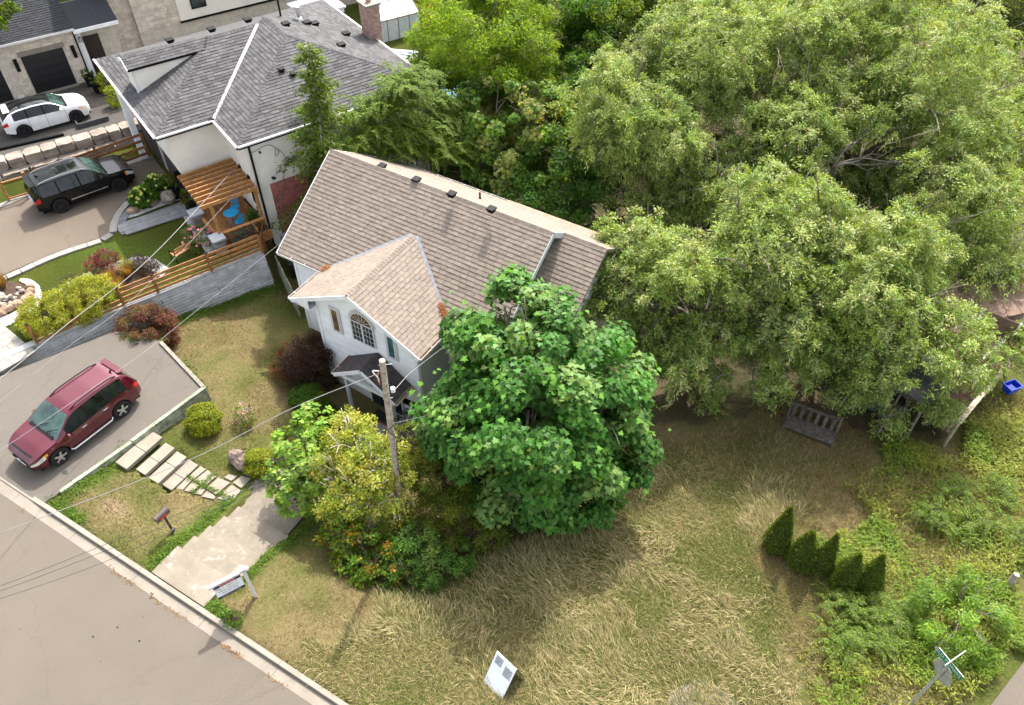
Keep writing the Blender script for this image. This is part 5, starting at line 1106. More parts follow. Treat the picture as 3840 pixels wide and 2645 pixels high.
# entrance between the two blocks
MB().box(xr_, xl, .9, 3, -.5, 3.5).part('wall', M_MORT, h3); MB().box(xr_+.08, xr_+.4, .1, .42, -.2, 3.0).part('porch_pillar', M_FASC, h3)
MB().prism([(xr_+.1, -.5, 3.15), (xl+.1, -.5, 3.15), (xl+.1, 1.6, 3.9), (xr_+.1, 1.6, 3.9)], axis=(0, 0, .1)).part('porch_roof', M_SH5, h3); MB().box(xr_, xl+.1, -.55, -.48, 3.02, 3.22).part('porch_fascia', M_FASC, h3)
dr3 = MB().box(xr_+.5, xr_+1.4, .86, .9, 0, 2.2).part('front_door', mat('dark walnut door', (.035, .02, .015), .5), h3)
MB().lathe([(.12, 2.4), (.1, 2.65), (.03, 2.7)], 10, frame((xr_+.25, -.25, 0), (1, 0, 0))).part('porch_lamp', M_METAL, h3)

# ------------------------------------------------------------------ bungalow half hidden by the willows, right edge
H4 = frame(U(3570, 1415, .4), U(3690, 1318, .4)-U(3570, 1415, .4))
h4 = thing('bungalow', 'brown roofed bungalow mostly hidden under the willows', 'house', H4)
M_SH4 = mat('faded brown shingle', (.235, .155, .115), .95, var=.18, vs=3, rnd=.16, bump=.01, bs=90)
q = loc(H4, U(3390, 1312, .4)); FL = float(np.linalg.norm(q[:2])); 
fd = np.array([q[0], q[1], 0])/FL
MB().box(.3, 5.5, .3, 5.7, -2.8, .36).part('wall', mat('dull cream siding', (.36, .33, .28), .8, var=.1), h4)
r4 = roof(h4, H4, (-.2, 6.2, .4), (0, -1), (1, 0), .42, [(0, 0), (6.4, 0), (3.3, 3.1), (3.1, 3.1)], M_SH4, .1, .34, .2)
r4 += roof(h4, H4, (-.2, -.2, .4), (1, 0), (0, 1), .42, [(0, 0), (6.2, 0), (3.1, 3.1)], M_SH4, .1, .34, .2)
r4 += roof(h4, H4, (6.0, -.2, .4), (0, 1), (-1, 0), .42, [(0, 0), (6.4, 0), (3.3, 3.1), (3.1, 3.1)], M_SH4, .1, .34, .2)
pieces(h4, 'shingle', M_SH4, r4, H4, 300, 'shingle')
for a, b, o in (((-.2, 6.2, .36), (-.2, -.2, .36), (-1, 0, 0)), ((-.2, -.2, .36), (6.0, -.2, .36), (0, -1, 0))): gutter(h4, a, b, out=o, litter=False, straps=0)
ventbox(h4, np.array([4.4, 3.0, 1.1]), w=.3, m=M_WHITE)
# gable wing that shows at the picture's edge
gz = 1.0; ga, gb, gc, gd = U(3690, 1158, gz+.9), U(3830, 1215, gz+.9), U(3790, 1275, gz-.0), U(3660, 1220, gz)
wg = [loc(H4, p) for p in (ga, gb, gc, gd)]
MB().prism(wg, axis=(0, 0, -.1)).part('wing_roof', M_SH4, h4)
ud = wg[2]-wg[3]; vd_ = wg[0]-wg[3]; ud /= np.linalg.norm(ud); nn = np.cross(ud, vd_); vv = np.cross(nn, ud); vv /= np.linalg.norm(vv)
P_ = [((p-wg[3]) @ ud, (p-wg[3]) @ vv) for p in (wg[3], wg[2], wg[1], wg[0])]
pieces(h4, 'wing_shingle', M_SH4, rows(wg[3], ud, vv, P_, .9, .22, .03, .004, .01, 1.1, .4, .2, .3), H4, 120, 'shingle')
MB().beam(wg[3], wg[0], .06, .1).beam(wg[2], wg[1], .06, .1).part('wing_barge', M_FASC, h4)
# upper roof behind
ur = [loc(H4, U(*p, 1.5)) for p in ((3610, 1140), (3720, 1200), (3860, 1170), (3860, 1030), (3720, 985))]
MB().prism(ur, axis=(0, 0, -.1)).part('upper_roof', M_SH4, h4)
# flat canopy and veranda rails in front
cv = thing('canopy', 'flat dark canopy roof glimpsed below the bungalow eaves', 'canopy', frame(U(3420, 1390, -.1), (1, 0, 0)))
oc = U(3420, 1390, -.1); MB().prism([U(*p, -.1)-oc for p in ((3345, 1360), (3420, 1330), (3500, 1400), (3560, 1475), (3470, 1520), (3350, 1440))], axis=(0, 0, -.08)).part('canopy_sheet', mat('dark felt roof', (.13, .125, .125), .9, var=.2), cv)
for p in ((3360, 1440), (3470, 1515), (3550, 1470)): q_ = U(*p, -.15)-oc; MB().box(q_[0]-.05, q_[0]+.05, q_[1]-.05, q_[1]+.05, -2.2, 0).part('canopy_post', M_OLDW, cv)
def railing(name, label, pts, h, z, m, top=.14, step=.16):
    P = [U(*p, z) for p in pts]; t = thing(name, label, 'railing', frame(P[0], (1, 0, 0))); P = [p-P[0] for p in P] if 0 else [p-np.array(P[0]) for p in P]
    for a, b in zip(P[:-1], P[1:]):
        d = b-a; L_ = np.linalg.norm(d); d = d/L_
        MB().beam(a+(0, 0, h), b+(0, 0, h), top, .04).part('top_rail', m, t); MB().beam(a+(0, 0, .1), b+(0, 0, .1), .05, .06).part('bottom_rail', m, t)
        for q_ in (a, b): MB().box(q_[0]-.05, q_[0]+.05, q_[1]-.05, q_[1]+.05, -.6, h+.06).part('post', m, t)
        for k in range(1, int(L_/step)): q_ = a+d*k*step; MB().box(q_[0]-.02, q_[0]+.02, q_[1]-.02, q_[1]+.02, .1, h-.02).part('baluster', m, t)
    return t
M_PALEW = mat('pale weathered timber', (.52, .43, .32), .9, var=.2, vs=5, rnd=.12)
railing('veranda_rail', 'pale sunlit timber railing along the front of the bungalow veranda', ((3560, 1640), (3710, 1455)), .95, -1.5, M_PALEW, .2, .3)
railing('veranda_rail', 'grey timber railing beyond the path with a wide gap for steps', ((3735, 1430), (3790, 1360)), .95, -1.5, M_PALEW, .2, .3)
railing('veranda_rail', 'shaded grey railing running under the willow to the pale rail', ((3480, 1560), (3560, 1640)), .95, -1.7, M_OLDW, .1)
vd = MB().prism([U(*p, -1.62) for p in ((3400, 1480), (3560, 1640), (3780, 1375), (3640, 1290))], axis=(0, 0, -.12)).part('veranda_floor', mat('red brown decking', (.16, .09, .06), .9, var=.25, vs=4)); prop(vd, 'red brown veranda floor below the bungalow eaves', 'deck')
# pallet-like bench on the lawn under the willow
M_DIMW = mat('dim weathered timber', (.12, .105, .085), .95, var=.3, vs=5, rnd=.2)
pb_ = thing('lawn_swing', 'grey slatted timber swing bench at the edge of the willow shade', 'bench', frame(G(3040, 1600), G(3130, 1570)-G(2990, 1520)))
for i in range(6): MB().box(-.9+i*.32, -.76+i*.32, -.04, .0, .15, 1.0).part('back_slat', M_DIMW, pb_)
MB().box(-1.0, 1.0, -.06, .02, .95, 1.08).box(-1.0, 1.0, -.06, .02, .12, .24).part('back_rail', M_DIMW, pb_); MB().box(-1.0, 1.0, -.75, -.06, .2, .25).part('seat', M_DIMW, pb_)
for x in (-1, 1): MB().box(x-.05, x+.05, -.1, .03, -.1, 1.15).box(x-.05, x+.05, -.8, -.1, .12, .2).part('side_frame', M_DIMW, pb_)
rb_ = thing('recycling_box', 'bright blue recycling box beside the veranda path', 'box', frame(U(3785, 1465, -1.9), (1, .4, 0)))
mbl = mat('bright blue plastic', (.01, .055, .55), .45, bump=0)
MB().add([(-.26, -.18, 0), (.26, -.18, 0), (.26, .18, 0), (-.26, .18, 0), (-.32, -.23, .36), (.32, -.23, .36), (.32, .23, .36), (-.32, .23, .36)], [(3, 2, 1, 0), (0, 1, 5, 4), (1, 2, 6, 5), (2, 3, 7, 6), (3, 0, 4, 7)]).part('tub', mbl, rb_); MB().box(-.34, .34, -.25, -.21, .33, .38).box(-.34, .34, .21, .25, .33, .38).box(-.34, -.3, -.21, .21, .33, .38).box(.3, .34, -.21, .21, .33, .38).part('rim', mbl, rb_); MB().box(-.25, .05, -.17, .1, .1, .3).part('contents', mbl, rb_)
tp = link('tarpaulin', blob((1.0, .42, .3), 14, seed=8, rough=.2).mesh('tarpaulin', mat('blue grey tarpaulin', (.12, .16, .22), .6, var=.5, vs=3))); tp.location = tuple(G(3290, 1535)+np.array([0, 0, .25])); tp.rotation_euler = (0, 0, -.55); prop(tp, 'crumpled blue grey tarpaulin lying under the willow', 'tarpaulin')
# ------------------------------------------------------------------ things behind the grey house
ybk = 1.0
gh = thing('greenhouse', 'small lean-to greenhouse with white translucent roof panes', 'greenhouse', frame(U(1500, 150, 0), U(1540, 140, 0)-U(1445, 165, 0)))
ghm = mat('milky pane', (.60, .64, .68), .25, var=.08, vs=4, bump=0); ghf = mat('rusty brown frame', (.25, .15, .10), .7)
for i in range(4):
    x = -1.6+i*.8; MB().prism([(x+.03, 0, 1.5), (x+.77, 0, 1.5), (x+.77, 1.5, 2.3), (x+.03, 1.5, 2.3)], axis=(0, 0, .02)).part('roof_pane', ghm, gh); MB().box(x+.03, x+.77, 0, .02, .1, 1.48).part('pane', ghm, gh)
for i in range(5): x = -1.6+i*.8; MB().box(x-.025, x+.025, -.01, .04, 0, 1.5).beam((x, 0, 1.51), (x, 1.5, 2.31), .05, .05).part('frame_bar', ghf, gh)
MB().box(-1.62, 1.62, -.02, .04, 1.46, 1.53).box(-1.62, 1.62, 1.47, 1.53, 2.27, 2.34).box(-1.6, 1.6, 1.4, 1.5, 0, 2.25).part('frame_rail', ghf, gh)
cs_ = thing('conservatory', 'glazed conservatory with white radiating roof bars behind the chimney', 'conservatory', frame(wp(H2, onp(1445, 168, H2, 1, 12.45)[0]+.4, 12.45, 0), (0.8055, .5926, 0)))
apx = np.array([.0, .0, 4.6])
for i in range(7):
    a = -math.pi/2+i*math.pi/6.; e_ = np.array([2.6*math.cos(a), 2.6*math.sin(a), 3.5]); MB().beam(apx+(e_-apx)*.06, e_, .07, .07).part('roof_bar', M_WHITE, cs_); MB().box(e_[0]-.04, e_[0]+.04, e_[1]-.04, e_[1]+.04, 0, 3.5).part('post', M_WHITE, cs_)
    if i < 6:
        a2_ = a+math.pi/6.; f_ = np.array([2.6*math.cos(a2_), 2.6*math.sin(a2_), 3.5]); MB().add([apx, e_, f_], [(0, 1, 2)]).part('roof_pane', mat('blue grey glazing', (.22, .28, .33), .1, var=.1, bump=0), cs_); MB().beam(e_, f_, .08, .1).part('eaves_bar', M_WHITE, cs_)
        MB().add([(e_[0], e_[1], 0), (f_[0], f_[1], 0), f_, e_], [(0, 1, 2, 3)]).part('pane', MATS['blue grey glazing'], cs_); m_ = (apx+(e_+f_)/2)/2
        MB().beam((apx+e_)/2, (apx+f_)/2, .05, .06).part('purlin', M_WHITE, cs_)
gzb = thing('garden_pergola', 'brown slatted pergola beyond the greenhouse by the garden fence', 'pergola', frame(U(1560, 55, 0), U(1640, 75, 2.4)-U(1450, 25, 2.4)))
for x in (-2.2, 2.2):
    for y in (-1.3, 1.3): MB().box(x-.07, x+.07, y-.07, y+.07, 0, 2.35).part('post', M_CEDAR2, gzb)
for y in (-1.35, 1.35): MB().box(-2.6, 2.6, y-.04, y+.04, 2.2, 2.4).part('beam', M_CEDAR, gzb)
for i in range(9): x = -2.5+i*.62; MB().box(x-.03, x+.03, -1.9, 1.9, 2.4, 2.55).part('rafter', M_CEDAR, gzb)
for i in range(5): y = -1.6+i*.8; MB().box(-2.6, 2.6, y-.025, y+.025, 2.55, 2.6).part('batten', M_CEDAR, gzb)
def board_fence(label, pa, pb, z0, h, m=M_CEDAR, w=.17):
    a, b = np.array(pa), np.array(pb); L_ = np.linalg.norm((b-a)[:2]); t = thing('board_fence', label, 'fence', frame((a[0], a[1], z0), b-a)); x = 0
    while x < L_: MB().box(x, min(x+w-.012, L_), -.012, .012, 0, h).part('plank', m, t); x += w
    MB().box(0, L_, .014, .05, h*.8, h*.8+.09).box(0, L_, .014, .05, h*.2, h*.2+.09).part('rail', m, t); MB().box(-.03, L_+.03, -.04, .05, h, h+.04).part('cap_rail', m, t); return t
board_fence('orange board fence at the far end of the garden by the pergola', U(1395, 28, 0), U(1610, 95, 0), 0, 1.6)
board_fence('brown board fence beside the blue pool cover, half behind trees', U(1660, 395, -.6), U(1790, 350, -.6), -.8, 1.8, M_CEDAR2)
pool = thing('swimming_pool', 'light blue covered pool glimpsed between the trees', 'pool', frame(U(1700, 320, .6), (1, .2, 0)))
MB().lathe([(2.1, -.9), (2.15, .0), (2.0, .0), (2.0, -.06)], 28).part('pool_wall', M_WHITE, pool); MB().lathe([(0, -.05), (1.2, -.09), (2.0, -.05)], 28).part('cover', mat('light blue pool cover', (.16, .42, .58), .35, var=.25, vs=2.5, bump=.03, bs=4), pool)
# white pergola-like porch roof at the top
ca = U(1270, 40, 2.6); cp_ = thing('white_porch', 'white porch beam and post rising behind the grey roof ridge', 'porch', frame((ca[0], ca[1], 0), (0.8055, .5926, 0)))
MB().box(-2.5, .3, -.2, .2, 2.5, 2.8).part('beam', M_FASC, cp_); MB().box(-.1, .2, -.15, .15, 0, 2.5).part('post', M_FASC, cp_); MB().box(-2.5, .4, -.3, 2.2, 2.8, 2.9).part('roof_panel', M_FASC, cp_)

# ------------------------------------------------------------------ street things
def text(s, size, m, parent, M, name='lettering', ext=.001, align='CENTER', sx=1.0):
    cu = bpy.data.curves.new(name, 'FONT'); cu.body = s; cu.size = size; cu.extrude = ext; cu.align_x = align; cu.align_y = 'CENTER'; cu.materials.append(m)
    o = link(name, cu, None); me = bpy.data.meshes.new_from_object(o); bpy.data.objects.remove(o); return link(name, me, parent, M @ np.diag([sx, 1, 1, 1.]))
# estate agent's sign
sb, sl = U(958, 2219, .05), None
SA = kp(11.08, 1.38); SZ = float(zat(SA[0], SA[1])); lft = U(812, 2196, 1.55)-np.array([SA[0], SA[1], 1.55]); lft[2] = 0
sg = thing('estate_sign', 'white hanging estate agent board on a white post by the steps', 'sign', frame((SA[0], SA[1], SZ), -lft))
AL = 1.12
MB().box(-.055, .055, -.055, .055, -.2, 1.78).part('post', M_WHITE, sg, bevel=.006); MB().box(-AL, .16, -.055, .055, 1.66, 1.76).part('arm', M_WHITE, sg, bevel=.006); MB().prism([(-.08, -.08, 1.78), (.08, -.08, 1.78), (.08, .08, 1.78), (-.08, .08, 1.78)], axis=(0, 0, .07)).part('post_cap', M_WHITE, sg)
M_NAVY = mat('navy print', (.012, .013, .05), .5, bump=0); M_REDP = mat('red print', (.42, .012, .03), .5, bump=0); M_INK = mat('dark ink', (.03, .03, .04), .5, bump=0); M_BOARD = mat('white sign board', (.72, .74, .76), .5, var=.02, bump=0)
bx0, bx1, bz0, bz1 = -1.0, -.14, .86, 1.60; bd3 = MB().box(bx0, bx1, -.012, .012, bz0, bz1).part('board', M_BOARD, sg)
for x in (-.9, -.25): MB().tube([(x, 0, 1.6), (x, 0, 1.67)], .008, 5).part('hook', M_METAL, sg)
MB().box(bx0, bx1, -.0145, -.0122, bz1-.125, bz1).part('top_band', M_NAVY, bd3); MB().box(bx0, bx1, -.0145, -.0122, bz0, bz0+.12).part('bottom_band', M_NAVY, bd3); MB().box(-.82, -.32, -.0165, -.0147, bz1-.12, bz1-.005).part('red_band', M_REDP, bd3)
TF = lambda x, z, y=-.0168: np.array([[1, 0, 0, x], [0, 0, -1, y], [0, 1, 0, z], [0, 0, 0, 1.]])
text('Coming Soon', .088, M_WHITE, bd3, TF(-.57, bz1-.062, -.0175)); text('W', .13, M_INK, bd3, TF(-.90, 1.40, -.0132)); text('E', .11, M_INK, bd3, TF(-.82, 1.345, -.0132)); MB().box(-.74, -.735, -.0135, -.0122, 1.31, 1.46).part('rule', M_INK, bd3)
text('REALTY', .085, M_INK, bd3, TF(-.44, 1.375, -.0132), sx=1.15); text('Odeen Eccleston', .088, M_INK, bd3, TF(-.58, 1.245, -.0132), sx=1.1); text('365 988 9388', .082, M_INK, bd3, TF(-.57, 1.115, -.0132), sx=1.1); MB().box(-.8, -.3, -.0135, -.0122, 1.02, 1.024).part('rule', M_INK, bd3)
text('WE Realty, Inc. Brokerage', .058, M_WHITE, bd3, TF(-.57, bz0+.06, -.0155))
# mailbox
mp_ = kp(6.91, 1.74); mz = float(zat(mp_[0], mp_[1])); mx = thing('letterbox', 'brown metal letterbox on a leaning dark post in the dry lawn', 'mailbox', frame((mp_[0], mp_[1], mz), KX))
MB().tube([(0, 0, -.1), (-.06, -.0, 1.0)], .045, 8).part('post', mat('dark brown post', (.05, .03, .02), .7, var=.2), mx)
prof = [(.11*math.cos(t), .11*math.sin(t)+.12) for t in np.linspace(0, math.pi, 10)]+[(-.11, 0), (.11, 0)]
MB().prism([(-.06+a, -.30, 1.0+b) for a, b in prof], axis=(0, .52, 0)).part('box', mat('brown enamel', (.10, .075, .07), .3, metal=.4, var=.15, bump=0), mx)
MB().prism([(-.06+a*1.06, -.325, .995+b*1.04) for a, b in prof], axis=(0, .025, 0)).part('door', MATS['brown enamel'], mx); MB().box(-.185, -.172, -.12, .1, 1.07, 1.12).box(.052, .065, -.2, .08, 1.04, 1.10).part('flag', M_REDP, mx); MB().box(.02, .12, -.05, .06, .15, .24).part('tag', M_INK, mx)
# pole
pbse = wp(K, 10.15, 8.25); pz_ = float(zat(pbse[0], pbse[1]))
ptop = None
best = None
plow = U(1489, 1785, 1.7)
for z in np.arange(4, 11, .05):
    p = U(1433, 1352, z); d = abs(np.linalg.norm(p[:2]-plow[:2]-np.array([-.15, .05])))
    if best is None or d < best[0]: best = (d, p)
ptop = best[1]; pb2 = plow+(plow-ptop)*((plow[2]+1.2)/(ptop[2]-plow[2]))
up_ = thing('utility_pole', 'weathered grey wooden utility pole in front of the porch', 'pole', frame((pb2[0], pb2[1], pb2[2]), (1, 0, 0)))
pt = ptop-pb2; 
MB().tube([pt*t for t in (0, .25, .5, .75, 1)], [.115, .11, .105, .10, .092], 14).part('shaft', mat('weathered pole wood', (.36, .305, .245), .95, var=.28, vs=(7), bump=.012, bs=30), up_)
for t, s in ((.975, 1), (.8, .6)): MB().tube([pt*t+np.array([-.12, 0, 0]), pt*t+np.array([.28*s, .05, .02])], .012, 6).part('bracket', M_METAL, up_)
ins = pt*.86+np.array([.22, -.06, 0]); MB().lathe([(.02, -.09), (.07, -.08), (.05, -.04), (.07, 0), (.05, .04), (.07, .08), (.02, .09)], 12, frame(ins, (1, 0, 0))).part('insulator', mat('white porcelain', (.55, .58, .66), .2, bump=0), up_)
MB().tube(smooth_open([pt*.96+np.array([-.1, -.1, 0]), pt*.955+np.array([-.3, -.1, .02]), pt*.93+np.array([-.16, -.14, 0]), pt*.91+np.array([-.14, -.14, 0])], 5), .02, 5).part('cable_loop', M_WHITE, up_)
MB().tube(smooth_open([pt*.95+np.array([-.13, -.05, 0]), pt*.92+np.array([-.18, -.12, 0]), pt*.89+np.array([-.14, -.08, 0])], 5), .022, 5).part('splice', mat('rust clamp', (.35, .12, .04), .8), up_)
MB().tube(smooth_open([pt*.67+np.array([.14, -.1, 0]), pt*.65+np.array([-.05, -.2, 0]), pt*.60+np.array([.15, -.13, 0]), pt*.5+np.array([.12, -.13, 0]), pt*.3+np.array([.14, -.14, 0])], 5), .012, 5).part('guy_wire', M_TRIM, up_)
# overhead wires
def wire(label, pts, r, m, sag=.0):
    P = [np.array(p, float) for p in pts]; Q = []
    if len(P) == 2 and sag:
        for t in np.linspace(0, 1, 17): p = P[0]*(1-t)+P[1]*t; p[2] -= sag*4*t*(1-t); Q.append(p)
    else: Q = smooth_open(P, 8)
    o = MB().tube(Q, r, 5).part('overhead_wire', m); prop(o, label, 'wire'); return o
M_WIRE = mat('grey cable', (.30, .30, .30), .6, var=.1, bump=0); M_WIREB = mat('black cable', (.03, .028, .03), .6, bump=0); M_WIREL = mat('pale cable', (.42, .40, .40), .5, bump=0)
top_ = pb2+pt*.95
wire('grey cable from the pole top crossing the lawn and car drive to the left', [top_+np.array([-.1, -.1, 0]), U(1100, 1530, ptop[2]-.5), U(700, 1730, ptop[2]-.8), U(0, 1998, ptop[2]-.8), U(-300, 2090, ptop[2]-.7)], .011, M_WIRE)
wire('grey cable from the insulator up to the right corner of the brown roof', [pb2+ins+np.array([.06, 0, 0]), U(1560, 1382, 4.6), U(1740, 1262, 4.1), wp(H1, 6.2, 1.7, EZ)], .010, M_WIRE)
wire('pale cable from the pole running right into the maple crown', [pb2+pt*.68+np.array([.1, -.1, 0]), U(1600, 1560, 3.2), U(1780, 1515, 3.3)], .010, M_WIREL)
hk = wp(H2, 2.5, 2.3, 3.9)
wire('thick pale cable slanting over the lawn to the stucco house', [U(899, 612, 3.6), U(560, 970, 4.3), U(260, 1210, 4.9), U(0, 1420, 5.3), U(-240, 1590, 5.6)], .014, M_WIREL)
wire('thin pale cable below the thick one ending at the pergola', [U(912, 696, 2.9), U(640, 985, 3.6), U(440, 1170, 4.0), U(270, 1290, 4.3), U(0, 1505, 4.6)], .008, M_WIREL)
wire('thin cable passing over the bins and red shrub to the left edge', [U(1062, 905, 2.6), U(960, 985, 3.0), U(700, 1195, 3.6), U(500, 1350, 4.0), U(0, 1690, 4.6), U(-250, 1850, 4.8)], .007, M_WIRE)
for i, (y0, y1_, y2_, lb) in enumerate(((2198, 2028, 1830, 'uppermost of the three thin street wires at the lower left'), (2217, 2052, 1850, 'middle wire of the three thin street wires at the lower left'), (2246, 2092, 1870, 'lowest of the three thin street wires at the lower left'))):
    wire(lb, [U(-260, y0+75, 5.6), U(0, y0, 5.5), U(430, y1_, 5.3), U(900, y2_, 5.1), U(1240, y2_-140, 4.6)], .007, M_WIREB)
wire('coiled dark service cable on the stucco wall by the downspout', [wp(H2, 2.8, 2.7, 4.2), wp(H2, 2.95, 2.9, 4.35), wp(H2, 2.9, 3.5, 4.4), wp(H2, 2.85, 3.8, 4.1), wp(H2, 2.85, 3.75, 3.7), wp(H2, 2.85, 3.95, 3.85), wp(H2, 2.85, 3.85, 4.1), wp(H2, 2.82, 4.2, 3.3), wp(H2, 2.76, 3.6, 1.6), wp(H2, 2.76, 3.3, -.5)], .018, M_WIRE)
# street name sign with the back of an octagonal sign
sp_ = U(3405, 2650, -1.2); spt = U(3562, 2508, 1.75)
best = None
for z in np.arange(.6, 3.2, .05):
    p = U(3560, 2506, z); d = np.linalg.norm(p[:2]-sp_[:2])
    if best is None or d < best[0]: best = (d, z)
hs = best[1]+1.2; ss_ = thing('street_sign', 'street name sign above the grey back of an octagonal sign', 'sign', frame((sp_[0], sp_[1], -1.2), (1, 0, 0)))
M_GALV = mat('galvanised grey', (.42, .43, .42), .45, metal=.4, var=.15, vs=4, bump=0); M_GREEN = mat('street sign green', (.0, .19, .10), .4, bump=0)
MB().tube([(0, 0, -.2), (0, 0, hs)], .045, 10).part('post', M_GALV, ss_)
bdir = U(3595, 2560, -1.2+hs)-U(3515, 2462, -1.2+hs); ba_ = math.atan2(bdir[1], bdir[0]); Rb = frame((0, 0, 0), rz=ba_)
bl = MB().box(-.46, .46, -.008, .008, hs+.03, hs+.29, Rb).part('name_blade', M_GREEN, ss_); MB().box(-.46, .46, -.010, .010, hs+.29, hs+.298, Rb).part('blade_edge', M_WHITE, bl)
TB = Rb @ np.array([[1, 0, 0, 0], [0, 0, -1, -.0095], [0, 1, 0, 0], [0, 0, 0, 1.]])
text('OLD FOREST', .17, M_WHITE, bl, TB @ np.array([[1, 0, 0, -.06], [0, 1, 0, hs+.16], [0, 0, 1, 0], [0, 0, 0, 1.]])); text('RD', .06, M_WHITE, bl, TB @ np.array([[1, 0, 0, .39], [0, 1, 0, hs+.10], [0, 0, 1, 0], [0, 0, 0, 1.]]))
Rc = frame((0, 0, 0), rz=ba_+math.pi/2+.1); b2 = MB().box(-.42, .42, -.008, .008, hs+.32, hs+.56, Rc).part('name_blade', M_GREEN, ss_); MB().box(-.42, .42, -.010, .010, hs+.56, hs+.57, Rc).part('blade_edge', M_WHITE, b2); MB().box(-.05, .05, -.03, .03, hs-.02, hs+.06).part('bracket', M_GALV, ss_)
oc_ = [(.40*math.cos(math.pi/8+i*math.pi/4), .40*math.sin(math.pi/8+i*math.pi/4)) for i in range(8)]; Ro = frame((0, 0, 0), rz=ba_-.25)
MB().prism([(Ro @ np.array([a, .045, b+hs-.42, 1]))[:3] for a, b in oc_], axis=(Ro[:3, 1]*.006)).part('octagon_plate', M_GALV, ss_)
for z in (hs-.2, hs-.62): MB().tube([(Ro @ np.array([0, -.04, z, 1]))[:3], (Ro @ np.array([0, .055, z, 1]))[:3]], .016, 6).part('bolt', M_METAL, ss_)
# leaning notice board in the long grass
zg = float(G(1850, 2592)[2])-.02; n0, n1, n2, n3 = U(1863, 2442, zg+.95), U(1936, 2512, zg+.95), U(1880, 2628, zg), U(1812, 2558, zg)
nb_ = thing('notice_board', 'white A-shaped notice board tilted in the long straw grass', 'sign', frame((n3[0], n3[1], zg), (1, 0, 0))); off = np.array([n3[0], n3[1], zg]); q = [p-off for p in (n0, n1, n2, n3)]
nrm = np.cross(q[1]-q[0], q[3]-q[0]); nrm /= np.linalg.norm(nrm); nrm = nrm*(1 if nrm[2] > 0 else -1)
MB().prism(q, axis=-nrm*.03).part('front_panel', M_BOARD, nb_)
bk = [q[0], q[1], q[1]+np.array([.26, .12, -.93]), q[0]+np.array([.26, .12, -.93])]; MB().prism([p-nrm*.035 for p in bk], axis=(-.02, .0, -.02)).part('back_panel', mat('navy panel edge', (.03, .03, .09), .5, bump=0), nb_)
ux, uy = (q[1]-q[0]), (q[3]-q[0])
M_PRINT = mat('printed notice', (.46, .50, .50), .7, var=.35, vs=40, bump=0)
for a0_, a1__, b0_, b1_ in ((.08, .42, .06, .30), (.56, .94, .14, .42)):
    MB().prism([q[0]+ux*a+uy*b+nrm*.002 for a, b in ((a0_, b0_), (a1__, b0_), (a1__, b1_), (a0_, b1_))], axis=nrm*.002).part('notice', M_PRINT, nb_)
    for k in range(8): b_ = b0_+(b1_-b0_)*(k+.8)/9.2; MB().prism([q[0]+ux*a+uy*b+nrm*.0045 for a, b in ((a0_+.03, b_), (a1__-.03-.06*(k % 3), b_), (a1__-.03-.06*(k % 3), b_+.007), (a0_+.03, b_+.007))], axis=nrm*.001).part('print_line', M_INK, nb_)
# post stub in the weeds, stones, boulder by the shrub
ps_ = G(3770, 2210); pw = link('post_stub', MB().tube([(0, 0, -.3), (.12, .16, .75)], [.11, .10], 10).mesh('post_stub', mat('bleached stub wood', (.55, .48, .42), .95, var=.2))); pw.location = tuple(ps_); prop(pw, 'bleached leaning post stub among the weeds near the side road', 'post')
rock(G(903, 1740), (.56, .27, .36), 'long brown boulder lying beside the clipped shrub', 77, mat('brown boulder', (.22, .16, .13), .95, var=.4, vs=2.5, bump=.06, bs=7), -.75)
sgn = kp(8.8, 2.0)
stones_stuff('gravel', 'pale gravel and crushed stone on the bare patch in the straw grass', [tuple(G(*p)[:2]) for p in ((2520, 2590), (2620, 2550), (2740, 2600), (2800, 2680), (2480, 2680))], 2600, .04, mat('pale crushed stone', (.50, .44, .40), .95, rnd=.25, var=.2, bump=0), None)
stones_stuff('gravel', 'grey gravel verge between the weeds and the side road', [tuple(np.array(OLDRD[0])-od*10-on*2.3), tuple(np.array(OLDRD[0])+od*9-on*2.3), tuple(np.array(OLDRD[0])+od*9-on*1.5), tuple(np.array(OLDRD[0])-od*10-on*1.5)], 4000, .05, MATS['pale crushed stone'], None)
# ------------------------------------------------------------------ planting
def unitv(a): return a/(np.linalg.norm(a, axis=-1, keepdims=True)+1e-9)
SHAPES = {'leaf': (np.array([(0, 0), (.5, .5), (1, 0), (.5, -.5)]), None),
          'star': (np.array([(0, 0), (.02, .16), (-.10, .42), (.22, .30), (.42, .52), (.48, .26), (1, 0), (.48, -.26), (.42, -.52), (.22, -.30), (-.10, -.42), (.02, -.16)]), None),
          'oval': (np.array([(0, 0), (.25, .36), (.7, .36), (1, 0), (.7, -.36), (.25, -.36)]), None)}
def leafmesh(P, N, T, L, wid, shape='leaf', cup=.18):
    """P base, N face normal, T long axis (n,3), L length (n,), wid = width/length"""
    S = SHAPES[shape][0]; n = len(P); T = unitv(T-N*(T*N).sum(1, keepdims=True)); B = np.cross(N, T); k = len(S)
    V = P[:, None]+T[:, None]*(S[None, :, :1]*L[:, None, None])+B[:, None]*(S[None, :, 1:]*(L*wid)[:, None, None])
    V = V-N[:, None]*((S[None, :, :1]**2*.6+np.abs(S[None, :, 1:])*.5)*cup*L[:, None, None])
    return V.reshape(-1, 3), np.arange(n*k).reshape(n, k)
def jitter(c, n, s=.16, hue=.10):
    """leaf-to-leaf differences of one kind of leaf"""
    g = rng.normal(1, s, (n, 1)); h = rng.normal(0, hue, (n, 1)); C_ = np.array(c)[None]*g*np.concatenate([1+h*1.3, 1+h*.25, 1-h*.6], 1); return np.clip(C_, .004, .8)
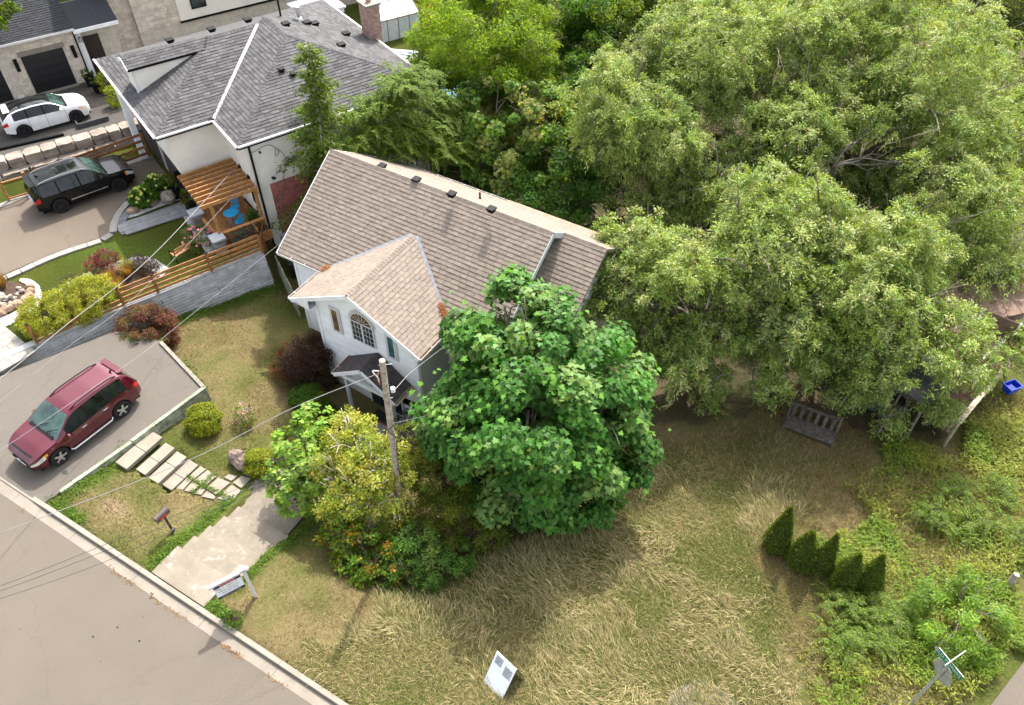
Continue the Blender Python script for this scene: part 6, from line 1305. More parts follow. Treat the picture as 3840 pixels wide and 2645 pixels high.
def scatter(lobes, dens, clump=.30, fill=.72, up=.45, rnd=.55, droop=.0, lsize=.12, cols=((.1, .13, .04),), nclump=26, low=-.75, tjit=.5, spray=0, split=0):
    PP, NN, TT, LL, CC = [], [], [], [], []
    if split:      # a lobe breaks up into uneven smaller ones
        out = []
        for c, r in lobes:
            for k in range(split): o = rng.normal(size=3); o = o/np.linalg.norm(o)*r*rng.uniform(.3, .78)*np.array([1, 1, .8]); out.append((np.array(c)+o, r*rng.uniform(.34, .62)))
        lobes = out
    for c, r in lobes:
        r = np.array([r, r, r*.85]) if np.isscalar(r) else np.array(r); rm = r.mean(); n = int(dens*rm*rm); K_ = max(5, int(nclump*max(.4, rm/2)))
        d = unitv(rng.normal(size=(K_*3, 3))); d = d[d[:, 2] > low][:K_]; K_ = len(d); rad = rng.uniform(fill, 1.02, (K_, 1))**.8; cc = np.array(c)+d*r*rad; cr = clump*rm*rng.uniform(.6, 1.3, K_)
        w_ = cr**2; pick = rng.choice(K_, n, p=w_/w_.sum()); o = unitv(rng.normal(size=(n, 3)))*(rng.random((n, 1))**.42); p = cc[pick]+o*cr[pick, None]*np.array([1, 1, .75])
        nn = unitv(unitv(p-np.array(c))*.45+o*.35+np.array([0, 0, up])+rng.normal(size=(n, 3))*rnd); t = unitv(unitv(p-np.array(c))*.6+rng.normal(size=(n, 3))*tjit+np.array([0, 0, -droop]))
        if spray:  # leaves hang along arching twigs
            tw = rng.integers(0, spray, n)+pick*spray; td = unitv(rng.normal(size=(K_*spray, 3))*.8+np.repeat(unitv(cc-np.array(c)), spray, 0)*.7+np.array([0, 0, .15])); tl = np.repeat(cr, spray)*rng.uniform(.9, 2.3, K_*spray); f_ = rng.random((n, 1))**.8
            p = cc[pick]+td[tw]*tl[tw, None]*f_+np.array([0, 0, -1.])*(f_**2)*tl[tw, None]*droop*1.3+rng.normal(0, .05, (n, 3)); t = unitv(td[tw]-np.array([0, 0, 1.])*f_*droop*2+rng.normal(size=(n, 3))*tjit)
        ci = rng.integers(0, len(cols), K_)[pick]; ci = np.where(rng.random(n) < .25, rng.integers(0, len(cols), n), ci)
        col_ = np.concatenate([jitter(cols[i], 1) for i in range(1)]) if 0 else np.array(cols)[ci]*rng.normal(1, .15, (n, 1)); h = rng.normal(0, .09, (n, 1)); cb = rng.normal(1, .12, K_)[pick][:, None]
        col_ = np.clip(col_*cb*np.concatenate([1+h*1.4, 1+h*.2, 1-h*.5], 1), .004, .8)
        PP.append(p); NN.append(nn); TT.append(t); LL.append(lsize*rng.uniform(.65, 1.3, n)); CC.append(col_)
    return [np.concatenate(a) for a in (PP, NN, TT, LL, CC)]
M_BARK = mat('grey brown bark', (.20, .165, .13), .95, var=.3, vs=5, bump=.03, bs=18); M_BARKP = mat('pale dead twig', (.42, .38, .34), .95, var=.2, vs=8, bump=0); M_BARKD = mat('dark bark', (.085, .065, .05), .95, var=.3, vs=5, bump=.02, bs=18)
def limbs(mb, base, lobes, r0, wob=.12, twigs=4, sub=2):
    base = np.array(base, float); top = np.mean([c for c, _ in lobes], 0); fork = base+(top-base)*.32; fork[:2] = base[:2]+(top-base)[:2]*.25
    mb.tube(smooth_open([base-(0, 0, .2), base+(fork-base)*.5+rng.normal(0, wob, 3)*.5, fork], 4), np.linspace(r0*1.25, r0*.8, 9), 9)
    for c, r in lobes:
        c = np.array(c, float); rm = r if np.isscalar(r) else np.mean(r); m1 = fork+(c-fork)*.4+rng.normal(0, wob, 3)*2+np.array([0, 0, .15*np.linalg.norm(c-fork)]); pts = smooth_open([fork, m1, c+(c-m1)*.15], 5)
        mb.tube(pts, np.linspace(r0*.62, r0*.16, len(pts)), 7)
        for k in range(twigs):
            s = pts[int(rng.integers(len(pts)//2, len(pts)))]; e = c+unitv(rng.normal(size=3)+np.array([0, 0, .4]))*rm*.9; q = smooth_open([s, (s+e)/2+rng.normal(0, wob, 3)*1.5, e], 4); mb.tube(q, np.linspace(r0*.16, .012, len(q)), 5)
            for j in range(sub):
                s2 = q[int(rng.integers(2, len(q)-1))]; e2 = s2+unitv(e-s+rng.normal(size=3)*np.linalg.norm(e-s)*.5)*rm*.5; mb.tube([s2, (s2+e2)/2+rng.normal(0, .05, 3), e2], [.02, .015, .008], 4)
def L_(*a): return [(U(x, y, z), r) for x, y, z, r in a]
def tree(name, label, base, lobes, cat='tree', group=None, r0=.2, bark=None, shape='leaf', wid=.35, m=None, part='crown', trunk='trunk', cup=.18, twigs=4, sub=2, objs=0, limb=True, **kw):
    b = np.array(base, float); t = thing(name, label, cat, frame(b, (1, 0, 0)), group); lb = [(np.array(c)-b, r) for c, r in lobes]
    if limb:
        mb = MB(); limbs(mb, (0, 0, 0), lb, r0, twigs=twigs, sub=sub); mb.part(trunk, bark or M_BARK, t, smooth=True)
    P, N, T, L, C_ = scatter(lb, **kw)
    V, F = leafmesh(P, N, T, L, wid, shape, cup); link(part, npmesh(part, V, F, m or LEAF, C_), t); return t
def bush(name, label, px, r, cols, h=None, cat='shrub', z=None, dens=1500, lsize=.07, group=None, shape='leaf', wid=.5, **kw):
    p = G(*px) if z is None else U(px[0], px[1], z); rr = (r, r, h or r*.85); kw['nclump'] = 190; kw['clump'] = .24
    return tree(name, label, p-np.array([0, 0, .05]), [(p+np.array([0, 0, rr[2]*.75]), rr)], cat, group, r0=.045, bark=M_BARKD, shape=shape, wid=wid, part='foliage', trunk='stem', dens=dens*2.7, lsize=lsize, cols=cols, twigs=6, sub=1, low=-.9, **kw)
# --- willows
WC = ((.235, .29, .08), (.19, .255, .056), (.295, .33, .135), (.12, .19, .032), (.21, .285, .05))
WK = dict(shape='leaf', wid=.30, lsize=.15, dens=2700, clump=.20, nclump=60, fill=.3, spray=9, split=6, droop=.5, up=.65, rnd=.6, cols=WC, m=leafmat('willow leaf', .3, .3), low=-.8)
tree('willow_tree', 'big grey-green willow nearest the brown roof, leaning over its right end', G(2640, 1340), L_((2790, 850, 5.0, 3.4), (2620, 990, 4.2, 2.3), (2400, 1050, 3.2, 2.6), (2330, 900, 4.2, 1.7), (2290, 1100, 2.8, 1.6), (2230, 1010, 3.6, 1.2), (2200, 1150, 2.6, 1.0), (2420, 1260, 1.6, 1.8), (2550, 1230, 1.8, 1.7), (2840, 1230, 2.0, 1.6), (2930, 1400, .5, 1.9), (2560, 1350, .8, 1.7), (2960, 1130, 2.8, 2.5), (2640, 1440, -.4, 1.2)), group='willow trees', r0=.34, **WK)
tree('willow_tree', 'tall willow at the upper right with bare grey limbs showing', G(3110, 790), L_((3450, 380, 5.8, 5.0), (3280, 130, 7.0, 4.0), (3640, 620, 4.4, 3.6), (3280, 690, 2.4, 2.0), (3150, 500, 4.6, 1.5), (3060, 420, 5.4, 3.0), (3560, 150, 6.0, 4.0), (3760, 420, 5, 3)), group='willow trees', r0=.36, **WK)
tree('willow_tree', 'willow in the middle of the top edge with a forked dark trunk', G(2840, 610), L_((2900, 200, 6.4, 4.2), (2690, 330, 5.4, 2.6), (2950, 470, 4.2, 2.4), (2720, 640, 3.4, 2.2), (2800, 560, 3.6, 1.8), (2700, 90, 6.5, 3.4), (3050, 60, 6.5, 3.4)), group='willow trees', r0=.32, **WK)
tree('willow_tree', 'rounded willow left of the dark forked trunk, next to the bright green trees', G(2510, 610), L_((2330, 400, 5.4, 3.3), (2480, 230, 6, 3.0), (2420, 610, 3.4, 2.2), (2270, 540, 3.8, 1.9), (2560, 480, 4.4, 2.2), (2560, 730, 2.4, 2.0), (2440, 800, 1.6, 1.6), (2300, 250, 5.6, 2.2)), group='willow trees', r0=.28, **WK)
tree('willow_tree', 'willow standing between the grassy slope and the bungalow', G(3060, 1260), L_((3180, 980, 4.2, 3.2), (3060, 820, 4.8, 2.2), (3280, 1180, 2.4, 2.6), (3120, 1330, .8, 1.8), (3420, 920, 4, 2.8), (2980, 760, 4.4, 1.8)), group='willow trees', r0=.30, **WK)
WK2 = dict(WK); WK2['dens'] = 1600
tree('willow_tree', 'thin willow drooping over the bungalow roof and veranda', G(3520, 1120), L_((3330, 1380, 1.6, 2.0), (3560, 1290, 2.2, 2.0), (3700, 850, 3.2, 3.0), (3500, 1530, -.4, 1.3), (3640, 1400, 1, 1.2), (3330, 1560, -.9, 1.0), (3190, 1470, .2, 1.3), (3830, 1290, 1, 1.4), (3800, 1000, 2.4, 1.4), (3420, 1130, 3, 2.4)), group='willow trees', r0=.24, **WK2)
# dead silvery limbs of the tall willow
dl = MB()
for k, (ex, ey, ez, bow) in enumerate(((3330, 515, 5.0, .5), (3420, 590, 4.4, .7), (3300, 640, 3.8, .3), (3480, 660, 3.8, .4), (3230, 470, 5.6, .2), (3390, 470, 5.4, .3), (3030, 560, 5.0, .3))):
    s = U(3135+rng.uniform(-12, 12), 600+rng.uniform(-25, 25), 4.2); e = U(ex, ey, ez); q = smooth_open([s, s*.6+e*.4+rng.normal(0, .25, 3)+np.array([0, 0, bow]), s*.25+e*.75+rng.normal(0, .25, 3)+np.array([0, 0, bow*.6]), e], 4); dl.tube(q, np.linspace(.055, .012, len(q)), 5)
    for j in range(6): s2 = q[int(rng.integers(3, len(q)))]; e2 = s2+unitv(e-s)*rng.uniform(.2, .9)+rng.normal(0, .4, 3)+np.array([0, 0, -.25]); dl.tube([s2, (s2+e2)/2+rng.normal(0, .1, 3), e2], [.018, .013, .006], 4)
s = G(3110, 790); dl.tube(smooth_open([s, U(3112, 690, 2.0), U(3135, 600, 4.2)], 4), np.linspace(.26, .09, 9), 9)
o = dl.part('bare_limbs', mat('silvery dead wood', (.40, .35, .30), .95, var=.25, vs=6, bump=.01), None, smooth=True); prop(o, 'bare silvery limbs and leaning trunk showing inside the upper right willow', 'branch')
# --- broadleaf trees behind
tree('broadleaf_tree', 'bright yellow-green tree at the top, right of the red brick chimney', U(1830, 430, -1.5), L_((1800, 140, 5.6, 3.4), (1690, 240, 4.6, 2.0), (1950, 210, 4.8, 2.2), (1790, 310, 3.6, 2.2), (1800, 30, 6.2, 2.2), (1900, 50, 6.2, 2.6)), shape='leaf', wid=.42, lsize=.16, dens=2300, clump=.22, nclump=40, fill=.5, up=.4, rnd=.6, cols=((.17, .255, .02), (.14, .22, .02), (.21, .28, .04), (.115, .195, .015)), r0=.22)
tree('maple_tree', 'mid green maple with pale scorched tips behind the feathery sumac', U(1880, 660, -2), L_((1860, 430, 3.4, 2.1), (1720, 480, 2.8, 1.6), (2010, 440, 3.4, 1.8), (1900, 590, 1.6, 2.0), (1790, 620, 1, 1.6), (2040, 590, 1.8, 1.8)), shape='star', wid=1.0, lsize=.20, dens=850, clump=.28, nclump=30, up=.6, rnd=.45, cols=((.105, .20, .026), (.085, .165, .022), (.23, .25, .08), (.12, .21, .035)), r0=.2)
tree('dark_tree', 'dense dark green tree in the hollow between brown roof and willow', U(2180, 800, -2.4), L_((2120, 620, 1.8, 2.2), (2250, 760, .6, 2.0), (1990, 740, .4, 1.7), (2150, 860, -.6, 1.5), (1850, 740, -.2, 1.4), (2290, 900, -.8, 1.3), (2260, 640, 2, 1.6), (1680, 640, 0, 1.3)), shape='oval', wid=.6, lsize=.17, dens=1300, clump=.26, nclump=30, fill=.6, cols=((.05, .125, .018), (.065, .145, .022), (.04, .10, .018), (.085, .165, .034)), r0=.16)
tree('dark_tree', 'dark green tree along the top edge behind the bright saplings', U(2180, 160, -2.6), L_((2130, 60, 4.4, 3.2), (2300, 110, 3.6, 2.6), (2040, 120, 3.4, 2.2), (2480, 60, 3.8, 2.6), (2200, 200, 2.2, 2.2), (2050, -20, 5, 3), (2330, -10, 5, 3.2)), shape='oval', wid=.6, lsize=.18, dens=1000, clump=.25, nclump=30, fill=.6, cols=((.06, .135, .016), (.08, .16, .02), (.15, .21, .035), (.045, .11, .014)), r0=.22)
tree('sapling', 'light green saplings between dark tree and rounded willow', U(2190, 440, -2.2), L_((2180, 330, 2.6, 1.6), (2230, 220, 3.6, 1.3), (2120, 420, 1.8, 1.5), (2220, 480, 1.6, 1.5), (2130, 270, 3.2, 1.0)), shape='leaf', wid=.45, lsize=.17, dens=2000, clump=.3, nclump=26, cols=((.085, .165, .02), (.07, .135, .02), (.11, .18, .035)), r0=.10)
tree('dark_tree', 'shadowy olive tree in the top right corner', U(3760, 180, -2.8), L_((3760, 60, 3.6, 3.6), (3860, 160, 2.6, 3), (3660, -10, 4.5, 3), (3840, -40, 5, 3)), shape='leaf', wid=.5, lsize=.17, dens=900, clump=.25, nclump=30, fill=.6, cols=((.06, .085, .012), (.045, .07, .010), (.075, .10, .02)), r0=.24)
tree('broadleaf_tree', 'leafy yellow-green tree behind the willow at the top edge', U(2760, 60, -2.8), L_((2600, 10, 4.4, 3), (2780, -40, 5.2, 3.4), (3100, -60, 6, 4), (2450, -30, 5, 3)), shape='leaf', wid=.5, lsize=.18, dens=900, clump=.25, cols=((.10, .15, .02), (.08, .13, .02)), r0=.24)
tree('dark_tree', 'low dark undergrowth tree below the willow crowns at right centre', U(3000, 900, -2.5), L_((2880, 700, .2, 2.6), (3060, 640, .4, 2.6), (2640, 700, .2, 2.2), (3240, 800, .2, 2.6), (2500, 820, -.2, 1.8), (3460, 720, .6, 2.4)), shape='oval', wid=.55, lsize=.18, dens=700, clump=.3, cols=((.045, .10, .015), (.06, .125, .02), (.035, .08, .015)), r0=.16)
# --- big maple in front
mt_ = tree('maple_tree', 'large dark green maple in the middle, covering the right front of the brown house', G(2000, 1960), L_((1900, 1200, 5.4, 1.9), (1980, 1330, 5.0, 2.3), (1850, 1400, 3.8, 1.8), (2110, 1330, 4.4, 2.0), (1790, 1560, 2.6, 1.9), (2230, 1480, 3.0, 2.2), (1980, 1560, 3.6, 2.7), (2230, 1680, 1.4, 1.9), (1760, 1740, 1.0, 1.5), (2040, 1740, 1.5, 2.3), (2180, 1800, .4, 1.6), (1900, 1830, .2, 1.6), (1980, 1920, -.7, .9), (1700, 1640, 1.9, 1.1), (2310, 1560, 2.2, 1.1)),
     shape='star', wid=1.0, lsize=.205, dens=1150, clump=.30, nclump=26, fill=.60, up=.8, rnd=.38, droop=.35, cols=((.046, .142, .015), (.064, .176, .02), (.036, .112, .012), (.14, .235, .055), (.055, .16, .016)), r0=.26, cup=.25, m=leafmat('maple leaf', .34, .25))
cr_ = [c for c in mt_.children if c.name.startswith('crown')][0]
# the 300 leaves that show largest hang as single leaves
lf = leafmesh(np.zeros((1, 3)), np.array([[0, 0, 1.]]), np.array([[1., 0, 0]]), np.array([1.]), 1.0, 'star', .25); lme = npmesh('leaf', *lf, mat('single maple leaf', (.075, .17, .024), .7, var=.1, rnd=.25, bump=0, spec=.08))
P, N, T, L, _c = scatter([(np.array(c)-np.array(mt_.location), r*1.04) for c, r in L_((1900, 1200, 5.4, 1.9), (1980, 1330, 5.0, 2.3), (1760, 1560, 2.6, 2.0), (2230, 1480, 3.0, 2.2), (1980, 1560, 3.6, 2.7), (2270, 1680, 1.4, 2.0))], 11, fill=.95, clump=.2, up=.9, rnd=.3, droop=.3, lsize=.205, low=.0)
for i in range(min(300, len(P))):
    t_ = unitv(T[i]-N[i]*(T[i]@N[i])); M = np.eye(4); M[:3, 0] = t_*L[i]; M[:3, 1] = np.cross(N[i], t_)*L[i]; M[:3, 2] = N[i]*L[i]; M[:3, 3] = P[i]; link('leaf', lme, mt_, M)
# --- small trees and shrubs round the pole
tree('yellowing_tree', 'small yellow-green tree with bare grey twigs around the foot of the wooden pole', G(1400, 2010), L_((1340, 1680, 1.9, 1.25), (1250, 1760, 1.4, 1.0), (1450, 1740, 1.5, 1.15), (1300, 1880, .8, 1.15), (1440, 1880, .7, 1.0), (1360, 1790, 1.5, 1.2), (1300, 1590, 1.7, .7)), shape='oval', wid=.6, lsize=.10, dens=2900, clump=.26, nclump=90, fill=.4, cols=((.28, .315, .05), (.22, .28, .04), (.35, .345, .095), (.16, .225, .03), (.29, .285, .055)), r0=.08, bark=M_BARKP, twigs=7, sub=2)
tree('young_maple', 'fresh green young maple left of the yellowing tree, over the landing', G(1190, 1900), L_((1120, 1660, 1.6, .9), (1090, 1800, .8, .85), (1180, 1590, 1.6, .75), (1180, 1760, 1.2, .9), (1110, 1890, .2, .6), (1060, 1740, 1, .6)), shape='star', wid=1, lsize=.15, dens=1500, clump=.30, nclump=70, up=.7, rnd=.4, cols=((.16, .28, .022), (.13, .235, .02), (.20, .30, .05)), r0=.07, m=leafmat('maple leaf', .34, .25))
tree('yew', 'dark olive evergreen between the yellowing tree and the big maple', G(1730, 2040), L_((1660, 1790, .9, 1.15), (1720, 1930, .2, 1.2), (1590, 1720, 1.2, .8), (1800, 1990, -.2, .9), (1620, 1900, .2, .9), (1530, 1640, 1.2, .6), (1820, 1880, .3, .9)), shape='leaf', wid=.22, lsize=.17, dens=3200, clump=.26, nclump=70, up=.55, rnd=.4, droop=.2, cols=((.085, .115, .010), (.115, .15, .012), (.07, .09, .010), (.16, .185, .018)), r0=.09, bark=M_BARKD)
tree('orange_tipped_shrub', 'big-leaved green shrub with orange brown leaves at the lower edge of the thicket', G(1360, 2150), L_((1370, 2060, -.1, .95), (1270, 2010, 0, .7), (1440, 2130, -.4, .7), (1330, 2130, -.5, .7), (1250, 1930, .1, .6)), 'shrub', shape='oval', wid=.75, lsize=.12, dens=2400, clump=.26, nclump=90, cols=((.13, .22, .022), (.10, .18, .022), (.15, .22, .035), (.34, .22, .03), (.14, .23, .022), (.12, .2, .02)), r0=.05, bark=M_BARKD, part='foliage', trunk='stem')
tree('viny_shrub', 'fine-leaved green shrub tumbling towards the lawn below the evergreen', G(1620, 2200), L_((1560, 2060, -.1, .95), (1640, 2130, -.4, .9), (1700, 2090, -.4, .7), (1620, 2220, -.7, .55), (1510, 2150, -.5, .7)), 'shrub', shape='leaf', wid=.55, lsize=.085, dens=4200, clump=.26, nclump=90, cols=((.09, .185, .026), (.075, .16, .03), (.17, .22, .06), (.06, .14, .022)), r0=.05, bark=M_BARKD, part='foliage', trunk='stem')
# --- conifer behind the brown roof
def conifer(name, label, base, top, r, n, cols, droop=.5, dens=60, prune=.25, part='crown', lsize=.2):
    b = np.array(base, float); h = top[2]-b[2]; t = thing(name, label, 'tree', frame(b, (1, 0, 0))); ax = np.array(top)-b; mb = MB(); mb.tube([ax*s for s in (0, .3, .6, .9, 1)], [.17, .14, .10, .05, .015], 8); PP, NN, TT, LL = [], [], [], []
    for i in range(n):
        f = (i+rng.random())/n; s0 = ax*(.10+.88*f); a = i*2.4+rng.normal(0, .4); l = r*(1-f)**.75*rng.uniform(1-prune*2, 1.1)+.25; d = np.array([math.cos(a), math.sin(a), 0.]); e = s0+d*l+np.array([0, 0, .15-droop*l*.35]); q = smooth_open([s0, s0+d*l*.5+np.array([0, 0, .12*l]), e], 5); mb.tube(q, np.linspace(.045, .014, len(q)), 4)
        m_ = int(dens*l); k = rng.integers(1, len(q), m_); p = np.array(q)[k]+rng.normal(0, .09+.05*l, (m_, 3))*np.array([1, 1, .5]); s_ = rng.choice([-1, 1], (m_, 1)); side = np.cross(d, (0, 0, 1)); PP.append(p); NN.append(unitv(np.array([0, 0, .8])+rng.normal(0, .4, (m_, 3)))); TT.append(unitv(d*.6+side*s_*.7+np.array([0, 0, -droop])+rng.normal(0, .25, (m_, 3)))); LL.append(lsize*rng.uniform(.6, 1.3, m_))
    mb.part('trunk', mat('grey conifer bark', (.36, .32, .29), .95, var=.2, bump=0), t, smooth=True); P, N, T, L = [np.concatenate(x) for x in (PP, NN, TT, LL)]; V, F = leafmesh(P, N, T, L, .3, 'leaf', .2); C_ = np.array(cols)[rng.integers(0, len(cols), len(P))]*rng.normal(1, .18, (len(P), 1)); link(part, npmesh(part, V, F, LEAF, np.clip(C_, .004, .8)), t); return t
HP = lambda px, py, x: wp(H2, *onp(px, py, H2, 0, x))
top_h = HP(1146, 150, 4.1); bs_ = np.array([top_h[0], top_h[1]-.15, -1.9])
conifer('hemlock', 'tall ragged conifer with pale bare branches between the two roofs', bs_, top_h, 2.9, 92, ((.085, .14, .016), (.115, .175, .018), (.065, .11, .015), (.17, .21, .035)), .55, 190, .38, lsize=.22)
def fronds(name, label, base, items, cols, r0=.06, cat='tree', n=26, lf_=.16, group=None):
    """stems carrying long feathery fronds: items = (tip position, radius)"""
    b = np.array(base, float); t = thing(name, label, cat, frame(b, (1, 0, 0)), group); mb = MB(); PP, NN, TT, LL = [], [], [], []
    for c, r in items:
        c = np.array(c)-b; q = smooth_open([np.zeros(3), c*.5+rng.normal(0, .15, 3), c], 4); mb.tube(q, np.linspace(r0, .015, len(q)), 6)
        for k in range(n):
            a = rng.uniform(0, 6.28); l = r*rng.uniform(.6, 1.1); s = c+rng.normal(0, .22*r, 3)*np.array([1, 1, .7]); d = np.array([math.cos(a), math.sin(a), rng.uniform(-.1, .5)]); e = s+d*l-np.array([0, 0, .28*l]); ax = smooth_open([s, s+d*l*.55+np.array([0, 0, .1]), e], 5); mb.tube(ax, [.008]*len(ax), 3)
            side = unitv(np.cross(d, (0, 0, 1))); A = np.array(ax)
            for j in range(2):
                m_ = int(16*l)+5; f = np.linspace(.12, 1, m_); p = np.stack([np.interp(f, np.linspace(0, 1, len(A)), A[:, i]) for i in range(3)], 1); PP.append(p); NN.append(np.tile((0, 0, 1.), (m_, 1))+rng.normal(0, .25, (m_, 3))); TT.append(side[None]*(1 if j else -1)+d[None]*.45+rng.normal(0, .12, (m_, 3))-np.array([0, 0, .25])); LL.append(lf_*(1.15-f*.75))
    mb.part('stem', M_BARKD, t); P, N, T, L = [np.concatenate(x) for x in (PP, NN, TT, LL)]; V, F = leafmesh(P, unitv(N), T, L, .30, 'leaf', .25); C_ = np.array(cols)[rng.integers(0, len(cols), len(P))]*rng.normal(1, .14, (len(P), 1)); link('foliage', npmesh('foliage', V, F, LEAF, np.clip(C_, .004, .8)), t); return t
SU = ((.13, .215, .016), (.17, .25, .022), (.10, .175, .015))
for its, lb in ((((1500, 320, 4.5, 1.3), (1570, 300, 4.4, 1.1), (1430, 400, 4.6, 1.1), (1500, 400, 4.8, 1.2)), 'feathery bright green tree in front of the right end of the grey roof'), (((1600, 480, 5, 1.4), (1520, 490, 5.2, 1.2), (1690, 450, 4.6, 1.1), (1640, 390, 4.4, 1.0), (1600, 560, 5.4, 1.3)), 'feathery bright green tree in front of the brown board fence'), (((1400, 500, 5.0, 1.3), (1470, 560, 5.4, 1.3), (1370, 430, 4.6, 1.0), (1680, 560, 5.6, 1.2), (1330, 540, 5.2, 1.0)), 'low feathery growth just above the ridge of the brown roof')):
    q_ = [(HP(a, b_, x_), r_) for a, b_, x_, r_ in its]; b0_ = np.mean([c for c, _ in q_], 0); b0_[2] = -2.0
    fronds('sumac', lb, b0_, q_, SU, n=95, lf_=.2, group='feathery trees behind the brown roof')
# --- cedars in a row
def cedar(i, tip, base, label):
    b = G(*base); best = None
    for z in np.arange(b[2]+.4, b[2]+3, .03):
        p = U(*tip, z); d = np.linalg.norm(p[:2]-b[:2])
        if best is None or d < best[0]: best = (d, z)
    h = best[1]-b[2]; n = 5200; f = rng.random(n)**.8; a = rng.uniform(0, 6.28, n); R_ = .56*(1+.16*math.sin(i*2.3))*np.minimum(1, (1-f)*1.08)**.8*np.minimum(1, .55+f*3)*(1+.07*np.sin(5*a+i)); d = np.stack([np.cos(a), np.sin(a), np.zeros(n)], 1); P = d*(R_*rng.uniform(.86, 1.04, n))[:, None]; P[:, 2] = f*h; P += (P[:, 2:3]**1)*np.array([.05*math.sin(i*4.1), .05*math.cos(i*3.3), 0])+rng.normal(0, .025, (n, 3))
    N = unitv(d+np.array([0, 0, .5])+rng.normal(0, .35, (n, 3))); T = unitv(np.array([0, 0, 1.])+d*.5+rng.normal(0, .35, (n, 3))); C_ = np.array([(.075, .11, .010), (.095, .135, .012), (.055, .085, .010)])[rng.integers(0, 3, n)]*rng.normal(1, .15, (n, 1)); t = thing('cedar', label, 'shrub', frame(b, (1, 0, 0)), 'row of clipped cedars')
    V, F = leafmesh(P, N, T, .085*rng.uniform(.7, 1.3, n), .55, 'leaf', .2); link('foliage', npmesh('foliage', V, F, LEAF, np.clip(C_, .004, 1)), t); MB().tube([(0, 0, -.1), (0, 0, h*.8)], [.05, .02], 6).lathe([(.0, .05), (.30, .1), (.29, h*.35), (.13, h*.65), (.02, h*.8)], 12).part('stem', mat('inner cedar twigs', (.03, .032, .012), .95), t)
for i, (tp_, ba_, lb) in enumerate((((2968, 1918), (2905, 2055), 'clipped cone cedar at the upper left end of the row'), ((3045, 1982), (2992, 2108), 'clipped cone cedar, second from the upper end of the row'), ((3106, 2006), (3065, 2138), 'clipped cone cedar in the middle of the row'), ((3212, 2066), (3152, 2190), 'clipped cone cedar, second from the lower end of the row'), ((3302, 2084), (3242, 2214), 'clipped cone cedar with a small side tip at the lower right end'))): cedar(i, tp_, ba_, lb)
# --- shrubs
LIME = ((.24, .26, .025), (.19, .22, .02), (.28, .28, .05))
def ball(name, label, px, r, cols, h, cat='shrub', n=9000):
    """tight clipped shrub: a bumpy shell of short sprigs over a dark inside"""
    b = G(*px); t = thing(name, label, cat, frame(b, (1, 0, 0))); d = unitv(rng.normal(size=(n, 3))+np.array([0, 0, .25])); d = d[d[:, 2] > -.55]; n = len(d); k1, k2 = rng.normal(size=(2, 3))*3.2
    s_ = 1+.09*np.sin(d @ k1*1.6)+.07*np.sin(d @ k2*2.7+1)+.05*np.sin(d @ (k1-k2)*3.1); P = d*np.array([r, r, h])*(s_*rng.uniform(.86, 1.03, n))[:, None]+np.array([0, 0, h*.72]); N = unitv(d+rng.normal(0, .45, (n, 3))+np.array([0, 0, .3])); T = unitv(d+rng.normal(0, .6, (n, 3))+np.array([0, 0, .4]))
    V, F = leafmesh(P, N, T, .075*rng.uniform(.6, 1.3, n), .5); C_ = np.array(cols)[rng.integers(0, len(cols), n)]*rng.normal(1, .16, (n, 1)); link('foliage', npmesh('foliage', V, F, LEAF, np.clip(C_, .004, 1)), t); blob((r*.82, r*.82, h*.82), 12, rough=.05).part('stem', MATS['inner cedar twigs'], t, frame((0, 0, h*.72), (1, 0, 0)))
LG = ((.19, .225, .014), (.15, .19, .012), (.235, .25, .02))
ball('clipped_shrub', 'round lime-green clipped shrub below the timber wall corner', (772, 1600), .66, LG, .56); ball('clipped_shrub', 'lime-green clipped shrub right of the brown boulder', (985, 1762), .58, LG, .55)
ball('boxwood', 'dark green ball shrub near the porch post', (1155, 1515), .68, ((.075, .155, .016), (.095, .18, .018), (.055, .12, .014)), .6)
cedar(9, (1238, 1470), (1232, 1580), 'small dark upright cedar left of the porch slab'); 
bush('rose_of_sharon', 'slender light green shrub with pale pink blooms on the dry lawn', (922, 1590), .38, ((.15, .22, .03), (.12, .19, .025), (.5, .3, .4)), h=.62, dens=1500, lsize=.085)
bush('barberry', 'big maroon leaved shrub beside the top of the grey drive', (570, 1285), 1.25, ((.135, .045, .035), (.10, .035, .03), (.17, .075, .045), (.12, .10, .04)), h=1.0, dens=5200, lsize=.10, wid=.4)
bush('plum_shrub', 'tall dark purple shrub against the left corner of the house', (1180, 1440), 1.05, ((.055, .028, .022), (.04, .035, .02), (.075, .035, .025)), h=1.6, dens=4300, lsize=.09, wid=.5)
bush('copper_shrub', 'copper and olive leaved shrub in front of the dark purple one', (1100, 1400), .85, ((.19, .085, .045), (.13, .075, .04), (.14, .13, .05), (.24, .09, .05)), h=.85, dens=3000, lsize=.09, wid=.5)
bush('plum_shrub', 'dark leafless-looking shrub beside the right porch post', (1530, 1640), .75, ((.045, .025, .022), (.04, .035, .022)), h=.8, dens=1500, lsize=.07)
for lb, px, r, h in (('lime green shrub above the rail fence, right one of the pair', (350, 1160), 1.15, .85), ('lime green shrub at the lower left end of the rail fence', (195, 1215), 1.1, .75)):
    bush('lime_shrub', lb, px, r, LIME, h=h, dens=4600, lsize=.11, wid=.3, z=.1, droop=.2, clump=.22, nclump=44)
bush('lime_shrub', 'small lime tuft beside the maroon plants in the flower bed', (480, 1010), .35, LIME, z=.12, dens=700, lsize=.1)
bush('hydrangea', 'hydrangea with round pale lime flower heads by the dark paver band', c3(1240, 370), .62, ((.075, .16, .015), (.06, .13, .012)), h=.5, z=.15, dens=2400, lsize=.13, shape='oval', wid=.7)
